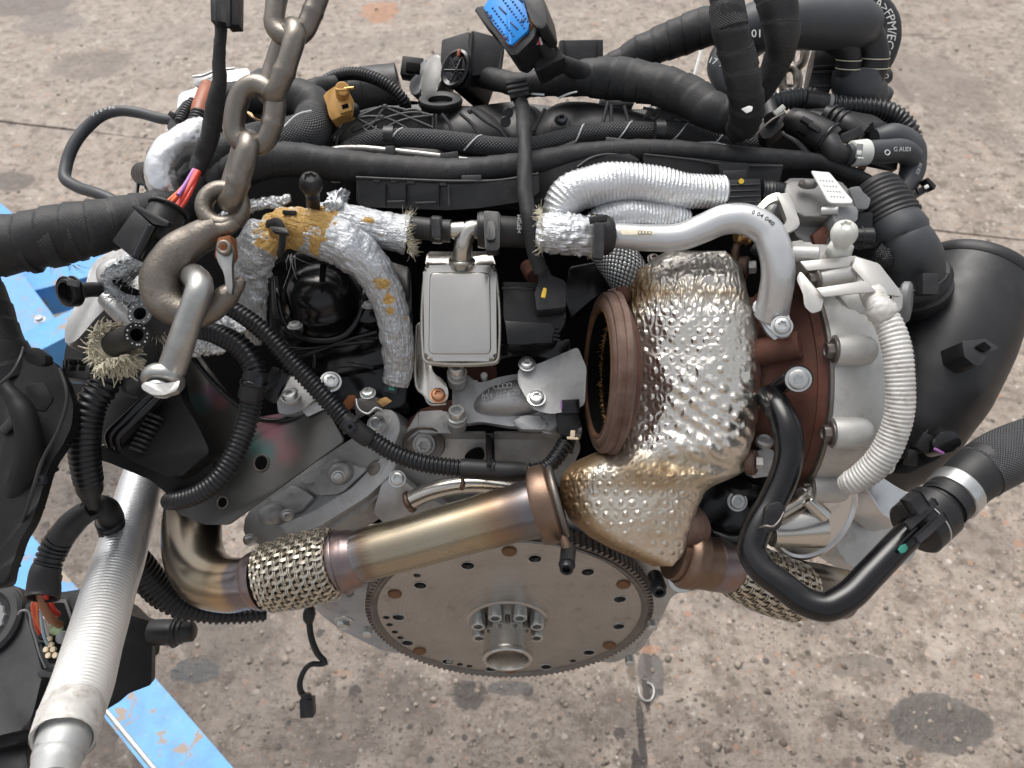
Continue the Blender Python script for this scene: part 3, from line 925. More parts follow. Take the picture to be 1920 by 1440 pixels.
tube('neck_weld', [(400, 425, hd - .004, 15), (425, 428, hd - .004, 15), (445, 415, hd - .004, 12)], M['hook_steel'], hook, seg=14)
lp = Pl(420, 470, hd - .012)
poly('latch_bracket', [(408, 446), (432, 440), (436, 478), (424, 498), (402, 482)], lp, .012, M['rust_orange'], hook, 1, 5)
lt = poly('latch', [(404, 470), (412, 452), (430, 452), (437, 470), (434, 500), (436, 540), (433, 556), (424, 540), (420, 512), (407, 488)], lp.off(.003), .005, M['galvanised'], hook, 1.2, 8)
ringx('latch_pivot', lp.off(.005).at(420, 464), NC, 10 * PX(hd), 4.5 * PX(hd), M['hook_steel'], lt, 24, 8)
cylp('pivot_pin', (420, 464, hd - .004), (420, 464, hd - .018), 8, M['rust_orange'], lt)
sh = thing('shackle', 'bare steel shackle with flat thumb screw hooked through the lifting hook', 'shackle', P(305, 710, .56))
tube('bow', [(330, 560, .625, 24), (344, 528, .60, 24), (366, 520, .566, 24), (374, 540, .548, 25), (352, 606, .547, 25), (322, 694, .556, 26)], M['galvanised'], sh, seg=20, step=5, ang=180)
ea = (NC * .62 - UPV * .78).normalized()
ringx('eye', P(306, 712, .556), ea, 28 * PX(.556), 11.5 * PX(.556), M['galvanised'], sh, 40, 14, fl=1.35)
sc_ = lathe('screw', [(0, -24), (19, -24), (19, 16), (24, 17), (25, 20), (24, 23), (0, 23)], P(304, 714, .556), ea, M['zinc'], sh, 30, 38, PX(.556))
poly('thumb_plate', [(262, 724), (272, 715), (300, 720), (330, 716), (338, 712), (332, 734), (302, 742), (276, 738)], Pl(300, 728, .5385, (0, -.45, .89)), .006, M['galvanised'], sh, 2, 9)
# the second sling at the far side
rch = thing('lifting_chain', 'small steel chain links on a shackle behind the thick black hoses', 'chain', P(1490, 170, .88))
chain_link(rch, (1500, 70, .87), (1492, 134, .88), 44, 8, .9)
chain_link(rch, (1478, 118, .88), (1484, 182, .885), 44, 8.5, .4)
ringx('shackle_ring', P(1483, 178, .885), NC + UPV * .6, 24 * PX(.88), 6 * PX(.88), M['chain_steel'], rch, 30, 10)

# ================================================================= the engine: core castings
ENG = thing('car_engine', 'dirty six cylinder car engine with bare flywheel and foil wrapped turbocharger, hung on chains', 'engine', (0, .18, .62))
S_ = PX
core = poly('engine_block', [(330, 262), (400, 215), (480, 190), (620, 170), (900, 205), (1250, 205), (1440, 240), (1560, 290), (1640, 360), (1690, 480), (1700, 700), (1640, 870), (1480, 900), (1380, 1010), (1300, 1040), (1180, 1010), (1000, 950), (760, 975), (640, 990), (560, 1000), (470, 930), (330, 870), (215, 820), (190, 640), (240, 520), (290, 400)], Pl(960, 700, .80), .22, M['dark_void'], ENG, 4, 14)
# bell-housing plate behind the flywheel
bh = poly('bell_housing_plate', [(575, 1120), (612, 1075), (760, 985), (1000, 950), (1230, 1020), (1342, 1062), (1346, 1102), (1262, 1112), (1240, 1160), (1200, 1222), (1150, 1244), (1060, 1236), (860, 1236), (720, 1222), (640, 1182), (598, 1150)], Pl(960, 1130, .803, (0, -1, .02)), .018, M['cast_alu'], ENG, 2, 12)
bolt('hex', 645, 1164, .80, (0, -1, 0), 13, bh, p=P(645, 1164, .795), name='bolt')
bolt('hex', 1278, 1084, .74, (0, -.6, .8), 19, bh, p=P(1278, 1084, .752))
for x, y in ((690, 1178), (1222, 1166), (1180, 1232)):
    bolt('stud', x, y, .78, (0, -1, .1), 9, bh, 'zinc', p=P(x, y, .785), name='stud')
cylp('dowel', (655, 1110, .79), (655, 1112, .775), 8, M['steel_dark'], bh)

# ---------------------------------------------------------------- flywheel (flex plate) with ring gear and hub
fn = Vector((0, -1, .012)).normalized()
fpl = Pl(955, 1153, .787, fn)
fo = fpl.o; FR = 269 * S_(.785)
fx = Vector((1, 0, 0)); fz = fn.cross(fx) * -1
if fz.z < 0: fz = -fz
def f2(x, y):
    q = fpl.at(x, y) - fo; a, b = q.dot(fx), q.dot(fz); r = math.hypot(a, b); k = min(1, FR * .865 / max(r, 1e-6))
    return a * k, b * k
def disc_with_holes(name, R, holes, th, mat, parent, n=120, o=fo):
    bm = bmesh.new()
    def loop(cx, cz, r, k):
        vs = [bm.verts.new((cx + r * cos(2 * pi * i / k), cz + r * sin(2 * pi * i / k), 0)) for i in range(k)]
        for i in range(k): bm.edges.new((vs[i], vs[(i + 1) % k]))
    loop(0, 0, R, n)
    for (x, z, r) in holes: loop(x, z, r, 18)
    bmesh.ops.triangle_fill(bm, use_beauty=True, use_dissolve=False, edges=list(bm.edges))
    g = bmesh.ops.extrude_face_region(bm, geom=list(bm.faces))
    for v in g['geom']:
        if isinstance(v, bmesh.types.BMVert): v.co.z -= th
    for v in bm.verts: v.co = o + fx * v.co.x + fz * v.co.y + fn * v.co.z
    bmesh.ops.recalc_face_normals(bm, faces=bm.faces)
    return bm_obj(name, bm, mat, parent, 30)
big = [(877, 1060), (1003, 1047), (1102, 1072), (788, 1097), (1162, 1123), (747, 1157), (1160, 1174), (764, 1205), (1104, 1223), (833, 1245), (1024, 1250), (919, 1258)]
sml = [(782, 1079), (721, 1158), (723, 1172), (727, 1187), (735, 1199), (826, 1253), (850, 1258), (870, 1262), (1078, 1242)]
holes = [(*f2(*p), 12 * S_(.78)) for p in big] + [(*f2(*p), 6.5 * S_(.78)) for p in sml]
fly = disc_with_holes('flywheel', FR * .925, [h for h in holes if math.hypot(h[0], h[1]) + h[2] < FR * .915], .004, M['flywheel_face'], ENG)
for p in big:                                     # bright chamfer round each hole
    a, b = f2(*p)
    ringx('hole_rim', fo + fx * a + fz * b + fn * .0002, fn, 12 * S_(.78), .0006, M['zinc'], fly, 20, 6)
for p in ((955, 1033), (740, 1113), (1169, 1095), (1148, 1211), (767, 1228), (957, 1267)):
    a, b = f2(*p)
    bolt('cap', 0, 0, .78, fn, 13, fly, 'rivet_rust', 'rivet', p=fo + fx * a + fz * b)
# rolled edge and toothed ring gear
lathe('rim_lip', [(FR * .925, -.010), (FR * .945, -.001), (FR * .955, .0022), (FR * .945, .0035), (FR * .928, .0018), (FR * .915, .0002)], fo, fn, M['steel_dark'], fly, 120, 50)
V, Fs = [], []
NT_ = 136; K = NT_ * 4
for h in (.001, -.012):
    for i in range(K):
        t = 2 * pi * i / K; r = FR * (1.0 if i % 4 in (1, 2) else .968)
        V.append(fo + (fx * cos(t) + fz * sin(t)) * r + fn * h)
for h in (.001, -.012):
    for i in range(K):
        t = 2 * pi * i / K; V.append(fo + (fx * cos(t) + fz * sin(t)) * FR * .93 + fn * h)
for i in range(K):
    j = (i + 1) % K
    Fs += [(i, j, K + j, K + i), (i, 2 * K + i, 2 * K + j, j), (K + i, K + j, 3 * K + j, 3 * K + i)]
bm = bmesh.new(); join_into(bm, V, Fs); bmesh.ops.recalc_face_normals(bm, faces=bm.faces)
bm_obj('ring_gear', bm, M['steel_dark'], fly, 20)
fo2 = fpl.at(952, 1166)
hk = S_(.775)
boss = lathe('hub_flange', [(80, 0), (80, .5), (77, 2.5), (74, 3), (71, 1.6), (0, 1.6)], fo2, fn, M['steel_plate'], fly, 64, 30, hk)
for i in range(8):
    t = pi * 2 * (i + .5) / 8 + .0
    q = fo2 + (fx * cos(t) + fz * sin(t)) * 60 * hk + fn * 1.6 * hk
    bolt('tall', 0, 0, .775, fn, 13.5, fly, 'zinc', 'hub_bolt', p=q)
hub = lathe('hub_sleeve', [(46, 0), (46, 76), (44.5, 78), (40, 78), (39, 76), (38, 30), (0, 30)], fo2, fn, M['stainless'], fly, 56, 30, hk)
lathe('hub_end_ring', [(46.4, 62), (46.9, 66), (46.4, 70)], fo2, fn, M['stainless'], fly, 56, 40, hk)
for i in range(8):
    t = pi * 2 * i / 8
    cyl('relief_slot', fo2 + (fx * cos(t) + fz * sin(t)) * 45.2 * hk + fn * 10 * hk, fo2 + (fx * cos(t) + fz * sin(t)) * 45.2 * hk + fn * 26 * hk, 5 * hk, M['steel_dark'], fly, seg=12)

# ---------------------------------------------------------------- exhaust downpipe across the flywheel
ex = tube('exhaust_pipe', [(655, 1050, .640, 51), (684, 1040, .638, 50), (760, 1020, .634, 50), (860, 992, .629, 51), (950, 967, .624, 53), (1002, 953, .621, 56), (1026, 946, .620, 58)], M['pipe_tint'], ENG, seg=40, step=4)
tube('collar', [(632, 1056, .642, 60), (640, 1054, .642, 61), (646, 1052, .641, 58), (660, 1048, .640, 56), (676, 1043, .639, 51)], M['collar_tint'], ex, seg=36, step=3)
el = tube('elbow', [(366, 935, .752, 52), (360, 985, .742, 53), (362, 1034, .722, 54), (384, 1080, .692, 54), (430, 1097, .668, 51), (470, 1092, .655, 48), (487, 1088, .652, 47)], M['elbow_tint'], ex, r=52, seg=36, step=4)
tube('collar', [(474, 1092, .655, 52), (484, 1089, .654, 56), (494, 1087, .653, 57)], M['collar_tint'], ex, seg=36, step=2)
# knitted flex joint: warp and weft wires woven round a dark liner
def woven_joint(pts, r, parent, nw=34, nl=12, wire=2.6):
    A = tube_pts(pts, r)
    G, C, T, X, Y, ss, L = sweep(pts, r, 16, 3)
    dm = pts[0][2]; w = wire * S_(dm)
    liner = tube('flex_joint', [(*p[:3], (p[3] if len(p) > 3 else r) - 5) for p in pts], M['steel_dark'], parent, seg=30)
    V, Fs = [], []
    def strand(path, nrm, a, b, closed=False):
        n = len(path); o = len(V); m = 4
        for i in range(n):
            p, q = path[i], path[(i + 1) % n] if (closed or i + 1 < n) else path[i] * 2 - path[i - 1]
            t = (q - p) / (np.linalg.norm(q - p) + 1e-12); nn = nrm[i]; s = np.cross(t, nn)
            for j in range(m):
                u = 2 * pi * j / m + pi / 4
                V.append(p + s * a * cos(u) + nn * b * sin(u))
        for f in grid_faces(n, m, closed, o): Fs.append(f)
    def at(s, th, h):
        c = np.array([np.interp(s, ss, C[:, k]) for k in range(4)])
        i = min(len(ss) - 1, int(round(s / L * (len(ss) - 1))))
        nn = X[i] * cos(th) + Y[i] * sin(th)
        return c[:3] + nn * (c[3] + h), nn
    for k in range(nw):
        th = 2 * pi * k / nw; P_, N_ = [], []
        for i in range(nl * 4 + 1):
            s = L * i / (nl * 4); h = w * .8 * cos(pi * i / 4) * (1 if k % 2 else -1)
            p, nn = at(s, th + .02 * sin(i * 1.57), h); P_.append(p); N_.append(nn)
        strand(P_, N_, w * 1.7, w * .7)
    for q in range(nl + 1):
        for off in (-.13, .13):
            s = min(max(L * (q + off) / nl, 0), L); P_, N_ = [], []
            for i in range(nw * 3):
                th = 2 * pi * i / (nw * 3)
                h = -w * .8 * cos(pi * i / 3) * (1 if q % 2 else -1)
                p, nn = at(s, th, h); P_.append(p); N_.append(nn)
            strand(P_, N_, w * .62, w * .62, True)
    bm = bmesh.new(); join_into(bm, V, Fs); bmesh.ops.recalc_face_normals(bm, faces=bm.faces)
    o = bm_obj('wire_mesh', bm, M['mesh_wire'], liner, 60); o['kind'] = 'stuff'
    return liner
woven_joint([(490, 1087, .653, 54), (502, 1084, .653, 62), (560, 1070, .648, 67), (615, 1057, .643, 66), (634, 1052, .641, 58)], 64, ex)
cl = tube('clamp', [(1006, 950, .62, 66), (1012, 949, .62, 74), (1022, 946, .619, 76), (1032, 943, .619, 75), (1040, 941, .619, 66)], M['copper_tint'], ex, seg=44, step=2)
ringx('clamp_gasket', P(1046, 940, .619), P(1060, 937, .619) - P(1010, 950, .62), 64 * S_(.62), 6 * S_(.62), M['steel_dark'], ex, 40, 8)
tube('clamp_ear', [(1048, 992, .607, 7), (1056, 1010, .603, 9), (1062, 1024, .601, 9), (1064, 1036, .60, 8)], M['copper_tint'], cl, seg=10)
cylp('clamp_bolt', (1066, 1028, .607), (1063, 1058, .588), 14.5, M['bolt_black'], cl)
bolt('xzn', 1063, 1058, .588, P(1063, 1062, .58) - P(1066, 1028, .60), 13, cl, 'bolt_black', 'clamp_screw')
# second bank: clamp, collar and mesh on the right
rx_ = tube('exhaust_branch', [(1262, 1040, .655, 46), (1300, 1052, .66, 50), (1345, 1058, .668, 50), (1392, 1066, .676, 44), (1404, 1070, .678, 43)], M['copper_tint'], ENG, seg=32, step=4)
tube('clamp', [(1272, 1040, .655, 52), (1288, 1044, .657, 60), (1304, 1049, .659, 58)], M['copper_tint'], rx_, seg=36, step=2)
tube('collar', [(1318, 1053, .664, 47), (1334, 1056, .667, 52), (1362, 1060, .671, 52), (1384, 1066, .675, 46)], M['collar_tint'], rx_, seg=36, step=3)
woven_joint([(1366, 1060, .674, 46), (1386, 1068, .676, 54), (1440, 1092, .684, 57), (1492, 1110, .690, 54), (1510, 1116, .692, 45)], 54, rx_, 30, 11)
tube('tail_pipe', [(1496, 1092, .70, 42), (1540, 1104, .705, 46), (1582, 1114, .712, 46)], M['elbow_tint'], rx_, seg=30)
cylp('clamp_bolt', (1228, 1082, .68), (1234, 1100, .655), 15, M['bolt_black'], rx_)
bolt('xzn', 1234, 1100, .655, NC + UPV * -.5, 13, rx_, 'bolt_black', 'clamp_screw')
lathe('nut', [(0, 0), (40, 0), (42, 6), (36, 34), (24, 46), (0, 46)], P(1300, 985, .655), NC * .5 + UPV * -.1 - RT * .6, M['flange_rust'], rx_, 28, 38, S_(.65))

# ---------------------------------------------------------------- cast parts round the flywheel, left bank
cast = poly('head_casting', [(462, 960), (500, 925), (600, 862), (650, 828), (700, 800), (742, 792), (752, 850), (735, 905), (690, 950), (610, 1000), (540, 1022), (490, 1026), (452, 1000)], Pl(600, 910, .735, (-.25, -.5, .8)), .06, M['cast_alu_dirty'], ENG, 4, 14)
cp = Pl(600, 905, .727, (-.25, -.5, .8))
poly('web', [(560, 902), (628, 858), (690, 880), (640, 925), (596, 930)], cp, .006, M['cast_alu_dirty'], cast, 3, 6)
poly('web', [(505, 935), (548, 908), (590, 932), (560, 962), (520, 966)], cp, .006, M['cast_alu_dirty'], cast, 3, 8)
poly('flange', [(520, 985), (590, 958), (660, 915), (722, 852), (744, 838), (742, 880), (690, 930), (600, 986), (540, 1006)], cp.off(.006), .014, M['cast_alu'], cast, 3, 10)
blob('boss', cp.off(.004), [(618, 868), (652, 862), (664, 890), (640, 912), (612, 902)], .006, M['cast_alu'], cast)
blob('pocket', cp.off(.003), [(480, 955), (516, 938), (536, 958), (520, 984), (488, 984)], .007, M['cast_alu_dirty'], cast)
blob('pocket', cp.off(.004), [(690, 868), (716, 858), (722, 880), (702, 900), (686, 892)], .003, M['steel_dark'], cast)
for x, y, r in ((645, 896, 10), (551, 967, 10), (482, 1012, 10)):
    bolt('torx', x, y, .71, NC * .7 + Vector((.4, -.6, .3)), r, cast, p=cp.at(x, y) + cp.n * .012)
text_pl('casting_mark', '25', 604, 884, cp.off(.0055), 9, M['cast_alu'], cast, 20, .0006)
text_pl('casting_mark', '>PS<', 578, 910, cp.off(.0002), 9, M['cast_alu'], cast, 12, .0006)
text_pl('casting_mark', 'D', 546, 932, cp.off(.0062), 12, M['cast_alu'], cast, -30, .0006)
# iridescent cover plate over the left bank
ip = Pl(480, 830, .688, (-.22, -.55, .82))
iri = poly('cover_plate', [(332, 640), (352, 632), (384, 680), (430, 742), (486, 782), (545, 772), (600, 742), (645, 826), (560, 888), (428, 984), (384, 984), (330, 962), (318, 934), (386, 872), (402, 850), (368, 798), (336, 742)], ip, .003, M['iridescent'], ENG, 1.2, 7)
for x, y, r in ((490, 868, 15), (418, 942, 11)):
    ringx('plate_hole', ip.at(x, y) + ip.n * .0004, ip.n, r * S_(.69), 2.2 * S_(.69), M['steel_dark'], iri, 28, 8)
    cyl('rubber_plug', ip.at(x, y) - ip.n * .002, ip.at(x, y) + ip.n * .0003, r * .9 * S_(.69), M['dark_void'], iri, seg=24)
tube('plate_edge', [(346, 648, .678, 5), (384, 700, .678, 5), (436, 752, .68, 5), (488, 786, .682, 5), (540, 786, .683, 5), (572, 776, .684, 5)], M['plastic_gloss'], iri, seg=10)
tube('plate_edge', [(322, 736, .675, 5), (346, 782, .675, 6), (362, 800, .675, 6), (392, 836, .676, 5), (404, 852, .676, 4)], M['steel_plate'], iri, seg=10)
# alloy bracket with two big pan heads
br = poly('bracket', [(518, 742), (530, 712), (560, 700), (592, 716), (598, 744), (568, 768), (544, 778), (520, 776)], Pl(550, 740, .675, (-.1, -.5, .85)), .02, M['cast_alu'], ENG, 2.5, 9)
cylp('boss', (545, 742, .672), (545, 742, .652), 17, M['cast_alu'], br)
bolt('torx', 545, 744, .650, NC * .5 + UPV * .6 - RT * .1, 15, br)
poly('bracket_wing', [(566, 770), (600, 748), (602, 738), (620, 758), (606, 768), (576, 782)], Pl(590, 760, .674), .004, M['cast_alu'], br, 1, 4)
bolt('torx', 620, 716, .655, NC * .8 + UPV * .3 + RT * .25, 16, br)
bolt('torx', 553, 612, .665, NC * .45 + UPV * .8, 11.5, ENG, 'cast_alu')
bolt('torx', 693, 574, .665, NC * .45 + UPV * .8, 11.5, ENG, 'cast_alu')

# ---------------------------------------------------------------- centre: machined deck and lower housing
dk = poly('timing_cover', [(716, 838), (770, 806), (800, 792), (1078, 806), (1090, 840), (1060, 905), (1000, 945), (900, 960), (780, 985), (742, 1000), (700, 960), (742, 900)], Pl(900, 870, .722, (0, -.85, .5)), .05, M['cast_alu'], ENG, 2.5, 8)
top = poly('machined_ledge', [(786, 771), (840, 768), (1060, 776), (1092, 800), (1090, 814), (940, 813), (800, 812), (784, 810)], Pl(900, 800, .708, (0, -.25, 1)), .012, M['cast_alu'], dk, 1.5, 4)
poly('machined_bevel', [(744, 838), (784, 772), (784, 811), (742, 842)], Pl(765, 810, .712, (-.5, -.3, .8)), .01, M['cast_alu'], dk, 1.2, 2)
poly('gasket', [(748, 826), (742, 818), (786, 768), (850, 748), (862, 770), (786, 772)], Pl(790, 790, .716, (-.2, -.3, .9)), .004, M['rust_red'], dk, .8, 3)
poly('gasket_strip', [(846, 786), (1076, 792), (1084, 806), (850, 806)], Pl(960, 796, .703, (0, -.4, .9)), .006, M['dark_void'], dk, .8, 3)
dp = Pl(900, 850, .712, (0, -.85, .5))
lathe('plug_recess', [(40, 0), (38, 3), (32, -1), (26, -4), (0, -4)], dp.at(795, 833), dp.n, M['steel_dark'], dk, 36, 38, S_(.71), sq=.9)
bolt('torx', 795, 833, .705, dp.n * .5 + NC * .6, 17, dk, 'cast_alu', p=dp.at(795, 833))
poly('rib', [(910, 812), (926, 812), (928, 862), (912, 864)], Pl(918, 830, .700, (0, -.85, .5)), .01, M['plastic_gloss'], dk, 1.5, 3)
blob('window', Pl(890, 850, .708, (0, -.85, .5)), [(866, 858), (886, 840), (906, 838), (910, 862), (888, 870)], .001, M['dark_void'], dk, thick=.001)
# lower left: grey shoulder and polished crossover pipe
sd = poly('shoulder', [(716, 905), (740, 895), (764, 906), (790, 930), (840, 950), (860, 985), (740, 1000), (700, 962)], Pl(770, 940, .700, (.1, -.75, .6)), .02, M['cast_alu'], dk, 2.5, 9)
bolt('torx', 745, 898, .688, NC * .8 + UPV * .2, 13, sd)
xp = tube('crossover_pipe', [(768, 940, .690, 17), (792, 928, .688, 17), (830, 915, .686, 18), (880, 908, .685, 18), (940, 913, .686, 17), (1000, 922, .690, 16)], M['stainless'], dk, seg=24, step=4)
ringx('pipe_flange', P(768, 941, .690), P(792, 930, .688) - P(768, 941, .690), 16 * S_(.69), 6 * S_(.69), M['copper_tint'], xp, 28, 8)
tube('pipe_weld', [(866, 892, .676, 3), (868, 906, .674, 4), (865, 917, .676, 5)], M['copper_tint'], xp, seg=8)
# thermostat casting with embossed marks
tp = Pl(940, 735, .688, (-.05, -.55, .83))
th = poly('thermostat_housing', [(848, 712), (862, 700), (884, 704), (896, 724), (930, 708), (975, 700), (1020, 706), (1030, 760), (1016, 796), (960, 800), (900, 790), (866, 796), (848, 770)], tp, .03, M['cast_alu'], ENG, 4, 12)
blob('arched_duct', tp.off(.001), [(884, 762), (900, 736), (940, 716), (1000, 708), (1024, 740), (1016, 774), (960, 782), (900, 778)], .016, M['cast_alu'], th, 8)
poly('foot', [(960, 786), (984, 778), (1020, 782), (1030, 800), (1016, 806), (970, 804)], tp.off(.008), .02, M['cast_alu'], th, 3, 8)
for x, y, t_ in ((857, 714, 0), (857, 796, 0)):
    cylp('boss', (x, y + 2, .690), (x, y - 12, .664), 18, M['cast_alu'], th)
    bolt('xzn', x, y - 14, .663, UPV * .72 + NC * .7, 15.5, th, 'zinc')
for x, y, r, d in ((988, 683, 13, .655), (1006, 747, 14, .650)):
    cylp('boss', (x, y + 4, d + .02), (x, y, d + .002), 15, M['cast_alu'], th)
    bolt('torx', x, y, d, UPV * .55 + NC * .8, r, th)
ep = tp.off(.0172)
for k in range(4):                                # four interlocked rings cast in relief
    ringx('casting_mark', Pl(946, 724, .668, (-.05, -.55, .83)).at(930 + k * 8.4, 725 - k * 1.0), tp.n, 4.6 * S_(.67), .9 * S_(.67), M['cast_alu'], th, 16, 6)
ringx('casting_mark', tp.off(.014).at(910, 734), tp.n, 7 * S_(.67), 1.0 * S_(.67), M['cast_alu'], th, 20, 6)
text_pl('casting_mark', '059 117 523', 940, 741, tp.off(.0168), 10, M['cast_alu'], th, 9, .0012)
text_pl('casting_mark', 'V', 868, 752, tp.off(.0002), 14, M['cast_alu'], th, 10, .0008)
sp_ = poly('shield_plate', [(972, 690), (1010, 682), (1084, 650), (1100, 690), (1096, 760), (1062, 772), (1030, 776), (1000, 768), (984, 742), (970, 716)], Pl(1030, 715, .655, (.02, -.5, .86)), .002, M['cast_alu_dirty'], th, .8, 8)
for x, y in ((905, 706),):
    rb = poly('rust_bracket', [(870, 690), (902, 678), (930, 680), (932, 706), (916, 716), (890, 716), (872, 706)], Pl(900, 700, .70, (0, -.5, .86)), .01, M['rust_red'], ENG, 1.5, 4)
    bolt('stud', 908, 708, .69, UPV * .4 + NC, 7, rb, 'zinc', 'stud')
cylp('bolt_sleeve', (1030, 806, .70), (1030, 790, .675), 17, M['cast_alu'], th)
ringx('bolt_sleeve', P(1030, 800, .685), UPV + NC, 16 * S_(.68), 3 * S_(.68), M['cast_alu'], th, 24, 8)

# ---------------------------------------------------------------- stainless canister, its bracket and hoses
kp = Pl(862, 590, .640, (0, -.62, .78))
can = poly('canister', [(800, 497), (924, 497), (930, 505), (931, 668), (922, 677), (806, 677), (796, 668), (793, 505)], kp, .050, M['brushed'], ENG, 7, 8, segs=4)
poly('pressed_panel', [(805, 510), (919, 510), (921, 664), (803, 664)], kp.off(.0022), .004, M['brushed'], can, 3.5, 12, segs=4)
tube('seam', None, M['brushed'], can, seg=8, wpts=None) if False else None
out = rounded([(795, 498), (929, 498), (935, 678), (792, 678)], 14, 5)
tube('seam', [(862, 590, .64)], M['stainless'], can, seg=10, step=6, closed=True, wpts=[(*(kp.at(*p) - kp.n * .006), .0016) for p in out])
out = rounded([(795, 498), (929, 498), (935, 678), (792, 678)], 14, 5)
tube('seam', [(862, 590, .64)], M['stainless'], can, seg=10, step=6, closed=True, wpts=[(*(kp.at(*p) - kp.n * .013), .0018) for p in out])
poly('canister_lid', [(802, 470), (922, 470), (930, 500), (796, 500)], Pl(862, 490, .650, (0, -.1, 1)), .03, M['brushed'], can, 3, 6)
tube('outlet_spout', [(866, 494, .650, 25), (866, 484, .642, 20), (868, 466, .634, 18), (872, 444, .630, 18), (880, 432, .629, 18), (896, 430, .630, 17), (912, 432, .632, 16)], M['stainless'], can, seg=26, step=3)
ringx('spout_collar', P(866, 489, .642), UPV * .9 + NC * .4, 22 * S_(.64), 4 * S_(.64), M['stainless'], can, 28, 8)
tube('outlet_spout', [(870, 432, .630, 17), (856, 432, .630, 16), (840, 432, .631, 15)], M['stainless'], can, seg=22)
bk = poly('canister_bracket', [(780, 606), (796, 602), (800, 640), (806, 672), (812, 700), (832, 712), (842, 736), (836, 754), (806, 756), (796, 738), (782, 730), (776, 690)], Pl(800, 680, .672, (-.1, -.5, .85)), .002, M['stainless'], ENG, .8, 7)
bolt('torx', 822, 741, .664, UPV * .4 + NC, 13, bk, 'bolt_copper')
tube('bracket_flange', [(782, 610, .668, 3), (779, 660, .668, 3), (778, 700, .668, 3), (784, 730, .668, 3), (797, 742, .668, 3), (803, 755, .668, 3), (836, 757, .667, 3)], M['stainless'], bk, seg=8)
hs_ = tube('coolant_hose', [(908, 432, .630, 28), (940, 434, .632, 29), (975, 436, .634, 29), (1010, 438, .636, 27), (1040, 440, .64, 26)], M['rubber'], ENG, seg=28, ang=60)
c_ = tube('hose_clamp', [(896, 431, .63, 32), (902, 431, .63, 34), (920, 432, .63, 34), (930, 433, .631, 33), (936, 433, .631, 30)], M['plastic'], hs_, seg=30, step=2)
poly('clamp_buckle', [(906, 394), (938, 396), (936, 470), (910, 470)], Pl(922, 432, .607, (0, -.4, .9)), .008, M['plastic'], c_, 2, 6)
poly('clamp_latch', [(914, 414), (930, 414), (928, 450), (912, 450)], Pl(922, 432, .604, (0, -.4, .9)), .004, M['plastic_dusty'], c_, 1.5, 5)
text_pl('hose_print', '>EPDM', 974, 420, Pl(974, 422, .620), 8, M['white_print'], hs_, 90, .0002)
hl = tube('coolant_hose', [(752, 424, .636, 21), (790, 428, .634, 21), (826, 432, .631, 21), (846, 433, .630, 21)], M['rubber'], ENG, seg=24)
c_ = tube('hose_clamp', [(808, 430, .632, 23), (812, 430, .632, 26), (826, 431, .631, 26), (830, 431, .631, 24)], M['plastic'], hl, seg=26, step=2)
poly('clamp_buckle', [(808, 408), (826, 410), (826, 446), (810, 446)], Pl(816, 428, .613), .006, M['plastic_dusty'], c_, 1.5, 4)

# ================================================================= left side of the engine
def fray(name, c, axis, n, ln, rad, spread, mat, parent, w=.0006, ry=1.0, droop=0.0, seed=1, inner=.3):
    """a fringe of limp curled fibres round c, pointing along axis and outwards"""
    rg = np.random.default_rng(seed)
    x, y, z = basis(axis)
    V, Fs = [], []
    for i in range(n):
        t = rg.uniform(0, 2 * pi); e = x * cos(t) + y * sin(t) * ry
        b = c + e * rad * rg.uniform(inner, 1.0)
        dr = (z * rg.uniform(.3, 1) + e * spread * rg.uniform(.1, 1.2) + Vector(rg.normal(0, .25, 3))).normalized()
        L = ln * rg.uniform(.3, 1.0) * (1.25 if rg.random() > .8 else .85); s = dr.cross(Vector(rg.normal(0, 1, 3))).normalized()
        k = len(V); q = s.cross(dr); cu = (s * rg.normal(0, .32) + q * rg.normal(0, .32)); cu2 = s * rg.normal(0, .12)
        wi = w * rg.uniform(.5, 1.2)
        for f in (0, .33, .66, 1):
            p = b + dr * L * f + cu * L * f * f + cu2 * L * sin(f * 5) * .5 + Vector((0, 0, -droop * L * f * f)); ww = wi * (1.05 - .6 * f)
            V += [p + s * ww, p - s * ww * .5 + q * ww * .8, p - s * ww * .5 - q * ww * .8]
        for f in (0, 3, 6):
            for j in range(3):
                m = (j + 1) % 3; Fs.append((k + f + j, k + f + m, k + f + 3 + m, k + f + 3 + j))
    bm = bmesh.new(); join_into(bm, V, Fs)
    o = bm_obj(name, bm, mat, parent, 180); o['kind'] = 'stuff'
    return o
def paint(o, spots):
    """exposed lining: per-vertex tint round the given photo spots (x, y, rx, ry), on the camera side"""
    me = o.data; w = WM[o.name]
    a = me.color_attributes.get('tint') or me.color_attributes.new('tint', 'FLOAT_COLOR', 'POINT')
    C4 = np.zeros((len(me.vertices), 4), dtype=np.float32); C4[:, 3] = 1
    for i, v in enumerate(me.vertices):
        q = (w @ v.co) - CAMP; d = q.dot(FW); x = 960 + q.x / d * FPX; y = 720 - q.dot(UPV) / d * FPX
        m = 0
        for sx, sy, rx, ry in spots: m = max(m, 1.05 - ((x - sx) / rx) ** 2 * .5 - ((y - sy) / ry) ** 2 * .5)
        C4[i, :3] = max(0, min(1.6, m))
    a.data.foreach_set('color', C4.ravel())
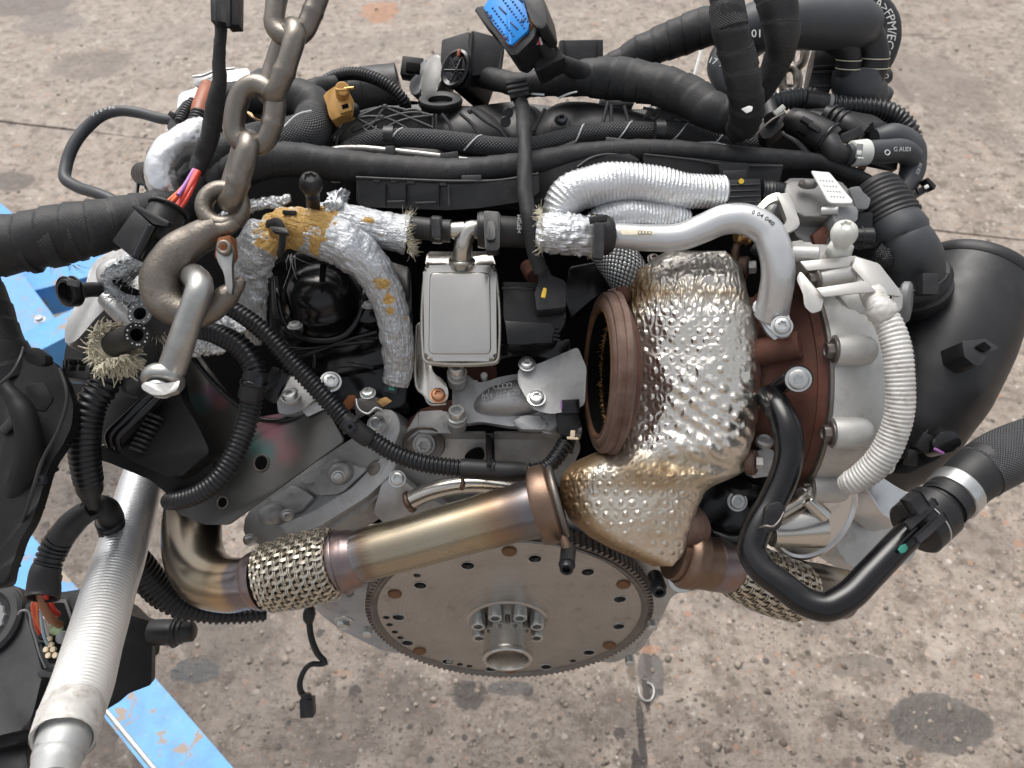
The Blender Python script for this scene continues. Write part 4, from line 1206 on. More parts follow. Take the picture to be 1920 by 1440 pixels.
# taped main loom reaching in from the left edge, with net bands
lo = tube('wiring_loom', [(-70, 470, .60, 58), (-20, 463, .60, 56), (40, 455, .602, 53), (110, 440, .606, 53), (170, 428, .612, 50), (240, 412, .625, 44), (300, 398, .645, 40), (345, 372, .67, 36), (385, 340, .68, 34), (420, 320, .69, 34), (470, 312, .695, 32)], M['tape'], None, seg=40, step=3, rf=tape(.016, .05, .012), ang=180)
tag(lo, 'thick black taped wiring loom with net bands entering at the left edge', 'wiring loom', 'black taped looms')
for a, b, r in (((50, 461, .6025), (60, 459, .603), 53.2), ((86, 450, .604), (112, 445, .606), 53.8), ((134, 439, .608), (146, 436, .609), 52.6)):
    tube('net_band', [(*a, r), (*b, r)], M['net_fine'], lo, seg=40, step=3, ang=180)
fray('loose_threads', P(122, 496, .59), UPV * -1, 14, .014, .010, .6, M['plastic'], lo, .00022, seed=5)
# alloy bracket behind, with torn foil and pipe stub
ab = poly('mounting_bracket', [(172, 492), (214, 466), (262, 452), (300, 470), (300, 560), (216, 560), (176, 600), (150, 632), (126, 652), (118, 628), (130, 590), (158, 548), (164, 520)], Pl(200, 540, .69, (-.2, -.4, .9)), .022, M['cast_alu'], ENG, 3, 12)
blob('boss', Pl(200, 520, .684, (-.2, -.4, .9)), [(180, 500), (226, 476), (250, 500), (214, 540), (182, 540)], .008, M['cast_alu'], ab)
fs = tube('foil_sleeve', [(300, 470, .655, 22), (268, 486, .65, 23), (236, 504, .648, 22), (214, 516, .647, 20), (202, 524, .648, 17)], M['foil'], ENG, seg=36, step=2.2, rf=crumple(.0016, 120, .001, 300), ang=180)
tube('torn_foil', [(205, 528, .645, 12), (216, 546, .642, 12), (240, 556, .640, 10), (272, 553, .638, 10), (290, 545, .64, 9)], M['foil_cloth'], fs, seg=26, step=2, rf=crumple(.003, 140, .002, 340), ang=180, flat=.6)
blob('torn_opening', Pl(235, 538, .632), [(206, 526), (222, 518), (246, 540), (276, 546), (256, 556), (228, 548)], .0015, M['dark_void'], fs, thick=.002)
fray('foil_shreds', P(240, 545, .634), NC + UPV * -.4, 120, .008, .018, 1.0, M['foil_cloth'], fs, .0005, .7, seed=9)
# quick coupling sticking out left
qc = tube('coupling_stub', [(205, 545, .69, 14), (170, 543, .672, 14), (146, 546, .662, 15)], M['plastic'], ENG, seg=20)
qa = P(118, 550, .65) - P(160, 544, .668)
lathe('coupling_ring', [(19, 0), (24, 2), (27, 6), (27, 20), (25, 23), (20, 24), (18, 8), (0, 8)], P(144, 546, .660), qa, M['plastic'], qc, 30, 40, S_(.66))
for k in range(2):
    ringx('retaining_clip', P(139 - k * 14, 546 + k, .657 - k * .004), qa, 27 * S_(.66), 2.4 * S_(.66), M['plastic_gloss'], qc, 30, 8)
boxp('release_tab', 135, 530, .636, 20, 12, 10, M['grey_plastic'], qc, -12)
# cut coolant hoses with frayed lagging
gp = tube('metal_pipe', [(200, 560, .662, 16), (218, 580, .655, 17), (240, 600, .645, 18), (262, 612, .636, 18)], M['cast_alu'], ENG, seg=22)
h1 = tube('cut_hose', [(312, 640, .668, 25), (300, 622, .650, 25), (284, 603, .632, 24), (262, 588, .612, 23.5)], M['grey_hose'], ENG, seg=28, hole=(1, .52, .03))
h2 = tube('cut_hose', [(196, 655, .65, 24), (216, 645, .632, 24), (238, 635, .612, 24), (257, 628, .596, 24)], M['rubber'], ENG, seg=28, hole=(1, .52, .03))
for hh, e, dn, sd_ in ((h1, (262, 588, .612), P(262, 588, .612) - P(284, 603, .632), 3), (h2, (257, 628, .596), P(257, 628, .596) - P(238, 635, .612), 4)):
    rg = np.random.default_rng(sd_); x, y, z = basis(dn)
    for i in range(13):                          # cut ends of the reinforcing cords
        t = 2 * pi * (i + rg.uniform(-.3, .3)) / 13
        cyl('cord_end', P(*e) + (x * cos(t) + y * sin(t)) * 18.5 * S_(e[2]) - z * .001, P(*e) + (x * cos(t) + y * sin(t)) * 18.5 * S_(e[2]) + z * .0004, .0007 * rg.uniform(.7, 1.3), M['white_print'], hh, seg=6)
ha = P(257, 628, .596) - P(196, 655, .65)
fray('frayed_lagging', P(214, 650, .632), ha, 420, .0095, .019, 1.2, M['straw'], h2, .0014, .95, .3, seed=2, inner=.7)
fray('frayed_lagging', P(222, 682, .625), ha * .4 + UPV * -.06, 240, .0105, .016, .9, M['straw'], h2, .0015, .8, .3, seed=6, inner=.1)
fray('frayed_lagging', P(306, 606, .645), ha * .6 + RT * .02, 160, .014, .014, 1.0, M['straw'], h1, .0006, 1, .2, seed=8, inner=.4)
tube('lagging_cuff', [(196, 660, .648, 30), (206, 654, .64, 34), (216, 650, .634, 36)], M['straw'], h2, seg=30, step=2, rf=crumple(.003, 200, .002, 400), ang=180)
# foil wrapped hose at upper left with corrugated and orange tube
fe = tube('foil_elbow', [(386, 240, .668, 24), (370, 250, .664, 29), (346, 266, .658, 30), (318, 286, .652, 31), (302, 312, .648, 29), (304, 340, .648, 28), (316, 372, .652, 25), (332, 402, .656, 20)], M['foil_smooth'], ENG, seg=44, step=2.2, rf=crumple(.0006, 55, .0004, 190), ang=180)
tube('bellows_tube', [(380, 238, .668, 15), (372, 254, .664, 15)] if False else [(376, 212, .672, 15), (366, 236, .667, 15), (352, 260, .662, 15)], M['conduit'], ENG, seg=20, ring=(6.5, 2.2), prof=RIBS)
tube('orange_tube', [(388, 160, .70, 12), (386, 178, .69, 17), (378, 200, .68, 17.5), (372, 222, .672, 16)], M['orange_tube'], ENG, seg=24)
cb = poly('cable_bracket', [(312, 236), (322, 218), (344, 188), (362, 184), (370, 196), (356, 232), (338, 250), (318, 250)], Pl(340, 220, .70, (-.3, -.3, .9)), .016, M['plastic'], ENG, 1.5, 5)
tube('bellows_tube', [(366, 190, .69, 10), (350, 210, .685, 11), (338, 232, .68, 11)], M['conduit'], cb, seg=18, ring=(6, 2), prof=RIBS)
boxp('clip', 322, 214, .70, 14, 10, 10, M['plastic'], cb, -30)
boxp('clip', 282, 284, .70, 14, 14, 10, M['plastic'], cb, -30)
sb = poly('side_cover', [(292, 290), (300, 262), (318, 246), (340, 250), (330, 290), (296, 350), (284, 372), (268, 350), (272, 318)], Pl(300, 310, .70, (-.4, -.3, .85)), .05, M['plastic_gloss'], ENG, 3, 9)
cylp('union', (268, 326, .71), (292, 330, .68), 22, M['plastic'], sb); ringx('union_ring', P(276, 318, .70), UPV + RT * .2, 14 * S_(.7), 3 * S_(.7), M['plastic'], sb, 24, 8)
tube('gold_pipe', [(254, 372, .71, 5), (258, 340, .71, 5), (266, 316, .712, 5)], M['stainless'], sb, seg=10)
# thin vacuum hose looping out at left
vh = tube('vacuum_hose', [(330, 226, .72, 9), (300, 222, .725, 10), (262, 212, .73, 10), (222, 208, .73, 10), (196, 214, .73, 10.5), (164, 238, .73, 11), (138, 272, .725, 11), (124, 312, .72, 11), (122, 334, .715, 11), (142, 349, .71, 11), (180, 362, .70, 11), (212, 376, .695, 11), (232, 392, .69, 11), (244, 412, .69, 11)], M['grey_hose'], ENG, seg=18)
sw = sweep([(262, 212, .73, 10), (222, 208, .73, 10), (196, 214, .73, 10.5), (164, 238, .73, 11), (138, 272, .725, 11)], 10, 12, 3)
text_tube('hose_print', 'V 2 6 > PA', sw, .42, .3, 7, .73, M['white_print'], vh, flip=True)
# upright taped cable with cut wires, and its plugs
uc = tube('taped_cable', [(416, -40, .60, 15), (416, 20, .602, 13), (414, 60, .605, 11), (411, 110, .61, 11), (412, 150, .615, 12), (404, 190, .622, 15), (398, 232, .63, 17), (388, 270, .635, 16), (376, 300, .64, 15), (366, 324, .64, 14)], M['tape'], None, seg=22, step=2.5, rf=tape(.02, .08, .05), ang=180)
tag(uc, 'upright black taped cable left of the chain with a flat plug on top', 'cable')
pg = poly('plug', [(393, -30), (447, -30), (446, 46), (424, 47), (424, 40), (395, 40)], Pl(420, 10, .59), .012, M['plastic'], uc, 1.5, 2)
boxp('plug_rib', 404, 8, .587, 3, 60, 3, M['plastic_dusty'], pg); boxp('plug_rib', 428, 5, .588, 8, 90, 3, M['plastic'], pg)
wp = thing('cut_wire_plug', 'square black plug with cut red and orange wires beside the hook', 'connector', P(280, 440, .60))
cylp('plug_body', (316, 392, .615), (286, 452, .605), 34, M['plastic'], wp)
ringx('plug_collar', P(316, 393, .613), P(316, 392, .615) - P(286, 452, .605), 35 * S_(.61), 3.5 * S_(.61), M['plastic'], wp, 32, 8)
poly('plug_cover', [(252, 391), (286, 424), (252, 486), (210, 452)], Pl(250, 440, .588, (-.1, -.62, .78)), .02, M['plastic'], wp, 1.5, 3)
poly('cover_lip', [(246, 386), (252, 382), (318, 416), (312, 424), (288, 420)], Pl(280, 405, .589), .008, M['plastic_dusty'], wp, 1.2, 3)
cylp('plug_rod', (286, 424, .588), (256, 484, .586), 11, M['plastic_gloss'], wp)
for i, (mt, a, b, c, r) in enumerate((('red_wire', (372, 322), (346, 366), (322, 402), 6), ('red_wire', (368, 320), (350, 355), (328, 398), 5), ('orange_wire', (366, 322), (338, 356), (302, 388), 3.4), ('orange_wire', (364, 324), (340, 360), (308, 392), 3), ('violet_wire', (364, 318), (348, 345), (334, 366), 4), ('red_wire', (368, 326), (348, 372), (316, 398), 3.4), ('red_wire', (372, 326), (352, 370), (328, 406), 4), ('orange_wire', (362, 326), (334, 364), (298, 390), 3))):
    tube('wire', [(*a, .63, r), (*b, .618 + .002 * (i % 3), r), (*c, .612, r)], M[mt], wp, seg=10)
# foil sleeve with yellow lining, over the black cover
ys = thing('foil_hose_wrap', 'torn silver foil hose wrap showing yellow lining beside the hook', 'insulation', P(600, 450, .65))
tube('foil_arm', [(556, 418, .640, 26), (520, 436, .642, 36), (486, 462, .650, 44), (466, 504, .660, 46), (466, 550, .668, 42), (474, 596, .676, 32), (478, 640, .69, 20)], M['foil_cloth'], ys, seg=60, step=2.2, rf=crumple(.0030, 60, .0011, 200), ang=180, flat=.55)
tube('foil_arm', [(520, 418, .630, 30), (556, 428, .626, 40), (604, 442, .622, 44), (652, 462, .622, 42), (694, 500, .626, 37), (722, 548, .634, 33), (738, 600, .642, 31), (746, 652, .650, 30), (746, 700, .658, 27), (742, 720, .660, 25)], M['foil_cloth'], ys, seg=60, step=2.2, rf=crumple(.0013, 60, .0008, 210), ang=180)
fb = tube('foil_arm', [(596, 402, .634, 22), (640, 412, .632, 32), (690, 424, .632, 33), (734, 434, .634, 35), (764, 440, .636, 37)], M['foil_cloth'], ys, seg=56, step=2.2, rf=crumple(.0013, 60, .0008, 210), ang=180)
fray('frayed_end', P(764, 440, .636), RT + UPV * .12, 260, .011, .016, .35, M['straw'], fb, .0004, seed=12, inner=.75)
tube('foil_tuft', [(622, 402, .625, 12), (628, 384, .624, 15), (634, 370, .63, 10), (650, 374, .636, 7)], M['foil_cloth'], fb, seg=36, step=1.6, rf=crumple(.004, 110, .002, 300), ang=180)
tube('foil_flap', [(400, 452, .662, 14), (430, 400, .665, 14), (470, 386, .662, 11), (520, 378, .655, 10), (545, 372, .65, 6)], M['foil'], ys, seg=30, step=2.2, rf=crumple(.0022, 90, .001, 300), ang=180, flat=.5)
tube('foil_rag', [(392, 640, .672, 20), (420, 620, .668, 28), (452, 604, .668, 20), (470, 596, .67, 12)], M['foil_cloth'], ys, seg=36, step=2, rf=crumple(.004, 90, .002, 260), ang=180, flat=.4)
tube('foil_rag', [(350, 655, .664, 14), (390, 642, .66, 24), (430, 640, .66, 18)], M['foil'], ys, seg=36, step=2, rf=crumple(.004, 90, .002, 260), ang=180, flat=.4)
for ch in [o for o in bpy.data.objects if o.parent == ys]:
    paint(ch, [(552, 424, 60, 36), (540, 430, 40, 30), (530, 452, 30, 26), (604, 398, 26, 12), (590, 466, 10, 14), (490, 456, 12, 9), (714, 530, 16, 14), (728, 558, 12, 10), (690, 412, 16, 6), (732, 582, 7, 6), (610, 450, 6, 5), (566, 480, 8, 8)])
tube('retaining_strap', [(500, 420, .612, 8), (524, 420, .600, 9), (530, 436, .598, 10), (528, 462, .602, 10), (522, 480, .612, 8)], M['plastic'], ys, seg=14, flat=.3)
poly('strap_tab', [(505, 424), (536, 426), (542, 438), (514, 434)], Pl(524, 430, .595, (0, -.2, 1)), .003, M['plastic'], ys, 1, 3)
boxp('clip', 542, 398, .608, 26, 8, 10, M['plastic'], ys, -4)
fray('loose_threads', P(548, 478, .612), UPV * -1 + NC * .2, 8, .022, .004, .25, M['white_print'], ys, .0002, seed=17)
# rubber-headed cover stud
bs = tube('cover_stud', [(590, 412, .640, 13), (588, 392, .628, 13), (586, 366, .612, 13.5)], M['rubber'], ENG, seg=20)
lathe('ball_head', [(0, -22), (10, -20), (18, -13), (22, -2), (21, 8), (17, 17), (12, 20), (11, 20), (8, 16), (0, 16)], P(583, 346, .602), P(583, 346, .602) - P(588, 392, .628), M['rubber'], bs, 32, 40, S_(.602), fn=lambda t, h, r: 1 + (.12 * cos(6 * t) if h > 15 and r < 11.5 else 0))
# black valve cover with its domed cap and U-shaped rims
vc = poly('valve_cover', [(505, 500), (560, 470), (700, 480), (770, 500), (775, 640), (760, 760), (690, 780), (600, 740), (540, 690), (505, 660)], Pl(640, 600, .725, (0, -.55, .83)), .05, M['plastic_gloss'], ENG, 3, 10)
lathe('cap_dome', [(0, 62), (22, 60), (42, 52), (58, 36), (66, 16), (68, 0), (72, -4), (72, -16), (70, -18), (70, -40)], P(602, 556, .700), NC * .75 + UPV * .7, M['plastic_gloss'], vc, 44, 50, S_(.69))
boxp('cap_slot', 604, 510, .642, 10, 36, 10, M['dark_void'], vc, -3)
for r_, d_ in ((6, .684),):
    tube('cap_rim', [(524 - r_, 520, d_ + .01, 5), (528 - r_, 560, d_, 6), (536 - r_ * .6, 600 + r_ * .4, d_, 6), (566, 626 + r_, d_, 6), (604, 632 + r_ * 1.1, d_, 6), (644, 624 + r_, d_, 6), (668 + r_ * .6, 596 + r_ * .4, d_, 6), (676 + r_, 560, d_, 6), (678 + r_, 520, d_ + .01, 5)], M['plastic_gloss'], vc, seg=14)
for a, b, r_ in (((528, 662), (700, 640), 4), ((560, 670), (706, 622), 5), ((590, 660), (590, 690), 4), ((630, 688), (700, 690), 3), ((650, 678), (698, 692), 2.2)):
    tube('cover_rib', [(*a, .69, r_), ((a[0] + b[0]) / 2, (a[1] + b[1]) / 2 - 3, .688, r_), (*b, .69, r_)], M['plastic_gloss'], vc, seg=10)
poly('cover_ledge', [(540, 650), (660, 652), (720, 628), (730, 680), (640, 700), (560, 690)], Pl(640, 670, .705, (0, -.5, .86)), .02, M['plastic_gloss'], vc, 2, 6)
poly('cover_ear', [(512, 598), (540, 590), (572, 606), (566, 630), (530, 634)], Pl(545, 612, .684, (0, -.5, .86)), .02, M['plastic_gloss'], vc, 2.5, 8)
poly('cover_ear', [(672, 560), (716, 556), (722, 590), (700, 606), (672, 604)], Pl(695, 580, .684, (0, -.5, .86)), .02, M['plastic_gloss'], vc, 2.5, 8)
# small clip block and green plug under the foil arm
cbk = poly('spring_clip', [(664, 752), (690, 738), (716, 750), (706, 772), (680, 778), (668, 786)], Pl(690, 760, .662), .012, M['steel_dark'], ENG, 1, 4)
tube('clip_wire', [(668, 748, .655, 2.5), (672, 766, .652, 2.5), (690, 776, .651, 2.5), (706, 764, .652, 2.5), (716, 768, .654, 2.5)], M['zinc'], cbk, seg=8)
bolt('torx', 690, 738, .652, NC * .6 + UPV * .6, 12, cbk)
poly('rust_tab', [(642, 756), (654, 740), (668, 742), (662, 764), (650, 770)], Pl(654, 754, .664), .004, M['rust_orange'], ENG, 1, 4)
gb = boxp('green_plug', 733, 728, .655, 26, 18, 16, M['bolt_black'], ENG, -12)
boxp('plug_face', 734, 729, .6538, 12, 6, 4, M['green_paint'], gb, -12)
poly('brass_lug', [(704, 750), (724, 744), (736, 752), (716, 764)], Pl(720, 754, .658), .003, M['brass'], gb, .8, 2)
sdr = poly('head_shoulder', [(690, 790), (712, 766), (742, 770), (752, 800), (738, 840), (712, 838), (684, 812)], Pl(715, 800, .70, (-.2, -.5, .85)), .03, M['cast_alu'], ENG, 3, 9)
bolt('torx', 706, 796, .688, NC * .8 + UPV * .2 - RT * .2, 15, sdr)

# ---------------------------------------------------------------- black plastic housing on the left bank
bx = thing('plastic_housing', 'matte black plastic housing with ribs behind the thumb screw shackle', 'housing', P(270, 860, .68))
hp = Pl(250, 760, .672, (-.25, -.5, .83))
poly('housing_body', [(150, 592), (196, 556), (232, 572), (290, 628), (330, 690), (338, 745), (372, 800), (396, 850), (330, 900), (240, 862), (172, 800), (118, 700), (122, 650)], hp, .012, M['plastic_matte'], bx, 6, 16)
poly('housing_face', [(224, 722), (262, 700), (300, 742), (262, 782), (214, 836), (178, 830), (172, 760)], hp.off(.008), .012, M['plastic_dusty'], bx, 5, 14)
poly('housing_skirt', [(180, 836), (206, 846), (300, 872), (404, 864), (398, 890), (340, 930), (318, 930), (282, 900), (205, 868), (184, 862)], Pl(290, 880, .664, (-.15, -.75, .65)), .014, M['plastic_matte'], bx, 3, 6)
for off, hgt, wv in ((0, .014, 0), (14, .011, 4)):
    tube('band', [(284 + off, 738 + wv, .650, 8), (262 + off, 760 + wv, .648, 9), (230 + off, 790 + wv, .648, 9), (204 + off, 820 + wv, .649, 9), (208 + off, 838 + wv, .652, 8)], M['plastic_gloss'], bx, seg=14, flat=.6)
for k in range(8):
    x, y = 278 - k * 5, 776 + k * 9
    tube('rib', [(x, y, .657, 2.6), (x + 18, y + 6, .655, 3), (x + 30, y + 11, .660, 2)], M['plastic_dusty'], bx, seg=8)
tube('edge_bead', [(232, 712, .645, 3), (233, 732, .644, 3), (240, 740, .644, 3), (258, 746, .646, 3)], M['plastic_dusty'], bx, seg=8)
gc = boxp('socket', 146, 690, .638, 52, 40, 40, M['plastic'], bx, -4, NC * .9 + UPV * .3)
for i in range(2):
    for j in range(3): boxp('socket_cell', 136 + i * 17 + (j - 1) * .5, 678 + j * 12.5, .6372, 12, 9, 5, M['dark_void'], gc, -4, NC * .9 + UPV * .3, .8)
tube('socket_rib', [(122, 676, .64, 4), (122, 690, .638, 4), (124, 706, .639, 4)], M['plastic_gloss'], gc, seg=8)

# ---------------------------------------------------------------- corrugated conduits
def conduit(name, pts, label, cat='conduit', r=14, ring=(8, 2.5), seg=20, group='corrugated black conduits', parent=None, mat='conduit'):
    o = tube(name, pts, M[mat], parent, r=r, seg=seg, ring=ring, ang=180)
    if label: tag(o, label, cat, group)
    return o
c1 = conduit('conduit', [(424, 574, .628, 13), (450, 588, .626, 14), (490, 618, .626, 15), (540, 672, .63, 15.5), (590, 725, .636, 15.5), (634, 772, .642, 15.5), (664, 802, .645, 15), (700, 826, .648, 15), (740, 850, .65, 15), (790, 868, .652, 15), (840, 876, .654, 15), (900, 881, .655, 15), (980, 884, .656, 15)], 'long corrugated conduit sweeping down right from the hook to the shield')
tube('sleeve', [(646, 788, .641, 18), (662, 800, .641, 18), (682, 816, .643, 18.5), (692, 822, .645, 18)], M['rubber'], c1, seg=20)
tb = boxp('cable_tie', 656, 800, .624, 20, 20, 8, M['bolt_black'], c1, 40); boxp('tie_eye', 656, 800, .623, 7, 7, 4, M['dark_void'], tb, 40)
tube('tie_strap', [(644, 812, .640, 4), (654, 800, .626, 4), (674, 776, .640, 5)], M['plastic_dusty'], c1, seg=8, flat=.4)
tube('sleeve', [(864, 878, .652, 18), (880, 879, .652, 19), (960, 884, .654, 19), (985, 884, .656, 17)], M['rubber'], c1, seg=22)
for k in range(3): ringx('coil', P(913 + k * 7, 880, .6535), RT, 19.5 * S_(.653), 2 * S_(.653), M['plastic_gloss'], c1, 26, 8)
tube('hook_clip', [(917, 868, .640, 5), (918, 850, .68, 4), (918, 820, .70, 4)], M['plastic'], c1, seg=8)
conduit('conduit', [(990, 884, .656, 14), (1008, 884, .655, 14), (1030, 872, .655, 13), (1050, 848, .66, 13), (1062, 828, .665, 14)], 'short conduit stub rising beside the rusty ring to a small plug', ring=(9, 2.4))
sp2 = poly('sensor_plug', [(1044, 780), (1050, 768), (1084, 770), (1090, 800), (1074, 818), (1048, 816)], Pl(1066, 795, .655), .022, M['plastic'], ENG, 2, 5)
boxp('latch', 1070, 762, .648, 34, 26, 16, M['plastic_gloss'], sp2, 3)
boxp('lock_pin', 1053, 759, .6475, 3, 16, 5, M['violet_wire'], sp2, 0)
boxp('plug_boot', 1063, 832, .662, 30, 34, 24, M['plastic'], sp2, -14)
boxp('push_pin', 1074, 822, .645, 22, 5, 6, M['cream_pin'], sp2, -4); boxp('push_pin', 1074, 814, .645, 9, 14, 5, M['cream_pin'], sp2, -4)
c2_ = conduit('conduit', [(366, 618, .645, 14), (392, 622, .64, 16), (424, 634, .636, 18), (452, 652, .634, 19), (472, 678, .634, 19), (480, 706, .636, 19), (474, 736, .638, 18), (468, 770, .638, 18), (456, 812, .636, 18), (436, 860, .634, 18), (408, 900, .634, 17), (372, 926, .638, 16), (336, 938, .645, 15), (316, 940, .66, 14)], 'corrugated conduit arching over the iridescent plate at left', ring=(8.6, 2.8))
tube('sleeve', [(480, 696, .634, 22), (478, 706, .634, 22.5), (470, 738, .635, 22), (467, 748, .636, 21)], M['rubber'], c2_, seg=22)
tb = boxp('cable_tie', 484, 716, .612, 14, 20, 8, M['bolt_black'], c2_, -8)
ringx('tie_band', P(476, 718, .634), P(474, 736, .638) - P(480, 700, .636), 24 * S_(.634), 2.5 * S_(.634), M['plastic_gloss'], c2_, 26, 8, fl=2)
pb = boxp('plug_block', 512, 722, .655, 34, 60, 20, M['plastic'], ENG, -28)
for k in range(4): boxp('block_rib', 500 + k * 7, 722 - k * 5, .6535, 3, 46, 4, M['plastic_gloss'], pb, -28)

# ================================================================= lower left: conduits, ridged pipe, black boxes
c3_ = conduit('conduit', [(202, 700, .64, 26), (192, 726, .636, 25), (174, 752, .632, 25), (162, 790, .632, 26), (158, 840, .636, 26), (162, 880, .642, 24), (167, 906, .648, 23)], 'vertical corrugated conduit below the frayed hose end', ring=(10.5, 3.4), seg=26)
tube('sleeve', [(196, 704, .636, 29), (206, 690, .64, 28)], M['rubber'], c3_, seg=24)
tube('sleeve', [(166, 898, .647, 24), (168, 916, .65, 24), (170, 930, .655, 18), (178, 950, .66, 12)], M['rubber'], c3_, seg=24)
c4_ = tube('conduit', [(172, 955, .668, 20), (150, 968, .668, 22), (132, 985, .668, 24), (112, 1010, .67, 24)], M['rubber'], None, r=24, seg=24)
tag(c4_, 'short branch conduit with rubber boot feeding the cut multi pin plug', 'conduit', 'corrugated black conduits')
tube('corrugated_part', [(116, 1004, .67, 21), (100, 1032, .67, 22), (88, 1062, .668, 21)], M['conduit'], c4_, ring=(10, 4), seg=24)
tube('boot', [(90, 1060, .668, 25), (86, 1070, .667, 27), (80, 1118, .665, 30), (79, 1122, .664, 30)], M['rubber'], c4_, seg=28, hole=(1, .86, .02))
ringx('split_ring', P(172, 952, .664), NC + RT * .3 + UPV * .2, 18 * S_(.66), 3 * S_(.66), M['rubber'], c4_, 28, 10)
c5_ = tube('conduit', [(170, 950, .672, 14), (190, 950, .68, 22), (206, 966, .70, 23), (216, 1000, .72, 19)], M['rubber'], None, seg=22)
tag(c5_, 'corrugated conduit passing behind the silver ridged pipe to the exhaust elbow', 'conduit', 'corrugated black conduits')
tube('corrugated_part', [(204, 975, .70, 21), (226, 1020, .735, 24), (262, 1064, .755, 27), (300, 1108, .77, 26), (340, 1138, .78, 20), (390, 1152, .79, 14), (440, 1156, .80, 11), (500, 1152, .81, 10)], M['conduit'], c5_, ring=(10.5, 3.4), seg=26, ang=180)
# silver ridged pipe coming towards the camera
rp = tube('ridged_pipe', [(290, 850, .80, 37), (266, 905, .775, 37), (243, 985, .735, 41), (212, 1085, .685, 45), (186, 1170, .642, 49), (158, 1270, .595, 53), (132, 1345, .56, 55), (119, 1385, .54, 56)], M['duct_skin'], None, seg=56, ring=(7.8, 1.3), prof=RIBS, ang=180, hole=(1, .9, .012),
          rf=lambda s, th, R: R * .012 * (np.sin(s * 40 + 2 * th) + np.sin(s * 90 - th)))
tag(rp, 'long silver ridged flexible pipe slanting down towards the camera at lower left', 'pipe')
tube('worn_end', [(138, 1328, .567, 55.5), (126, 1364, .548, 57.5), (118, 1388, .538, 57.5)], M['white_sleeve'], rp, seg=48, step=3, cap=False, rf=crumple(.0008, 60, .0006, 200), ang=180)
tube('inner_stub', [(128, 1362, .552, 47), (114, 1405, .535, 47), (112, 1410, .534, 44), (106, 1428, .526, 44), (104, 1434, .524, 41), (98, 1470, .51, 40)], M['duct_grey'], rp, seg=40, step=3)
ringx('stub_bead', P(110, 1418, .531), P(98, 1470, .51) - P(114, 1405, .535), 44.5 * S_(.53), 1.6 * S_(.53), M['duct_grey'], rp, 40, 8)
# black box with round cap at lower left
bb = thing('black_box', 'large black plastic box with round cap at the bottom left corner', 'box', P(60, 1300, .86))
bp = Pl(80, 1250, .80, (-.05, -.25, .97))
poly('box_lid', [(-90, 1100), (-20, 1092), (40, 1100), (48, 1150), (80, 1262), (64, 1330), (52, 1366), (2, 1378), (-90, 1400)], bp, .04, M['plastic_dusty'], bb, 8, 12, segs=4)
poly('box_side', [(40, 1120), (190, 1098), (240, 1150), (236, 1200), (120, 1250), (110, 1330), (40, 1392), (-60, 1420), (-60, 1380), (50, 1360), (70, 1280)], bp.off(-.012), .08, M['plastic_matte'], bb, 5, 10)
poly('box_wing', [(150, 1300), (210, 1150), (240, 1152), (286, 1166), (284, 1284), (242, 1300), (224, 1316), (170, 1348), (150, 1400)], Pl(220, 1240, .80, (.3, -.5, .8)), .03, M['plastic_matte'], bb, 3, 6)
poly('box_foot', [(-40, 1400), (48, 1388), (52, 1440), (40, 1480), (-40, 1490)], bp.off(-.03), .04, M['plastic'], bb, 4, 6)
cq = RT + UPV * .02
lathe('port', [(0, 0), (22, 0), (24, 3), (24, 46), (26, 48), (26, 52), (22, 54), (22, 60), (20, 62), (18, 80), (12, 84), (0, 84)], P(282, 1186, .80), cq, M['plastic'], bb, 28, 38, S_(.80))
ringx('port_ring', P(328, 1186, .80), cq, 25 * S_(.8), 3 * S_(.8), M['plastic'], bb, 28, 8)
cap_ = lathe('round_cap', [(74, 0), (74, 10), (68, 16), (56, 16), (52, 10), (44, 4), (0, 4)], bp.at(-26, 1165), bp.n, M['plastic_dusty'], bb, 56, 38, S_(.80))
lathe('cap_insert', [(40, 3), (38, 8), (0, 9)], bp.at(-26, 1165), bp.n, M['grey_plastic'], cap_, 40, 38, S_(.80), fn=lambda t, h, r: 1 + .05 * cos(14 * t))
# open multi-pin plug with cut wires
mp_ = thing('multi_pin_plug', 'open black multi pin plug with cut coloured wires and cream pins', 'connector', P(110, 1190, .72))
mpl = Pl(110, 1190, .715, (-.12, -.35, .93))
body = poly('plug_body', [(46, 1134), (62, 1124), (124, 1122), (160, 1222), (158, 1236), (108, 1252), (86, 1252), (62, 1190)], mpl, .03, M['plastic'], mp_, 1.5, 5)
poly('cavity', [(54, 1138), (66, 1130), (120, 1130), (150, 1222), (104, 1244), (92, 1244), (70, 1190)], mpl.off(.0004), .002, M['dark_void'], mp_, .5, 3)
poly('plug_wall', [(126, 1118), (158, 1104), (186, 1190), (172, 1222), (160, 1228)], mpl.off(.004), .03, M['plastic'], mp_, 2, 4)
poly('plug_ear', [(68, 1262), (76, 1254), (96, 1262), (130, 1252), (128, 1262), (100, 1272), (84, 1268), (72, 1270)], mpl, .012, M['plastic_dusty'], mp_, 1, 4)
tube('latch_wire', [(34, 1152, .712, 2.4), (38, 1146, .71, 2.4), (46, 1144, .71, 2.4), (54, 1148, .712, 2.4), (58, 1170, .712, 2.4), (66, 1196, .712, 2.4), (76, 1230, .712, 2.4), (86, 1252, .712, 2.4)], M['grey_plastic'], mp_, seg=8)
for a, b in (((60, 1160), (72, 1164)), ((64, 1178), (78, 1182)), ((72, 1200), (84, 1204)), ((78, 1222), (96, 1226)), ((96, 1228), (98, 1246)), ((98, 1240), (116, 1232)), ((116, 1232), (114, 1218)), ((68, 1188), (80, 1196))):
    tube('cell_wall', [(*a, .711, 2), (*b, .711, 2)], M['plastic_dusty'], mp_, seg=6)
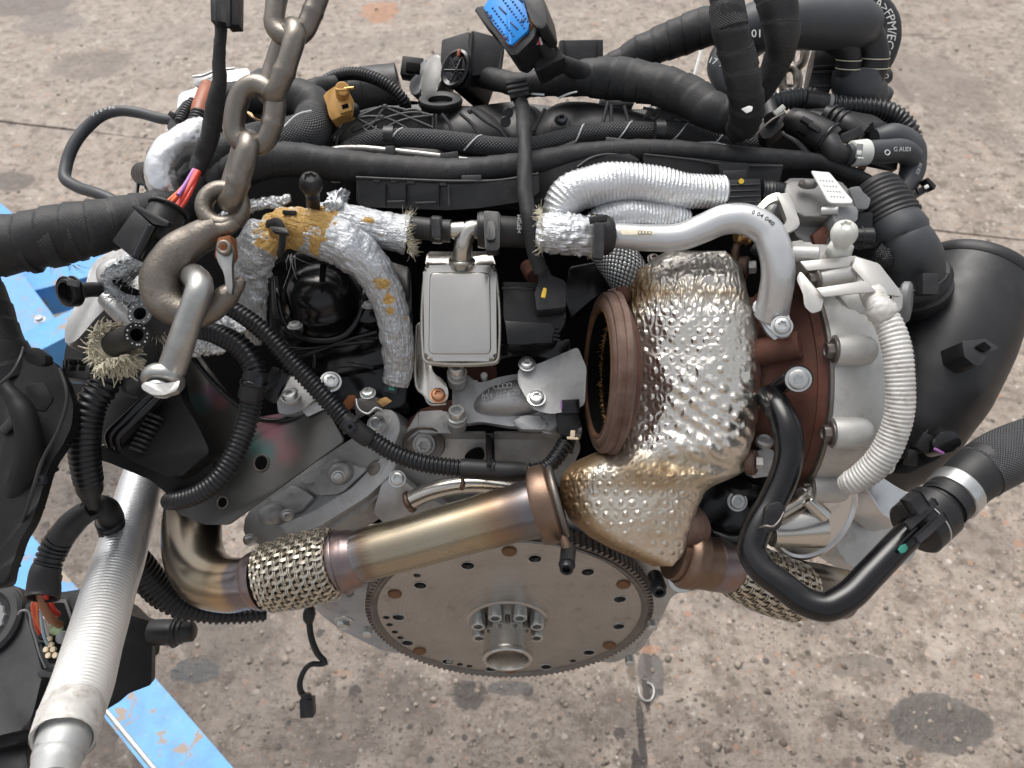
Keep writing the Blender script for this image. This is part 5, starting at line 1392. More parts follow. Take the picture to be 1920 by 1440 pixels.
for x, y, r, mt in ((97, 1168, 13, 'green_seal'), (107, 1178, 14, 'green_seal'), (117, 1195, 12, 'grey_plastic')):
    cyl('seal', mpl.at(x, y) - mpl.n * .003, mpl.at(x, y) + mpl.n * .002, r * S_(.715), M[mt], mp_, seg=24)
for i, (x, y) in enumerate(((95, 1198), (98, 1209), (89, 1218), (102, 1218), (93, 1229), (106, 1229))):
    cyl('pin', mpl.at(x, y) - mpl.n * .003, mpl.at(x, y) + mpl.n * .003, 5.2 * S_(.715), M['cream_pin'], mp_, seg=16)
for mt, r, pts in (('red_wire', 6, [(82, 1112, .672), (92, 1126, .680), (98, 1142, .69), (108, 1152, .708)]), ('brown_wire', 7.5, [(74, 1112, .672), (80, 1134, .676), (94, 1158, .688), (112, 1172, .710)]),
                   ('orange_wire', 2.4, [(68, 1118, .672), (60, 1136, .684), (64, 1160, .696), (72, 1182, .712)]), ('orange_wire', 2.4, [(70, 1118, .672), (66, 1140, .682), (68, 1166, .694), (78, 1186, .712)]),
                   ('red_wire', 2.4, [(66, 1118, .674), (64, 1146, .684), (66, 1172, .698), (74, 1190, .712)]), ('orange_wire', 2.4, [(72, 1118, .672), (70, 1144, .682), (72, 1168, .696), (74, 1180, .712)]),
                   ('pale_blue_wire', 3, [(76, 1142, .684), (78, 1166, .69), (82, 1190, .70), (90, 1210, .713)]), ('white_wire', 3, [(82, 1158, .69), (86, 1172, .698), (90, 1190, .712)]), ('white_wire', 2.4, [(84, 1150, .688), (90, 1172, .70), (92, 1182, .712)])):
    tube('wire', [(*p, r) for p in pts], M[mt], mp_, seg=10)
# black cable duct at the far left
cd = thing('cable_duct', 'large curved black cable duct hanging at the left edge', 'duct', P(60, 800, .63))
tube('fabric_sleeve', [(-60, 540, .62, 54), (-36, 590, .62, 52), (-14, 650, .62, 54), (10, 710, .625, 60)], M['tape'], cd, seg=36, step=3, rf=tape(.012, .04, .03), ang=180)
dpl = Pl(60, 800, .60, (.1, -.45, .88))
poly('duct_shell', [(-60, 700), (-10, 690), (36, 650), (62, 652), (104, 680), (124, 716), (138, 760), (134, 800), (118, 834), (96, 866), (88, 886), (74, 936), (60, 976), (38, 1012), (28, 1044), (20, 1064), (14, 1098), (-60, 1110)], dpl, .012, M['plastic_matte'], cd, 12, 12, segs=5)
tube('duct_ridge', [(8, 720, .594, 12), (46, 780, .586, 22), (56, 840, .586, 24), (30, 930, .592, 22), (2, 1000, .598, 18), (-20, 1070, .602, 14)], M['plastic_matte'], cd, seg=26)
tube('collar_edge', [(-20, 730, .582, 3.5), (4, 716, .578, 3.5), (24, 698, .578, 3.5), (38, 672, .582, 3.5), (44, 652, .59, 3)], M['plastic_dusty'], cd, seg=8)
poly('collar_lug', [(40, 664), (56, 650), (84, 668), (86, 682), (74, 688), (52, 680)], Pl(60, 668, .588), .01, M['plastic_matte'], cd, 1.5, 4)
tube('seam', [(112, 690, .575, 3), (126, 740, .572, 3.5), (112, 800, .572, 3.5), (80, 862, .574, 3.5), (52, 950, .578, 3.5), (22, 1030, .584, 3)], M['plastic_dusty'], cd, seg=8)
poly('panel', [(48, 720), (84, 716), (100, 748), (84, 772), (52, 764)], dpl.off(.0008), .004, M['plastic_matte'], cd, 1, 6)
bolt('torx', 78, 900, .59, NC, 9, cd, 'bolt_black')
tube('side_rail', [(36, 742, .596, 5), (36, 760, .594, 9), (22, 790, .594, 10), (6, 808, .596, 10)], M['plastic_dusty'], cd, seg=12, flat=.5)
for k, (x, y) in enumerate(((118, 830), (92, 880), (66, 952), (26, 1042), (20, 1062))):
    boxp('duct_tab', x, y, .604, 16, 14, 18, M['plastic_matte'], cd, -60)
lathe('fastener', [(0, 0), (14, 0), (14, 5), (9, 8), (0, 6)], P(6, 1056, .596), NC, M['plastic_matte'], cd, 24, 38, S_(.6))
text_pl('moulded_mark', '>PA66<', 66, 804, Pl(60, 800, .5645, (.1, -.45, .88)), 10, M['plastic_matte'], cd, 38, .0005) if False else None
# dangling sensor cable in front of the yard
dc = tube('sensor_cable', [(582, 1124, .86, 8), (580, 1140, .86, 8), (580, 1165, .86, 6), (585, 1200, .855, 6), (596, 1226, .85, 6), (610, 1244, .845, 5.5), (600, 1245, .845, 5), (582, 1246, .84, 5), (568, 1262, .84, 5), (562, 1284, .835, 5.5), (566, 1300, .835, 6), (574, 1306, .835, 6)], M['rubber'], None, seg=14)
tag(dc, 'thin black sensor cable with small plug dangling below the bell housing', 'cable')
pp = cylp('plug', (574, 1300, .832), (574, 1322, .83), 10, M['plastic'], dc)
boxp('plug_shroud', 574, 1330, .825, 25, 34, 24, M['plastic'], dc, 3); boxp('plug_ridge', 574, 1332, .8245, 5, 30, 4, M['plastic_dusty'], dc, 3)
tube('grommet', [(582, 1138, .86, 9), (580, 1150, .86, 12), (579, 1160, .86, 11), (580, 1168, .86, 7)], M['rubber'], dc, seg=16)

# ================================================================= top and back of the engine
im = thing('intake_dummy', '', '', (0, 0, 0)) if False else None
mf = poly('intake_manifold', [(620, 262), (650, 215), (700, 200), (800, 195), (880, 200), (960, 190), (1040, 200), (1120, 210), (1220, 205), (1300, 212), (1400, 240), (1430, 275), (1400, 300), (1000, 310), (640, 300)], Pl(1000, 250, .735, (0, -.25, .97)), .06, M['plastic'], ENG, 4, 12)
mpn = Pl(1000, 250, .730, (0, -.25, .97))
# moulded covers of the manifold
blob('manifold_dome', mpn.off(.004), [(806, 262), (812, 222), (846, 206), (892, 206), (930, 224), (962, 262), (930, 282), (850, 280)], .016, M['plastic_dusty'], mf, 8, thick=.012)
blob('manifold_dome', mpn.off(.004), [(996, 272), (1000, 226), (1030, 200), (1084, 198), (1150, 210), (1216, 226), (1270, 244), (1310, 262), (1230, 284), (1080, 284)], .018, M['plastic_dusty'], mf, 8, thick=.012)
blob('manifold_valley', mpn.off(.002), [(930, 250), (950, 206), (980, 196), (1020, 206), (1016, 262), (970, 284)], .010, M['plastic'], mf, 6, thick=.012)
for a in ([(622, 268), (650, 220), (716, 198), (812, 212), (816, 250), (700, 268)], [(1196, 240), (1216, 202), (1290, 198), (1336, 226), (1330, 250)]):
    poly('recess', a, mpn.off(.003), .004, M['dark_void'], mf, 1, 6)
def rib(pts, r=3.2, d=.704, par=mf, mat='rib_grey', nm='rib'):
    tube(nm, [(x, y, dd[0] if dd else d, r) for x, y, *dd in pts], M[mat], par, seg=8, step=5)
for pts in ([(828, 214), (842, 232), (850, 252)], [(862, 212), (888, 236), (900, 256)], [(884, 206), (906, 224), (944, 246)], [(920, 232), (940, 246), (952, 262)], [(1022, 204), (1010, 226), (1000, 246)], [(1140, 190), (1134, 216), (1126, 244)], [(1146, 196), (1146, 220), (1148, 246)], [(1170, 198), (1176, 220), (1180, 240)]):
    rib([(x, y, .699) for x, y in pts], 3.4)
# lattice of stiffening ribs: left and right wings
lat = [[(640, 272), (700, 232), (724, 202), (760, 206)], [(622, 256), (660, 226), (716, 200)], [(626, 264), (672, 222), (724, 222), (770, 246)], [(664, 246), (716, 224), (790, 212), (812, 218)], [(662, 218), (712, 246)], [(718, 200), (770, 222), (812, 240)], [(714, 246), (748, 228), (812, 216)], [(756, 208), (780, 206), (796, 216)], [(672, 274), (690, 248)], [(648, 228), (636, 250), (630, 272)]]
for pts in lat: rib(pts, 3.0, .703)
for pts in ([(812, 214), (812, 246)], [(818, 214), (818, 248)], [(640, 226), (626, 252), (616, 262)], [(656, 274), (668, 254)]): rib(pts, 2.4, .709)
latr = [[(1186, 234), (1240, 206), (1292, 200), (1302, 212)], [(1206, 202), (1260, 216), (1296, 232)], [(1222, 240), (1270, 218), (1306, 212)], [(1228, 206), (1252, 222), (1296, 236)], [(1250, 240), (1286, 228), (1330, 236)], [(1206, 240), (1250, 206)], [(1290, 200), (1312, 222), (1322, 240)]]
for pts in latr: rib(pts, 2.8, .712)
ringx('screw_eye', P(694, 238, .704), (0, -.4, .9), 12 * S_(.7), 3.5 * S_(.7), M['plastic_dusty'], mf, 28, 8)
ringx('screw_eye', P(1314, 232, .716), (0, -.4, .9), 11 * S_(.71), 3 * S_(.71), M['plastic_dusty'], mf, 28, 8)
for x, y in ((952, 212), (948, 228)):
    cylp('date_dial', (x, y, .70), (x, y, .694), 10, M['plastic'], mf)
for x, y in ((722, 201), (660, 220), (716, 221), (664, 244), (882, 208)):
    lathe('rib_end', [(0, 0), (6, 0), (5, 3), (0, 5)], P(x, y, .703), NC, M['plastic_dusty'], mf, 14, 40, S_(.7))
er = poly('screw_ear', [(1030, 248), (1036, 226), (1052, 216), (1068, 222), (1080, 244), (1076, 258), (1040, 258)], Pl(1054, 240, .706, (0, -.4, .9)), .012, M['plastic'], mf, 2, 6)
bolt('torx', 1053, 226, .698, UPV * .4 + NC, 11, er, 'bolt_black')
# oil filler neck
lathe('filler_neck', [(50, -40), (40, -20), (36, -6), (40, 0), (42, 6), (40, 10), (34, 11), (24, 8), (22, 2), (0, 2)], P(826, 196, .728), (0, .12, 1), M['plastic'], mf, 44, 40, S_(.73))
lathe('rubber_ring', [(38, 0), (41, 4), (39, 9), (30, 10), (23, 6)], P(826, 193, .724), (0, .12, 1), M['rubber'], mf, 44, 60, S_(.73))
# ribbed intake pipe at the back left
ip_ = tube('intake_pipe', [(590, 196, .775, 38), (640, 188, .775, 46), (700, 176, .775, 50), (750, 166, .775, 46)], M['plastic_dusty'], ENG, seg=36)
for k in range(6):
    x = 606 + k * 27; ringx('pipe_rib', P(x, 193 - k * 5, .775), RT + UPV * .17, (40 + min(k, 5 - k) * 4.4) * S_(.775), 2.2 * S_(.775), M['plastic_dusty'], ip_, 40, 8)
tube('breather_hose', [(598, 160, .745, 9), (622, 146, .74, 10), (660, 138, .735, 10), (700, 146, .73, 10), (736, 166, .73, 10), (756, 188, .735, 10), (762, 206, .745, 9)], M['conduit'], ENG, seg=18, ring=(5.6, 2), ang=180)
# sand-coloured cam sensor
cs_ = poly('cam_sensor', [(604, 178), (618, 168), (634, 158), (650, 164), (656, 176), (660, 198), (658, 212), (636, 218), (622, 228), (616, 214), (612, 194)], Pl(632, 194, .680), .018, M['sensor_tan'], ENG, 2.5, 7)
cylp('sensor_head', (642, 176, .682), (642, 166, .666), 13, M['sensor_tan'], cs_); ringx('sensor_rim', P(642, 166, .666), UPV + NC * .7, 11 * S_(.67), 2.4 * S_(.67), M['sensor_tan'], cs_, 24, 8)
boxp('sensor_port', 646, 200, .672, 24, 20, 10, M['sensor_tan'], cs_, 18); boxp('port_opening', 647, 199, .6715, 13, 9, 5, M['dark_void'], cs_, 18)
cylp('sensor_pin', (646, 167, .664), (664, 165, .664), 3.4, M['brass'], cs_)
cylp('sensor_base', (650, 210, .69), (664, 206, .70), 14, M['bolt_black'], cs_)
# throttle body and motor
tb_ = poly('throttle_flange', [(786, 172), (792, 128), (808, 102), (826, 100), (832, 118), (826, 160), (812, 178), (794, 182)], Pl(808, 140, .765, (-.3, -.5, .8)), .03, M['actuator_cast'], ENG, 4, 9)
poly('flange_face', [(770, 178), (766, 158), (790, 116), (800, 108), (794, 140), (786, 176)], Pl(784, 146, .775, (-.5, -.4, .75)), .04, M['grey_plastic'], tb_, 3, 6)
boxp('throttle_plug', 772, 124, .778, 40, 36, 30, M['plastic'], tb_, -8); boxp('plug_hole', 774, 126, .766, 26, 18, 12, M['dark_void'], tb_, -8)
rw = lathe('actuator_wheel', [(0, 0), (28, 0), (30, 3), (30, 9), (26, 12), (20, 8), (16, 10), (8, 8), (6, 13), (0, 13)], P(858, 132, .738), NC * .8 + RT * -.45, M['plastic_gloss'], tb_, 36, 40, S_(.75), sq=1.2)
for k in range(6):
    t = k * pi / 3; cylp('wheel_spoke', (855, 132, .728), (855 + 22 * cos(t), 132 + 27 * sin(t), .730), 2.4, M['plastic_gloss'], rw)
boxp('copper_contact', 860, 98, .728, 6, 14, 6, M['orange_tube'], rw, -8)
eb = poly('motor_box', [(878, 70), (886, 56), (942, 72), (946, 96), (940, 138), (880, 142)], Pl(910, 100, .742, (.1, -.75, .65)), .05, M['plastic_dusty'], tb_, 2.5, 5)
poly('motor_box_side', [(828, 74), (880, 58), (884, 130), (872, 164), (848, 166), (832, 150), (826, 112)], Pl(850, 86, .748, (-.4, -.6, .7)), .05, M['plastic'], tb_, 2, 4)
tube('box_rib', [(886, 60, .737, 3), (882, 100, .737, 3), (880, 138, .737, 3)], M['plastic_dusty'], tb_, seg=8); tube('box_rib', [(942, 96, .735, 3), (936, 138, .736, 3)], M['plastic_dusty'], tb_, seg=8)
# alloy case behind the chain at the back left
ac = poly('alternator_case', [(332, 200), (336, 172), (372, 164), (390, 150), (404, 132), (466, 126), (470, 150), (440, 186), (380, 210), (336, 212)], Pl(400, 170, .80, (-.2, -.4, .9)), .05, M['silver_paint'], ENG, 3, 7)
poly('case_plate', [(360, 150), (366, 140), (384, 138), (404, 132), (406, 146), (392, 158), (366, 162)], Pl(384, 148, .785, (-.2, -.4, .9)), .012, M['cast_alu_dirty'], ac, 2, 6)
tube('case_edge', [(362, 144, .782, 2.5), (380, 142, .782, 2.5), (400, 134, .782, 2.5), (440, 128, .784, 2.5)], M['zinc'], ac, seg=8)
poly('case_lug', [(462, 142), (482, 128), (500, 126), (492, 160), (468, 168)], Pl(480, 146, .79), .03, M['grey_plastic'], ac, 2, 6)
# thick taped hose loop with a net section, at the left of the manifold
tube_l = tube('wrapped_hose', [(392, 196, .715, 24), (440, 186, .712, 30), (500, 178, .71, 32), (556, 182, .708, 34), (590, 204, .704, 36), (590, 236, .698, 37)], M['tape'], ENG, seg=36, step=3, rf=tape(.02, .04, .02), ang=180)
tube('net_section', [(590, 222, .698, 36), (578, 246, .692, 38), (546, 258, .688, 38), (506, 262, .686, 36), (470, 268, .684, 34), (440, 278, .684, 34)], M['net'], tube_l, seg=36, step=3, ang=180)
tube('taped_section', [(446, 276, .683, 35), (420, 290, .682, 38), (396, 312, .684, 40), (372, 348, .69, 40), (352, 384, .70, 36)], M['tape'], tube_l, seg=36, step=3, rf=tape(.018, .05, .03), ang=180)
tube('seam_cord', [(532, 238, .656, 2), (560, 214, .66, 2), (584, 208, .664, 2)], M['white_print'], tube_l, seg=6)
tube('rubber_branch', [(556, 176, .715, 18), (590, 166, .72, 18), (630, 158, .73, 16)], M['tape'], tube_l, seg=24, step=3, rf=tape(.02, .05, .03), ang=180)
for k in range(3):
    tube('bare_wire', [(462 + k * 4, 208 + k * 2, .668, 1.6), (470 + k * 4, 218 + k * 2, .667, 1.6), (482 + k * 3, 226, .67, 1.6)], M['brass' if k != 1 else 'white_wire'], tube_l, seg=6)
# braided cooler line and steel line under it
bl = tube('braided_line', [(650, 276, .692, 12), (690, 262, .69, 15), (740, 258, .688, 17), (800, 260, .686, 18), (860, 266, .685, 18), (920, 274, .685, 18), (985, 276, .686, 18), (1040, 264, .69, 17), (1090, 252, .695, 17), (1150, 246, .70, 17), (1220, 246, .705, 17), (1300, 252, .71, 18), (1370, 262, .712, 20), (1424, 272, .715, 16)], M['braid'], None, seg=28, step=4, ang=180)
tag(bl, 'braided black cooler line with white tracer threads across the manifold', 'hose')
sw = sweep([(650, 276, .692, 12), (690, 262, .69, 15), (740, 258, .688, 17), (800, 260, .686, 18), (860, 266, .685, 18), (920, 274, .685, 18), (985, 276, .686, 18), (1040, 264, .69, 17), (1090, 252, .695, 17), (1150, 246, .70, 17), (1220, 246, .705, 17), (1300, 252, .71, 18), (1370, 262, .712, 20), (1424, 272, .715, 16)], 18, 28, 4)
for f0 in (.12, .30, .55, .665, .80, .90):      # white tracer threads spiral round the braid
    G, C, T, X, Y, ss, L = sw; pts = []
    for k in range(9):
        u = k / 8; s = L * (f0 + .035 * (u - .5)); th_ = 1.1 - 2.2 * u
        c = np.array([np.interp(s, ss, C[:, q]) for q in range(4)]); i = int(np.argmin(abs(ss - s)))
        pts.append((*(c[:3] + (c[3] + .0002) * (X[i] * cos(th_) + Y[i] * sin(th_))), .0007))
    tube('tracer', [(0, 0, .69)], M['white_print'], bl, seg=6, step=3, wpts=pts)
for x, y in ((730, 250), (1237, 240)):
    tube('line_clip', [(x - 9, y + 6, .687, 19.5), (x + 9, y + 6, .687, 19.5)], M['plastic'], bl, seg=26)
boxp('clip_leg', 731, 286, .672, 18, 26, 12, M['plastic'], bl)
stl = tube('steel_line', [(596, 290, .69, 6), (630, 280, .688, 6.5), (660, 278, .686, 7), (720, 282, .684, 7), (780, 288, .683, 7), (830, 294, .683, 7), (880, 300, .684, 6), (930, 298, .69, 5)], M['galvanised'], ENG, seg=16)
boxp('line_bracket', 843, 295, .672, 34, 20, 14, M['plastic'], stl, 8)
tube('steel_line', [(1310, 270, .70, 4), (1340, 271, .70, 5), (1360, 276, .70, 5)], M['white_print'], ENG, seg=10)
# long taped loom lying in the plastic tray
ll = tube('wiring_loom', [(408, 352, .672, 30), (430, 332, .668, 33), (466, 310, .664, 34), (510, 300, .66, 32), (560, 300, .658, 31), (620, 308, .657, 30), (700, 316, .657, 28), (780, 322, .657, 27), (860, 324, .658, 26), (930, 318, .66, 25), (1000, 308, .664, 24), (1070, 294, .668, 22), (1150, 284, .672, 20), (1240, 282, .674, 19), (1340, 290, .675, 19), (1430, 298, .675, 20), (1490, 300, .678, 17), (1540, 304, .68, 13), (1590, 322, .68, 12), (1640, 350, .68, 12), (1662, 372, .684, 12)], M['tape'], None, seg=34, step=3.2, rf=tape(.017, .045, .012), ang=180)
tag(ll, 'long black taped wiring loom running across the engine in its tray', 'wiring loom', 'black taped looms')
tr = thing('cable_tray', 'black plastic cable tray with clips under the long taped loom', 'tray', P(900, 370, .66))
t1 = Pl(830, 360, .645, (0, -.8, .6))
poly('tray_wall', [(668, 334), (900, 342), (960, 338), (1010, 328), (1012, 360), (990, 376), (900, 390), (840, 394), (680, 388), (668, 380)], t1, .004, M['plastic'], tr, 1.2, 3)
poly('tray_wall', [(990, 332), (1060, 308), (1120, 290), (1180, 288), (1200, 300), (1186, 316), (1130, 322), (1060, 356), (990, 390)], Pl(1090, 320, .655, (-.1, -.8, .6)), .004, M['plastic'], tr, 1.2, 3)
poly('tray_wall', [(1206, 288), (1400, 306), (1470, 308), (1462, 340), (1400, 360), (1330, 356), (1206, 320)], Pl(1320, 320, .662, (0, -.8, .6)), .004, M['plastic'], tr, 1.2, 3)
tube('tray_lip', [(668, 333, .643, 3), (760, 337, .643, 3), (860, 340, .643, 3), (940, 338, .645, 3), (1010, 326, .648, 3)], M['plastic_dusty'], tr, seg=8)
tube('tray_lip', [(1082, 314, .648, 3), (1110, 296, .65, 3), (1140, 290, .652, 3), (1178, 294, .652, 3)], M['plastic_dusty'], tr, seg=8)
tube('tray_lip', [(1208, 290, .655, 2.5), (1300, 300, .656, 2.5), (1350, 308, .656, 2.5), (1466, 312, .658, 2.5)], M['plastic_dusty'], tr, seg=8)
for x, y, w_ in ((706, 338, 14), (738, 339, 12), (770, 341, 16), (830, 345, 14), (884, 334, 38)):
    boxp('tray_clip', x, y, .6425, w_, 7 if w_ < 30 else 12, 8, M['plastic_dusty'], tr, 2)
for x, y, w_ in ((742, 378, 34), (798, 380, 40)):
    boxp('tray_slot', x, y, .6405, w_, 5, 4, M['plastic_dusty'], tr, 2)
for x in (724, 762, 824, 842): tube('tray_groove', [(x, 346, .643, 1.6), (x, 386, .641, 1.6)], M['dark_void'] if x != 842 else M['plastic_dusty'], tr, seg=6)
for a in (((985, 300), (1020, 290), (1040, 296), (1078, 276), (1080, 262)), ((1136, 256), (1180, 262), (1226, 268), (1226, 274), (1136, 270)), ((1262, 260), (1310, 268), (1430, 282), (1434, 290), (1300, 282))):
    poly('tray_back', list(a), Pl(a[0][0], a[0][1], .672, (0, -.6, .8)), .003, M['plastic'], tr, 1, 3)
poly('tray_bracket', [(1346, 306), (1404, 306), (1404, 318), (1400, 344), (1352, 344)], Pl(1375, 325, .648, (0, -.8, .6)), .01, M['plastic'], tr, 1.5, 4)
boxp('white_clip', 629, 337, .66, 18, 8, 8, M['white_plastic'], ENG, 0)
# fabric looms running over the top
def loom(name, pts, label, seg=30, parent=None, tp=(.03, .05, .03), group='black taped looms', mat='tape'):
    o = tube(name, pts, M[mat], parent, seg=seg, step=3.2, rf=tape(*tp), ang=180)
    if label: tag(o, label, 'wiring loom', group)
    return o
loom('wiring_loom', [(876, 146, .775, 12), (908, 146, .755, 18), (932, 150, .742, 20), (966, 158, .735, 21), (1020, 154, .728, 24), (1070, 148, .72, 31), (1130, 147, .715, 36), (1190, 152, .71, 37), (1240, 162, .70, 37), (1290, 180, .69, 36), (1334, 206, .68, 35), (1380, 222, .675, 34)], 'fat black fabric wrapped loom crossing the top of the manifold')
loom('wiring_loom', [(1110, 130, .78, 14), (1160, 116, .78, 22), (1210, 94, .775, 30), (1260, 74, .77, 34), (1320, 52, .76, 34), (1380, 40, .75, 30)], 'fabric wrapped loom rising behind the two upright bundles at top right')
l5 = loom('wiring_loom', [(1350, -60, .60, 30), (1360, -10, .60, 30), (1368, 50, .602, 30), (1382, 100, .61, 31), (1394, 150, .62, 32), (1400, 196, .635, 30), (1396, 228, .65, 28), (1384, 244, .665, 24)], 'upright taped bundle with a net sleeve at top right', tp=(.022, .09, .03))
for a, b in (((1362, 10, .60), (1370, 54, .603)), ((1380, 90, .609), (1390, 130, .617))):
    tube('net_sleeve', [(*a, 33), (*b, 33.5)], M['net_fine'], l5, seg=32, step=3, ang=180)
poly('torn_label', [(1390, 204), (1404, 198), (1412, 200), (1410, 208), (1400, 212)], Pl(1400, 205, .604), .001, M['label_white'], l5, .3, 2)
loom('wiring_loom', [(1424, -60, .63, 34), (1446, -20, .63, 34), (1460, 20, .63, 34), (1466, 60, .635, 33), (1462, 100, .645, 27), (1448, 136, .655, 23), (1430, 168, .665, 20), (1410, 196, .675, 18)], 'thick taped bundle just right of the net sleeved one at top right', tp=(.03, .05, .03))
loom('wiring_loom', [(1360, -50, .62, 26), (1390, -6, .62, 24), (1420, -10, .62, 26), (1446, -40, .62, 28)], None) if False else None
# drop cable with clip down the middle to the little connector
dcab = tube('drop_cable', [(966, 172, .70, 13), (976, 190, .685, 13), (982, 230, .655, 13.5), (984, 270, .635, 13), (984, 320, .622, 13.5), (986, 370, .615, 14), (992, 410, .612, 15), (998, 450, .614, 14), (1006, 486, .618, 13), (1014, 510, .622, 13)], M['tape'], None, seg=22, step=2.5, rf=tape(.018, .05, .05), ang=180)
tag(dcab, 'narrow taped cable dropping over the engine centre to a black connector', 'cable')
boxp('cable_holder', 972, 166, .676, 36, 30, 20, M['plastic'], dcab, 12); 
for k in (-1, 0, 1): boxp('holder_rib', 970 + k * 2, 160 + k * 9, .6635, 40, 5, 8, M['plastic_dusty'], dcab, 12)
cn = thing('sensor_connector', 'black box connector with a yellow paint stroke below the drop cable', 'connector', P(1000, 600, .66))
n1_ = Pl(1000, 580, .650, (-.02, -.55, .83))
poly('connector_body', [(942, 528), (1010, 530), (1056, 540), (1062, 600), (1040, 640), (952, 646), (944, 590)], n1_, .04, M['plastic'], cn, 2.5, 5)
poly('connector_step', [(946, 600), (1030, 606), (1040, 612), (1036, 640), (952, 646)], n1_.off(.006), .01, M['plastic_gloss'], cn, 1.5, 3)
poly('connector_cover', [(1008, 502), (1016, 494), (1028, 498), (1034, 520), (1052, 522), (1062, 530), (1062, 576), (1006, 582), (1002, 548), (1010, 530)], n1_.off(.022), .02, M['plastic_dusty'], cn, 2, 5)
tube('paint_stroke', [(1022, 540, .616, 3), (1020, 550, .616, 4.5), (1018, 558, .616, 4)], M['yellow_paint'], cn, seg=10, flat=.25)
for k in range(4): boxp('connector_rib', 1016 + k * 3, 610 + k * 8, .642 , 66 - k * 4, 4, 6, M['plastic_gloss'], cn, -8)
boxp('connector_rim', 974, 541, .636, 66, 5, 6, M['plastic_gloss'], cn, -2)
poly('black_shield', [(930, 640), (960, 652), (1010, 640), (1072, 636), (1066, 664), (1040, 676), (990, 662), (930, 672)], Pl(1000, 656, .672, (0, -.5, .86)), .004, M['plastic_gloss'], ENG, 2, 6)
cylp('rust_stub', (1002, 520, .68), (990, 500, .70), 16, M['rust_red'], ENG)
# dangling blue multi-pin plug
bp_ = thing('blue_multi_plug', 'black plug with bright blue pin face tipped up at the back', 'connector', P(960, 60, .66))
ug = Pl(950, 40, .650, (-.35, -.55, .76))
fr_ = poly('plug_shell', [(888, 18), (898, 10), (916, 14), (990, -30), (1010, 20), (1006, 62), (996, 76), (968, 104), (952, 100), (930, 66)], ug.off(-.003), .03, M['plastic'], bp_, 2, 5)
poly('red_seal', [(906, 16), (974, -26), (1002, 46), (964, 88), (950, 84)], ug.off(-.0022), .004, M['rust_orange'], bp_, .8, 4)
bf = poly('pin_face', [(906, 14), (918, -6), (950, -30), (978, -16), (992, 44), (990, 56), (960, 84), (952, 82), (944, 68), (926, 46), (918, 32)], ug, .008, M['blue_plug'], bp_, 1, 2)
for i in range(7):
    if i in (2, 5): continue
    for j in range(11):
        x, y = 913 + i * 10.2 + j * 3.9, 22 - i * 7.4 + j * 5.2
        if y > -6: boxp('pin_hole', x, y, (ug.at(x, y) - CAMP).dot(FW) - .0006, 3.4, 3.4, 2, M['blue_hole'], bf, -38, ug.n, .3)
for i in (2, 5):
    for q in (2.2, 7.8):
        x, y = 913 + i * 10.2 + q * 3.9, 22 - i * 7.4 + q * 5.2
        boxp('pin_slot', x, y, (ug.at(x, y) - CAMP).dot(FW) - .0008, 3, 24, 2, M['blue_hole'], bf, 38, ug.n, .4)
for (x, y) in ((918, 30), (948, 70), (980, 38)):
    boxp('pin_window', x, y, (ug.at(x, y) - CAMP).dot(FW) - .0008, 7, 7, 2, M['blue_hole'], bf, -30, ug.n, .4)
poly('plug_lid', [(962, -40), (1000, -40), (1020, 10), (1026, 48), (1012, 56), (996, 40), (984, 4)], ug.off(.004), .03, M['plastic_dusty'], bp_, 2.5, 7)
poly('plug_neck', [(986, 90), (1010, 60), (1044, 86), (1060, 108), (1036, 118), (1020, 128), (1006, 134)], Pl(1020, 100, .668, (-.2, -.6, .76)), .024, M['plastic'], bp_, 2, 4)
tube('plug_cable', [(1012, 78, .66, 14), (1026, 98, .668, 14), (1050, 116, .68, 14), (1080, 130, .70, 16), (1110, 140, .71, 18)], M['tape'], bp_, seg=22, step=3, rf=tape(.02, .04, .03), ang=180)
for k, mt in enumerate(('violet_wire', 'red_wire', 'white_wire')): tube('plug_wire', [(1002 + k * 5, 70, .650, 2.4), (1008 + k * 4, 84, .652, 2.4)], M[mt], bp_, seg=6)
rl = boxp('relay_box', 1090, 102, .80, 82, 52, 50, M['plastic_dusty'], ENG, 1, (0, -.8, .6))
for x in (1056, 1124): boxp('relay_rib', x, 100, .795, 6, 48, 6, M['plastic'], rl, 1, (0, -.8, .6))
poly('grey_cap', [(1122, 186), (1140, 176), (1180, 172), (1190, 182), (1190, 196), (1128, 198)], Pl(1156, 186, .74), .02, M['grey_plastic'], ENG, 3, 6)
tube('zip_tie', [(1048, 184, .69, 2), (1066, 176, .688, 2), (1082, 172, .688, 1.6)], M['white_print'], ENG, seg=6)
boxp('foil_tab', 1008, 176, .688, 26, 5, 4, M['zinc'], ENG, -4)
tube('white_strap', [(1300, 150, .80, 3.5), (1308, 120, .81, 3.5), (1318, 84, .82, 3)], M['white_print'], ENG, seg=8, flat=.3)
for pts in ([(1216, 206), (1224, 192)], [(1228, 206), (1236, 190)]): rib(pts, 3, .735, ENG, 'white_print', 'white_pin')

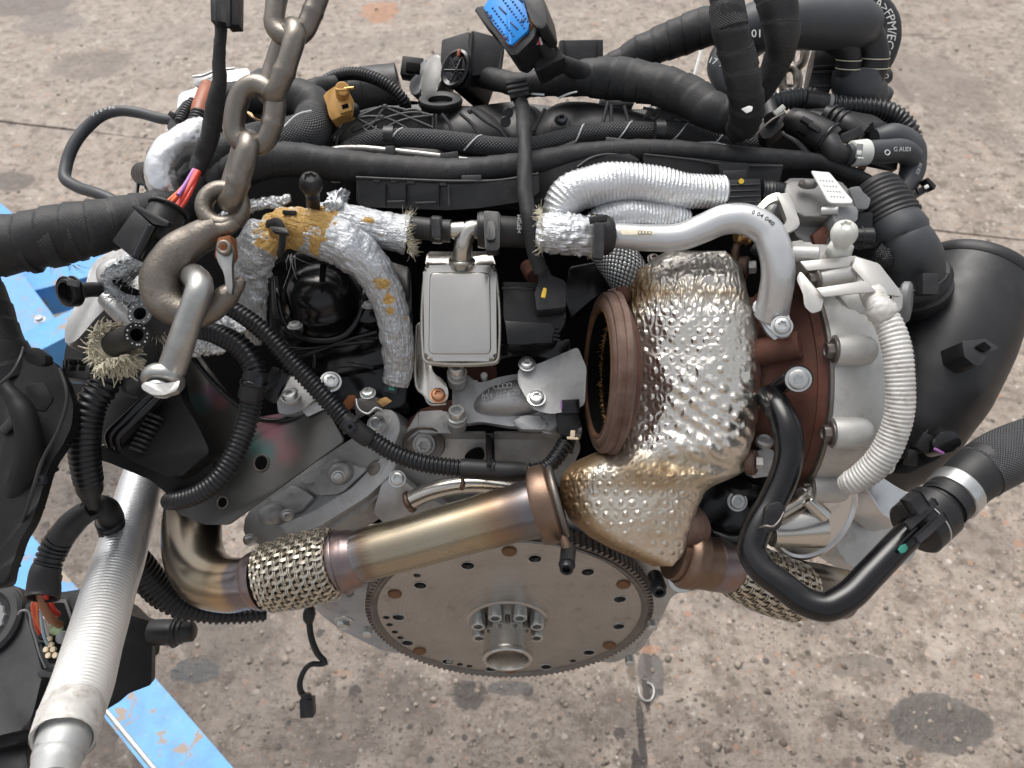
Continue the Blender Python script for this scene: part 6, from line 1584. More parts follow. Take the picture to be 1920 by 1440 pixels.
# ================================================================= right side: ducts, turbocharger, coolant pipes
fd = tube('foil_duct', [(1064, 424, .622, 22), (1050, 398, .620, 32), (1068, 366, .616, 38), (1116, 348, .614, 37), (1176, 340, .614, 34), (1232, 347, .616, 34), (1290, 358, .618, 31), (1330, 360, .62, 29), (1356, 361, .622, 30)], M['foil_duct'], ENG, seg=48, ring=(7.4, 2.0), prof=RIBF, ang=180, rf=lambda s, th, R: R * .02 * (np.sin(s * 80 + th * 2) + np.sin(s * 150 - 3 * th)))
fd2 = tube('foil_duct', [(1100, 424, .625, 18), (1130, 408, .622, 25), (1180, 402, .62, 27), (1230, 404, .622, 26), (1266, 408, .624, 24), (1290, 411, .626, 19)], M['foil_duct'], ENG, seg=40, ring=(6.4, 1.8), prof=RIBF, ang=180, rf=lambda s, th, R: R * .03 * (np.sin(s * 90 + th * 2) + np.sin(s * 170 - 3 * th)))
cs2 = tube('foil_cloth_cuff', [(1014, 434, .612, 33), (1030, 436, .610, 37), (1070, 440, .609, 38), (1098, 442, .61, 37), (1106, 442, .612, 34)], M['foil_cloth'], ENG, seg=60, step=2, rf=crumple(.0015, 130, .0014, 300), ang=180)
fray('frayed_edge', P(1016, 434, .612), RT * -1, 150, .010, .016, .8, M['straw'], cs2, .0004, seed=21, inner=.8)
fray('frayed_edge', P(1104, 442, .612), RT, 120, .008, .015, .8, M['straw'], cs2, .0004, seed=22, inner=.8)
ap = tube('alloy_pipe', [(1120, 440, .618, 23), (1146, 441, .616, 24), (1220, 446, .612, 25), (1276, 444, .609, 26), (1318, 428, .606, 27), (1358, 412, .603, 28), (1400, 412, .60, 29), (1436, 432, .597, 30), (1454, 470, .596, 31), (1459, 510, .60, 31), (1453, 556, .610, 31), (1446, 590, .620, 32)], M['silver_paint'], ENG, seg=36, step=4)
pc = tube('hose_clamp', [(1104, 440, .614, 34), (1110, 440, .613, 38), (1134, 441, .613, 38), (1142, 441, .614, 34)], M['plastic'], ap, seg=34, step=2)
poly('clamp_buckle', [(1114, 416), (1134, 418), (1132, 486), (1112, 484)], Pl(1122, 440, .584), .008, M['plastic_dusty'], pc, 1.5, 4); boxp('clamp_catch', 1122, 410, .59, 34, 12, 12, M['plastic'], pc, 8)
poly('pipe_label', [(1162, 428), (1226, 432), (1228, 440), (1166, 440)], Pl(1195, 435, .5905, (0, -.45, .9)), .0006, M['straw'], ap, .2, 2)
for k in range(4): ringx('pipe_logo', P(1200 + k * 6, 436, .5895), NC, 3.4 * S_(.59), .5 * S_(.59), M['ink'], ap, 16, 6)
swp = sweep([(1358, 412, .603, 28), (1400, 412, .60, 29), (1436, 432, .597, 30), (1454, 470, .596, 31)], 29, 16, 3)
text_tube('pipe_print', '0 04 040', swp, .52, -.35, 8, .6, M['ink'], ap)
fl = poly('pipe_flange', [(1410, 572), (1420, 566), (1446, 604), (1478, 590), (1486, 622), (1476, 640), (1456, 642), (1436, 622)], Pl(1450, 606, .618, (-.3, -.5, .8)), .012, M['silver_paint'], ap, 2, 8)
poly('flange_top', [(1408, 576), (1418, 560), (1470, 566), (1484, 604), (1482, 630), (1462, 634), (1440, 614)], Pl(1450, 600, .612, (-.3, -.5, .8)), .008, M['silver_paint'], ap, 2, 8)
bolt('torx', 1466, 612, .602, Vector((-.2, -.55, .8)), 16, fl)
# actuator connector
kb = boxp('actuator_plug', 1394, 362, .612, 66, 52, 40, M['plastic'], ENG, 2); 
for k in range(4): boxp('plug_rib', 1396, 346 + k * 11, .6105, 60, 2.5, 3, M['plastic_dusty'], kb, 2)
boxp('plug_latch', 1378, 328, .618, 44, 18, 20, M['plastic'], kb, 2); cyl('yellow_dot', P(1390, 340, .6105), P(1390, 340, .6095), 5 * S_(.61), M['yellow_paint'], kb, seg=14)
tube('plug_boot', [(1424, 364, .63, 26), (1440, 366, .63, 28), (1464, 370, .632, 26), (1480, 372, .634, 22)], M['conduit'], kb, ring=(4.4, 1.2), seg=26)
av = thing('dummy', '', '', (0, 0, 0)) if False else None
act = poly('actuator', [(1464, 362), (1474, 336), (1486, 334), (1560, 336), (1590, 346), (1606, 400), (1596, 440), (1568, 462), (1500, 452), (1480, 420)], Pl(1535, 390, .628, (.05, -.5, .86)), .05, M['actuator_cast'], ENG, 6, 10, segs=4)
poly('actuator_top', [(1470, 352), (1480, 338), (1570, 342), (1592, 386), (1584, 408), (1500, 404), (1478, 384)], Pl(1530, 370, .618, (.05, -.35, .94)), .02, M['actuator_cast'], act, 4, 8, segs=3)
blob('screw_pad', Pl(1505, 343, .612, (.05, -.35, .94)), [(1496, 340), (1508, 336), (1534, 342), (1534, 348), (1510, 350)], .002, M['actuator_cast'], act); cylp('screw', (1504, 342, .612), (1504, 341, .609), 6, M['steel_dark'], act)
lb = Pl(1560, 350, .606, (.05, -.4, .92))
lab = poly('label', [(1521, 320), (1555, 323), (1599, 376), (1596, 381), (1558, 380), (1552, 376)], lb, .0012, M['label_white'], act, .3, 3)
for i in range(5):
    for j, (w_, g_) in enumerate(((6, 0), (4, 10), (7, 18), (4, 28))):
        u_, v_ = .14 + i * .17, .30 + j * .17
        x = 1522 + u_ * 33 + v_ * 40; y = 321 + u_ * 2 + v_ * 58
        boxp('print_mark', x, y, (lb.at(x, y) - CAMP).dot(FW) - .0002, 3.2, 1.4, .4, M['ink'], lab, -52, lb.n, 0)
poly('connector_ears', [(1592, 352), (1612, 348), (1622, 366), (1634, 372), (1628, 392), (1606, 392)], Pl(1610, 370, .63), .02, M['grey_plastic'], act, 1.5, 5)
poly('actuator_cover', [(1564, 388), (1606, 384), (1612, 402), (1602, 420), (1576, 426), (1562, 414)], Pl(1588, 404, .606, (.1, -.5, .86)), .03, M['grey_plastic'], act, 3, 8)
cylp('spring_pin', (1540, 396, .61), (1572, 394, .604), 8, M['cast_alu'], act)
poly('bracket_loop', [(1414, 392), (1440, 366), (1458, 360), (1468, 364), (1462, 376), (1446, 378), (1426, 398)], Pl(1440, 378, .607, (-.2, -.4, .9)), .004, M['bracket_steel'], act, 1, 4)
poly('bracket_plate', [(1456, 364), (1480, 360), (1500, 416), (1498, 426), (1466, 442), (1454, 436), (1478, 414), (1462, 376)], Pl(1478, 400, .602, (.1, -.5, .86)), .006, M['bracket_steel'], act, 1.2, 7)
cylp('actuator_neck', (1420, 398, .64), (1462, 404, .626), 28, M['cast_alu_dirty'], act)
poly('rusty_link', [(1524, 440), (1548, 420), (1556, 430), (1548, 460), (1530, 462)], Pl(1540, 444, .615), .01, M['rust_red'], act, 1.5, 4)
# ball stud and its arm
arm = poly('lever_arm', [(1468, 452), (1508, 450), (1518, 458), (1600, 458), (1596, 486), (1548, 492), (1476, 492)], Pl(1530, 475, .612, (0, -.4, .9)), .02, M['white_cast'], ENG, 3, 8)
cylp('pivot_barrel', (1480, 476, .606), (1534, 478, .602), 17, M['white_cast'], arm)
bsd = lathe('ball_stud', [(0, 0), (24, 0), (25, 3), (25, 20), (20, 26), (15, 30), (15, 38), (18, 42), (23, 52), (24.5, 62), (22, 74), (15, 83), (10, 85), (8, 80), (0, 80)], P(1572, 476, .606), P(1586, 426, .578) - P(1572, 476, .606), M['white_plastic'], arm, 36, 38, S_(.59), fn=lambda t, h, r: (cos(pi / 6) / cos(((t + pi / 6) % (pi / 3)) - pi / 6) if h < 21 and r > 20 else 1 + (.14 * cos(6 * t) if h > 79 and r < 11 else 0)))
sol = cylp('solenoid', (1596, 446, .628), (1638, 446, .624), 20, M['plastic_gloss'], ENG); ringx('solenoid_ring', P(1612, 446, .627), RT, 20.5 * S_(.626), 2 * S_(.626), M['plastic'], sol, 26, 8)
boxp('solenoid_base', 1612, 416, .64, 50, 36, 30, M['plastic'], sol)
tube('braided_stub', [(1640, 470, .645, 16), (1660, 484, .645, 20), (1672, 490, .648, 14)], M['net_fine'], ENG, seg=20, step=2, rf=crumple(.001, 400, .0008, 700), ang=180)
# brass banjo bolt behind the alloy pipe
lathe('banjo', [(0, 0), (13, 0), (14, 4), (10, 7), (10, 12), (13, 14), (13, 26), (9, 30), (0, 30)], P(1404, 446, .64), RT * -1 + NC * .4, M['brass'], ENG, 24, 38, S_(.64))
tube('banjo_pipe', [(1384, 452, .645, 7), (1378, 476, .648, 8), (1384, 500, .652, 9), (1394, 520, .66, 9)], M['copper_tint'], ENG, seg=14)
bolt('torx', 1226, 486, .70, NC + UPV * .5, 10, ENG, 'steel_dark')
# woven silver sleeve and black clutter behind
ss_ = tube('braided_sleeve', [(1134, 462, .672, 34), (1152, 480, .668, 39), (1172, 508, .664, 40), (1186, 540, .664, 36), (1192, 566, .668, 30)], M['silver_braid'], ENG, seg=40, step=3, ang=180)
poly('dark_block', [(1066, 500), (1130, 488), (1150, 540), (1110, 560), (1070, 600), (1060, 560)], Pl(1100, 530, .70), .04, M['plastic_gloss'], ENG, 3, 8)
tube('black_hose', [(1420, 470, .69, 26), (1450, 486, .68, 28), (1470, 500, .68, 26)], M['plastic_gloss'], ENG, seg=20)

# ---------------------------------------------------------------- turbine heat shield: embossed foil shell
rows = [(470, 1256, 1352), (476, 1238, 1372), (490, 1218, 1384), (508, 1196, 1392), (540, 1178, 1400), (580, 1170, 1412), (640, 1168, 1424), (700, 1166, 1427), (760, 1164, 1424), (810, 1158, 1416), (846, 1134, 1406), (864, 1090, 1402), (880, 1060, 1398), (892, 1052, 1386), (904, 1049, 1352), (920, 1050, 1322), (945, 1054, 1312), (975, 1068, 1300), (1000, 1096, 1294), (1022, 1132, 1288), (1040, 1172, 1282), (1054, 1206, 1272), (1062, 1230, 1256)]
RY = np.array([r[0] for r in rows], float); RL = np.array([r[1] for r in rows], float); RR = np.array([r[2] for r in rows], float)
def smooth1(v):
    return np.convolve(np.pad(v, 6, mode='edge'), np.ones(13) / 13, 'valid')
ny, nx = 440, 230
ys_ = np.linspace(470, 1062, ny)
xl = smooth1(np.interp(ys_, RY, RL)); xr = smooth1(np.interp(ys_, RY, RR))
V = np.zeros((ny, nx, 3)); TI = np.zeros((ny, nx, 1))
r0, rx0, up0, fw0, cm0 = (np.array(v[:]) for v in (RT, RT, UPV, FW, CAMP))
for i, y in enumerate(ys_):
    for j in range(nx):
        t = -1 + 2 * j / (nx - 1)
        tt = math.copysign(1 - (1 - abs(t)) ** 1.5, t) * .35 + t * .65
        x = (xl[i] + xr[i]) / 2 + (xr[i] - xl[i]) / 2 * tt
        x += 2.2 * mn.noise(Vector((x * .03, y * .05, 3)))
        prof = sqrt(max(0, 1 - min(1, abs(tt)) ** 2.6))
        hw = (xr[i] - xl[i]) / 2
        top = min(1, max(0, (y - 470) / 60)); bot = min(1, max(0, (1062 - y) / 70))
        end = sqrt(max(0, 1 - (1 - top) ** 2)) * sqrt(max(0, 1 - (1 - bot) ** 2))
        base = .640 - .010 * tt if y < 840 else .640 - .010 * tt * max(0, 1 - (y - 840) / 60)
        d = base - (.00021 * hw) * prof * end
        # waist fold between the upper shell and the lower neck
        d += .022 * math.exp(-((y - 868 - (x - 1230) * .06) / 22) ** 2) * min(1, max(0, (x - 1190) / 60)) * .5
        # big creases
        d += .0026 * mn.noise(Vector((x * .014, y * .016, 1.7))) + .0008 * mn.noise(Vector((x * .05 + 9, y * .05, 4)))
        d -= .0005 * max(0, 1 - abs(mn.noise(Vector((x * .012 + y * .006, y * .016 - x * .004, 21)))) * 7) + .0003 * max(0, 1 - abs(mn.noise(Vector((x * .03, y * .022, 33)))) * 6)
        edge = min(1, (1 - abs(t)) * 9) * min(1, top * 5) * min(1, bot * 5)
        # embossed dimples on a skewed lattice, ridged to the lower right
        wx = x + 5 * mn.noise(Vector((x * .02, y * .02, 8))); wy = y + 5 * mn.noise(Vector((x * .02, y * .02, 12)))
        u_, v_ = wx / 21.0, wy / 18.0
        du, dv = (u_ + (.5 if int(math.floor(v_)) % 2 else 0)) % 1 - .5, v_ % 1 - .5
        jx = mn.noise(Vector((math.floor(u_) * 3.7, math.floor(v_) * 5.3, 1))); rr = sqrt((du * 21 + jx * 6) ** 2 + (dv * 18 - jx * 5) ** 2)
        dim = (math.exp(-(rr / (3.7 + jx)) ** 2) - .3 * math.exp(-((rr - 7.5) / 2.4) ** 2)) * (.55 + .9 * abs(mn.noise(Vector((x * .013, y * .015, 6)))) + .4 * jx) * (1.5 if y > 880 else 1)
        diag = min(1, max(0, (x - 1235) / 60)) * min(1, max(0, (y - 660) / 70)) * min(1, max(0, (885 - y) / 40))
        ridge = .5 + .5 * sin((-wx * .62 + wy * .8) / 4.2)
        d -= edge * (.0012 * dim * (1 - diag * .8) + (.0026 * ridge) * diag * (.7 + .3 * sin((wx * .8 + wy * .62) / 4.2)))
        # torn wrinkles near the top and the left rim
        wr = max(0, 1 - abs(y - 548) / 55) + max(0, 1 - abs(x - 1195) / 40) * (1 if y < 620 else 0) + max(0, 1 - abs(y - 900) / 40) * max(0, 1 - abs(x - 1085) / 60) * 1.4
        if wr > 0: d -= edge * wr * .0028 * (abs(mn.noise(Vector((x * .11, y * .045, 2)))) * 2 - .4)
        p = cm0 + d * (fw0 + rx0 * ((x - 960) / FPX) + up0 * ((720 - y) / FPX))
        V[i, j] = p
        g = max(0, 1 - (x - xl[i]) / 60) * .75 * (1 if y > 500 else .3) + max(0, 1 - abs(y - 545 - (x - 1200) * .02) / 40) * .55 + min(1, max(0, (y - 800) / 90)) * .42 + max(0, 1 - abs(y - 880) / 50) * max(0, 1 - abs(x - 1240) / 110) * .6
        TI[i, j, 0] = min(1, g)
Fs = [(i * nx + j, (i + 1) * nx + j, (i + 1) * nx + j + 1, i * nx + j + 1) for i in range(ny - 1) for j in range(nx - 1)]
Vf = V.reshape(-1, 3)
ring_ = [j for j in range(nx)] + [i * nx + nx - 1 for i in range(1, ny)] + [(ny - 1) * nx + j for j in range(nx - 2, -1, -1)] + [i * nx for i in range(ny - 2, 0, -1)]
cen = Vf.mean(0)
back = Vf[ring_] + np.array((FW * .012)[:]) + (cen - Vf[ring_]) * .05
k0 = len(Vf); Vf = np.concatenate([Vf, back])
n_ = len(ring_)
Fs += [(ring_[q], ring_[(q + 1) % n_], k0 + (q + 1) % n_, k0 + q) for q in range(n_)]
ti = np.concatenate([TI.reshape(-1, 1), np.full((n_, 1), .6)]); ti3 = np.repeat(ti, 3, 1)
hsd = mobj('heat_shield', Vf, Fs, M['shield'], ENG, 180, col=ti3)
lathe('shield_screw', [(0, 0), (16, 0), (12, 3), (0, 4)], P(1250, 900, .628), NC, M['flange_rust'], hsd, 20, 40, S_(.63))
for x, y, d in ((1394, 500, .650), (1434, 664, .634), (1408, 866, .640)):
    cylp('stud_boss', (x - 8, y, d), (x + 10, y + 1, d - .004), 24 if y != 500 else 20, M['flange_rust'], hsd)
    lathe('nut', [(0, 0), (13, 0), (13, 12), (10, 14), (0, 14)], P(x + 10, y + 1, d - .004), RT + NC * .3, M['white_cast'], hsd, 24, 30, S_(d), fn=lambda t, h, r: cos(pi / 6) / cos(((t + pi / 6) % (pi / 3)) - pi / 6))
# rusty outlet flange left of the shield
va = (RT * -.985 + NC * .10 + UPV * .02).normalized()
vo = P(1128, 699, .632); vk = S_(.632)
vb = lathe('outlet_flange', [(100, -40), (120, -34), (140, -30), (149, -24), (151, 0), (147, 4), (140, 4), (136, 8), (126, 10), (118, 7), (114, 0), (112, -30)], vo, va, M['flange_rust'], ENG, 80, 34, vk)
lathe('flange_step', [(150, -24), (154, -22), (154, -12), (150, -10)], vo, va, M['flange_rust'], vb, 80, 34, vk)
lathe('flange_bore', [(113, 4), (112, -30), (60, -40), (0, -40)], vo, va, M['dark_void'], vb, 60, 40, vk)
lathe('outlet_neck', [(136, -29), (130, -36), (116, -44), (104, -50), (0, -50)], vo, va, M['rust_red'], vb, 60, 40, vk)
ringx('rust_ring', vo + va * 6 * vk, va, 121 * vk, 5 * vk, M['rivet_rust'], vb, 70, 10)
fray('gold_lining', vo - va * 24 * vk, va, 600, .004, 110 * vk, -.2, M['brass'], vb, .0006, seed=31, inner=.96)
cylp('flange_bolt', (1142, 556, .642), (1166, 549, .642), 13, M['flange_rust'], vb); cylp('flange_bolt', (1156, 556, .641), (1178, 552, .641), 17, M['rust_red'], vb)

# ---------------------------------------------------------------- turbocharger: rust housing, pale compressor, bolts
q0 = P(1563, 716, .603); rdir = ray(1563, 716); rdir = (rdir - RT * rdir.dot(RT)).normalized()
TR = .100; tc = q0 + rdir * TR
tperp = RT.cross(rdir).normalized()
tk = .001
turb = lathe('turbocharger', [(46, -104), (56, -92), (60, -60), (74, -44), (78, -30), (90, -16), (93, -10), (95, -10), (96, -3), (97, -1)], tc, RT, M['rust_red'], ENG, 96, 30, tk)
lathe('turbo_seal', [(96, -3), (99.5, -2), (100.5, 0), (99, 1)], tc, RT, M['steel_dark'], turb, 96, 40, tk)
comp = lathe('compressor_housing', [(97, 0), (100, 1), (101, 4), (101, 24), (98, 30), (97, 40), (95, 52), (88, 62), (74, 70), (60, 72)], tc, RT, M['white_cast'], turb, 96, 34, tk)
def rim(y):
    """point of the compressor rim seen in pixel row y"""
    best = None
    for k in range(720):
        t = 2 * pi * k / 720
        p = tc + (-rdir * cos(t) + tperp * sin(t)) * TR * 1.0
        q = p - CAMP; dd = q.dot(FW)
        yy = 720 - q.dot(UPV) / dd * FPX
        e = abs(yy - y) + (0 if cos(t) > 0 else 999)
        if best is None or e < best[0]: best = (e, t)
    t = best[1]
    return (-rdir * cos(t) + tperp * sin(t))
for y in (528, 660, 806, 906):
    u_ = rim(y); b_ = tc + u_ * .097
    b_ = tc + u_ * .1045
    lathe('bolt_boss', [(0, 0), (.0122, 0), (.0125, .001), (.0125, .02), (.011, .027), (.007, .031), (0, .032)], b_, RT, M['white_cast'], comp, 28, 60)
    bolt('hex', 0, 0, .6, RT * -1, 16, comp, 'steel_dark', p=b_ + u_ * .0005 - RT * .0005)
cyl('outlet_boss', tc + rim(560) * .085 + RT * .02, tc + rim(545) * .10 + RT * .05, .02, M['white_cast'], comp)
lathe('inlet_collar', [(50, 60), (64, 60), (66, 76), (62, 86), (50, 86)], tc, RT, M['plastic'], comp, 64, 34, tk)
tubetext = rim(850)
text('casting_mark', 'N S', tc + rim(880) * .1008 + RT * .034, RT, (rim(850) - rim(900)).normalized(), .006, M['white_cast'], comp, .0008)
for y, r_ in ((640, .016),):
    u_ = rim(y); cyl('rust_boss', tc + u_ * .07 - RT * .06, tc + u_ * .094 - RT * .022, r_ * .7, M['rust_red'], turb, seg=20)
lathe('oil_plug', [(0, 0), (15, 0), (16, 3), (16, 10), (12, 13), (9, 10), (0, 10)], P(1432, 832, .64), UPV * .7 + NC * .6, M['cast_alu_dirty'], turb, 28, 38, S_(.64))
poly('oil_flange', [(1404, 850), (1440, 838), (1456, 850), (1446, 892), (1410, 898)], Pl(1430, 866, .648), .02, M['cast_alu'], turb, 2.5, 8)
# oil-drain clutter below the turbine
dl = poly('drain_block', [(1296, 912), (1370, 898), (1440, 910), (1440, 960), (1400, 1010), (1350, 1010), (1310, 960)], Pl(1370, 950, .69), .05, M['plastic_gloss'], ENG, 4, 12)
bolt('torx', 1382, 940, .66, NC + UPV * .1, 15, dl); lathe('drain_cup', [(0, 0), (24, 0), (26, 6), (20, 12), (0, 8)], P(1384, 916, .668), UPV + NC * .6, M['plastic'], dl, 24, 38, S_(.66))
tube('drain_hose', [(1338, 1000, .672, 12), (1360, 1008, .668, 13), (1390, 1010, .662, 13), (1412, 1002, .66, 12)], M['plastic_gloss'], dl, seg=18)
tube('oil_pipe', [(1448, 972, .640, 10), (1490, 946, .648, 11), (1516, 930, .652, 12), (1530, 922, .655, 12)], M['stainless'], ENG, seg=20)
nut_ = cylp('union_nut', (1512, 934, .645), (1548, 968, .65), 14, M['brushed'], ENG); cylp('union_nut_small', (1506, 930, .646), (1530, 912, .652), 19, M['brushed'], nut_)
tube('hose_tail', [(1524, 924, .65, 10), (1540, 914, .652, 10), (1560, 908, .655, 9)], M['white_sleeve'], nut_, ring=(5, 1.5), seg=16)
# stainless strap bracket over the compressor
sb2 = poly('strap_bracket', [(1604, 480), (1648, 494), (1690, 548), (1688, 556), (1640, 548), (1622, 528), (1598, 500)], Pl(1640, 515, .585, (.1, -.35, .93)), .0015, M['bracket_steel'], ENG, 1, 3)
poly('strap', [(1500, 490), (1606, 479), (1612, 498), (1514, 507)], Pl(1556, 494, .592, (0, -.4, .92)), .0015, M['bracket_steel'], sb2, 1, 3)
poly('strap', [(1530, 540), (1622, 526), (1644, 546), (1544, 556)], Pl(1586, 540, .575, (0, -.4, .92)), .0015, M['bracket_steel'], sb2, 1, 3)
poly('strap_leg', [(1493, 522), (1500, 508), (1512, 520), (1544, 558), (1540, 582), (1522, 588), (1508, 574), (1506, 552)], Pl(1520, 550, .582, (-.5, -.5, .7)), .0015, M['bracket_steel'], sb2, .6, 5)
poly('strap_tab', [(1686, 548), (1694, 552), (1692, 580), (1676, 588), (1670, 570)], Pl(1684, 566, .60, (.3, -.6, .7)), .004, M['bracket_steel'], sb2, 1, 5)
cylp('boss_barrel', (1534, 524, .598), (1600, 514, .596), 19, M['white_cast'], sb2); bolt('hex', 1526, 524, .597, RT * -1 + UPV * -.1 + NC * .25, 15, sb2, 'steel_dark')
gr = lathe('grommet', [(0, 0), (28, 0), (32, 4), (32, 14), (28, 18), (16, 20), (0, 18)], P(1688, 566, .625), RT * .7 + NC * .45 + UPV * -.1, M['grey_plastic'], ENG, 30, 38, S_(.62), sq=1.3)
# pale corrugated hose over the compressor
wh = tube('corrugated_sleeve', [(1634, 546, .592, 21), (1640, 560, .584, 22), (1650, 580, .575, 20), (1666, 606, .57, 23), (1680, 650, .566, 24), (1687, 700, .565, 24.5), (1688, 750, .566, 25), (1680, 800, .57, 25), (1660, 848, .576, 25), (1628, 884, .586, 24), (1598, 904, .595, 21), (1580, 910, .602, 15)], M['white_sleeve'], ENG, seg=34, ring=(8, 2.3), prof=RIBS, ang=180, rf=lambda s, th, R: R * .02 * (np.sin(s * 60 + 2 * th) + np.sin(s * 130 - th)))
tube('tie_band', [(1644, 572, .572, 25), (1654, 584, .57, 26), (1662, 594, .57, 24)], M['white_sleeve'], wh, seg=30, step=2, rf=crumple(.001, 200, .0008, 500), ang=180)
poly('hose_bracket', [(1640, 868), (1672, 852), (1682, 858), (1676, 886), (1640, 894), (1580, 898), (1584, 890)], Pl(1640, 876, .612, (0, -.4, .9)), .004, M['white_cast'], ENG, 1, 5)
# black coolant pipe curving round to the quick coupler
bcp = tube('coolant_pipe', [(1440, 742, .622, 24), (1458, 764, .606, 26), (1474, 800, .596, 27), (1480, 848, .592, 27), (1470, 892, .590, 27), (1446, 944, .588, 27), (1420, 990, .584, 27), (1410, 1030, .58, 27), (1424, 1062, .574, 27), (1466, 1096, .566, 27), (1510, 1128, .56, 27.5), (1546, 1138, .556, 28), (1584, 1122, .556, 28), (1630, 1078, .56, 27.5), (1676, 1030, .565, 27), (1712, 994, .57, 27)], M['plastic_gloss'], ENG, seg=34, step=4)
tube('flange_plate', [(1434, 752, .625, 12), (1456, 730, .617, 16), (1484, 712, .608, 18), (1502, 706, .604, 16)], M['plastic_gloss'], bcp, seg=18, flat=.5)
lathe('washer', [(0, 0), (26, 0), (26, 3), (0, 4)], P(1497, 710, .597), NC * .85 + RT * -.3, M['plastic_gloss'], bcp, 30, 38, S_(.6)); bolt('torx', 1497, 711, .594, NC * .85 + RT * -.3 + UPV * -.1, 19, bcp)
tube('pipe_bead', [(1430, 760, .614, 5), (1444, 758, .602, 5), (1462, 750, .604, 5)], M['plastic_gloss'], bcp, seg=10)
poly('pipe_clip', [(1436, 952), (1462, 940), (1474, 952), (1462, 992), (1436, 1002), (1428, 984)], Pl(1450, 970, .573), .012, M['plastic'], bcp, 2, 6)
tube('clip_wire', [(1424, 990, .567, 2), (1436, 986, .562, 2.5), (1448, 988, .561, 2.5), (1460, 978, .563, 2), (1470, 960, .566, 1.6)], M['steel_dark'], bcp, seg=8)
tube('green_dot', [(1686, 1034, .5515, 5), (1693, 1029, .5512, 8), (1700, 1024, .552, 5)], M['green_paint'], bcp, seg=14, flat=.2)
ca = P(1800, 915, .585) - P(1712, 994, .57); cau = ca.normalized()
qk = thing('quick_coupler', 'big black hose coupler with silver clamp ending the right coolant pipe', 'coupler', P(1733, 980, .572))
lathe('coupler_body', [(27, -6), (50, -4), (54, 0), (54, 22), (50, 24), (50, 28), (54, 30), (54, 62), (48, 68), (44, 70), (44, 82), (48, 84), (48, 90), (44, 94), (0, 94)], P(1716, 992, .571), ca, M['plastic'], qk, 44, 38, S_(.572))
ringx('wire_clip', P(1716, 992, .571) + cau * 26 * S_(.572), ca, 53 * S_(.572), 2 * S_(.572), M['zinc'], qk, 44, 8)
box('clip_tab', P(1716, 942, .548), (cau, ca.cross(NC).normalized(), NC), (.012, .010, .012), M['plastic'], qk, .001); cylp('wire_end', (1700, 936, .556), (1716, 930, .556), 6, M['zinc'], qk)
for s_ in (-1, 1): box('coupler_rail', P(1736, 976, .549) + ca.cross(NC).normalized() * .006 * s_, (cau, ca.cross(NC).normalized(), NC), (.030, .004, .004), M['plastic_dusty'], qk, .0008)
chn = tube('coolant_hose', [(1768, 948, .578, 46), (1800, 916, .585, 48), (1830, 890, .59, 50), (1852, 874, .593, 52)], M['rubber'], None, seg=36)
tag(chn, 'large braided coolant hose leaving the frame at the right edge', 'hose')
band('hose_clamp', [(1768, 948, .578, 46), (1800, 916, .585, 48), (1830, 890, .59, 50), (1852, 874, .593, 52)], .18, .42, 50.5, M['zinc'], chn, 44)
tube('braided_cover', [(1836, 886, .591, 51.5), (1870, 864, .595, 54), (1920, 842, .60, 54), (1990, 822, .61, 54), (2060, 812, .62, 54)], M['net'], chn, seg=44, step=3, ang=180)
fray('loose_threads', P(1846, 918, .575), UPV * -1, 10, .008, .006, .8, M['plastic'], chn, .0003, seed=41)
# wastegate can and pale casting behind it
wc = lathe('vacuum_can', [(0, 8), (60, 8), (84, 6), (90, 4), (95, 8), (101, 6), (103, 0), (101, -8), (96, -10), (92, -60), (0, -60)], P(1524, 958, .700), NC * .8 + UPV * -.25 + RT * .30, M['alu_tube'], ENG, 72, 34, S_(.69))
cn_ = cylp('can_cone', (1440, 990, .668), (1528, 974, .674), 36, M['brushed'], wc, 54, 40, .04)
pn = poly('oil_pan_end', [(1560, 1000), (1600, 930), (1630, 900), (1690, 960), (1720, 1040), (1700, 1056), (1640, 1086), (1580, 1050)], Pl(1640, 1000, .80, (.2, -.6, .75)), .05, M['white_cast'], ENG, 3, 10)
poly('blue_grey_case', [(1618, 905), (1660, 888), (1690, 890), (1702, 930), (1694, 990), (1650, 960)], Pl(1660, 930, .76, (.3, -.4, .85)), .04, M['alu_tube'], pn, 3, 10)

# ---------------------------------------------------------------- air intake elbow and bellows at the right
ad = tube('air_duct', [(1640, 872, .715, 74), (1672, 836, .708, 88), (1706, 782, .704, 102), (1744, 712, .706, 111), (1778, 640, .712, 112), (1806, 578, .72, 108), (1826, 536, .728, 105)], M['plastic_dusty'], ENG, seg=64, step=6)
ringx('duct_flange', P(1828, 530, .729), P(1840, 504, .735) - P(1806, 578, .72), 104 * S_(.729), 4.5 * S_(.729), M['plastic_dusty'], ad, 64, 10, fl=2.6)
poly('duct_wing', [(1700, 880), (1760, 800), (1834, 716), (1826, 750), (1800, 800), (1786, 830), (1760, 860), (1700, 890)], Pl(1770, 810, .655, (.2, -.6, .8)), .03, M['plastic'], ad, 2, 6)
bl_ = poly('latch_block', [(1804, 640), (1846, 634), (1874, 652), (1852, 664), (1838, 686), (1826, 684), (1808, 668)], Pl(1838, 660, .632, (.1, -.5, .86)), .03, M['plastic_dusty'], ad, 2, 3)
poly('latch_opening', [(1828, 650), (1846, 640), (1860, 652), (1846, 660)], Pl(1842, 650, .6312, (.1, -.5, .86)), .001, M['dark_void'], bl_, .3, 2)
poly('duct_lug', [(1706, 704), (1722, 726), (1704, 728)], Pl(1712, 720, .63), .008, M['plastic'], ad, .8, 2)
ja_ = P(1706, 470, .665) - P(1712, 540, .69)
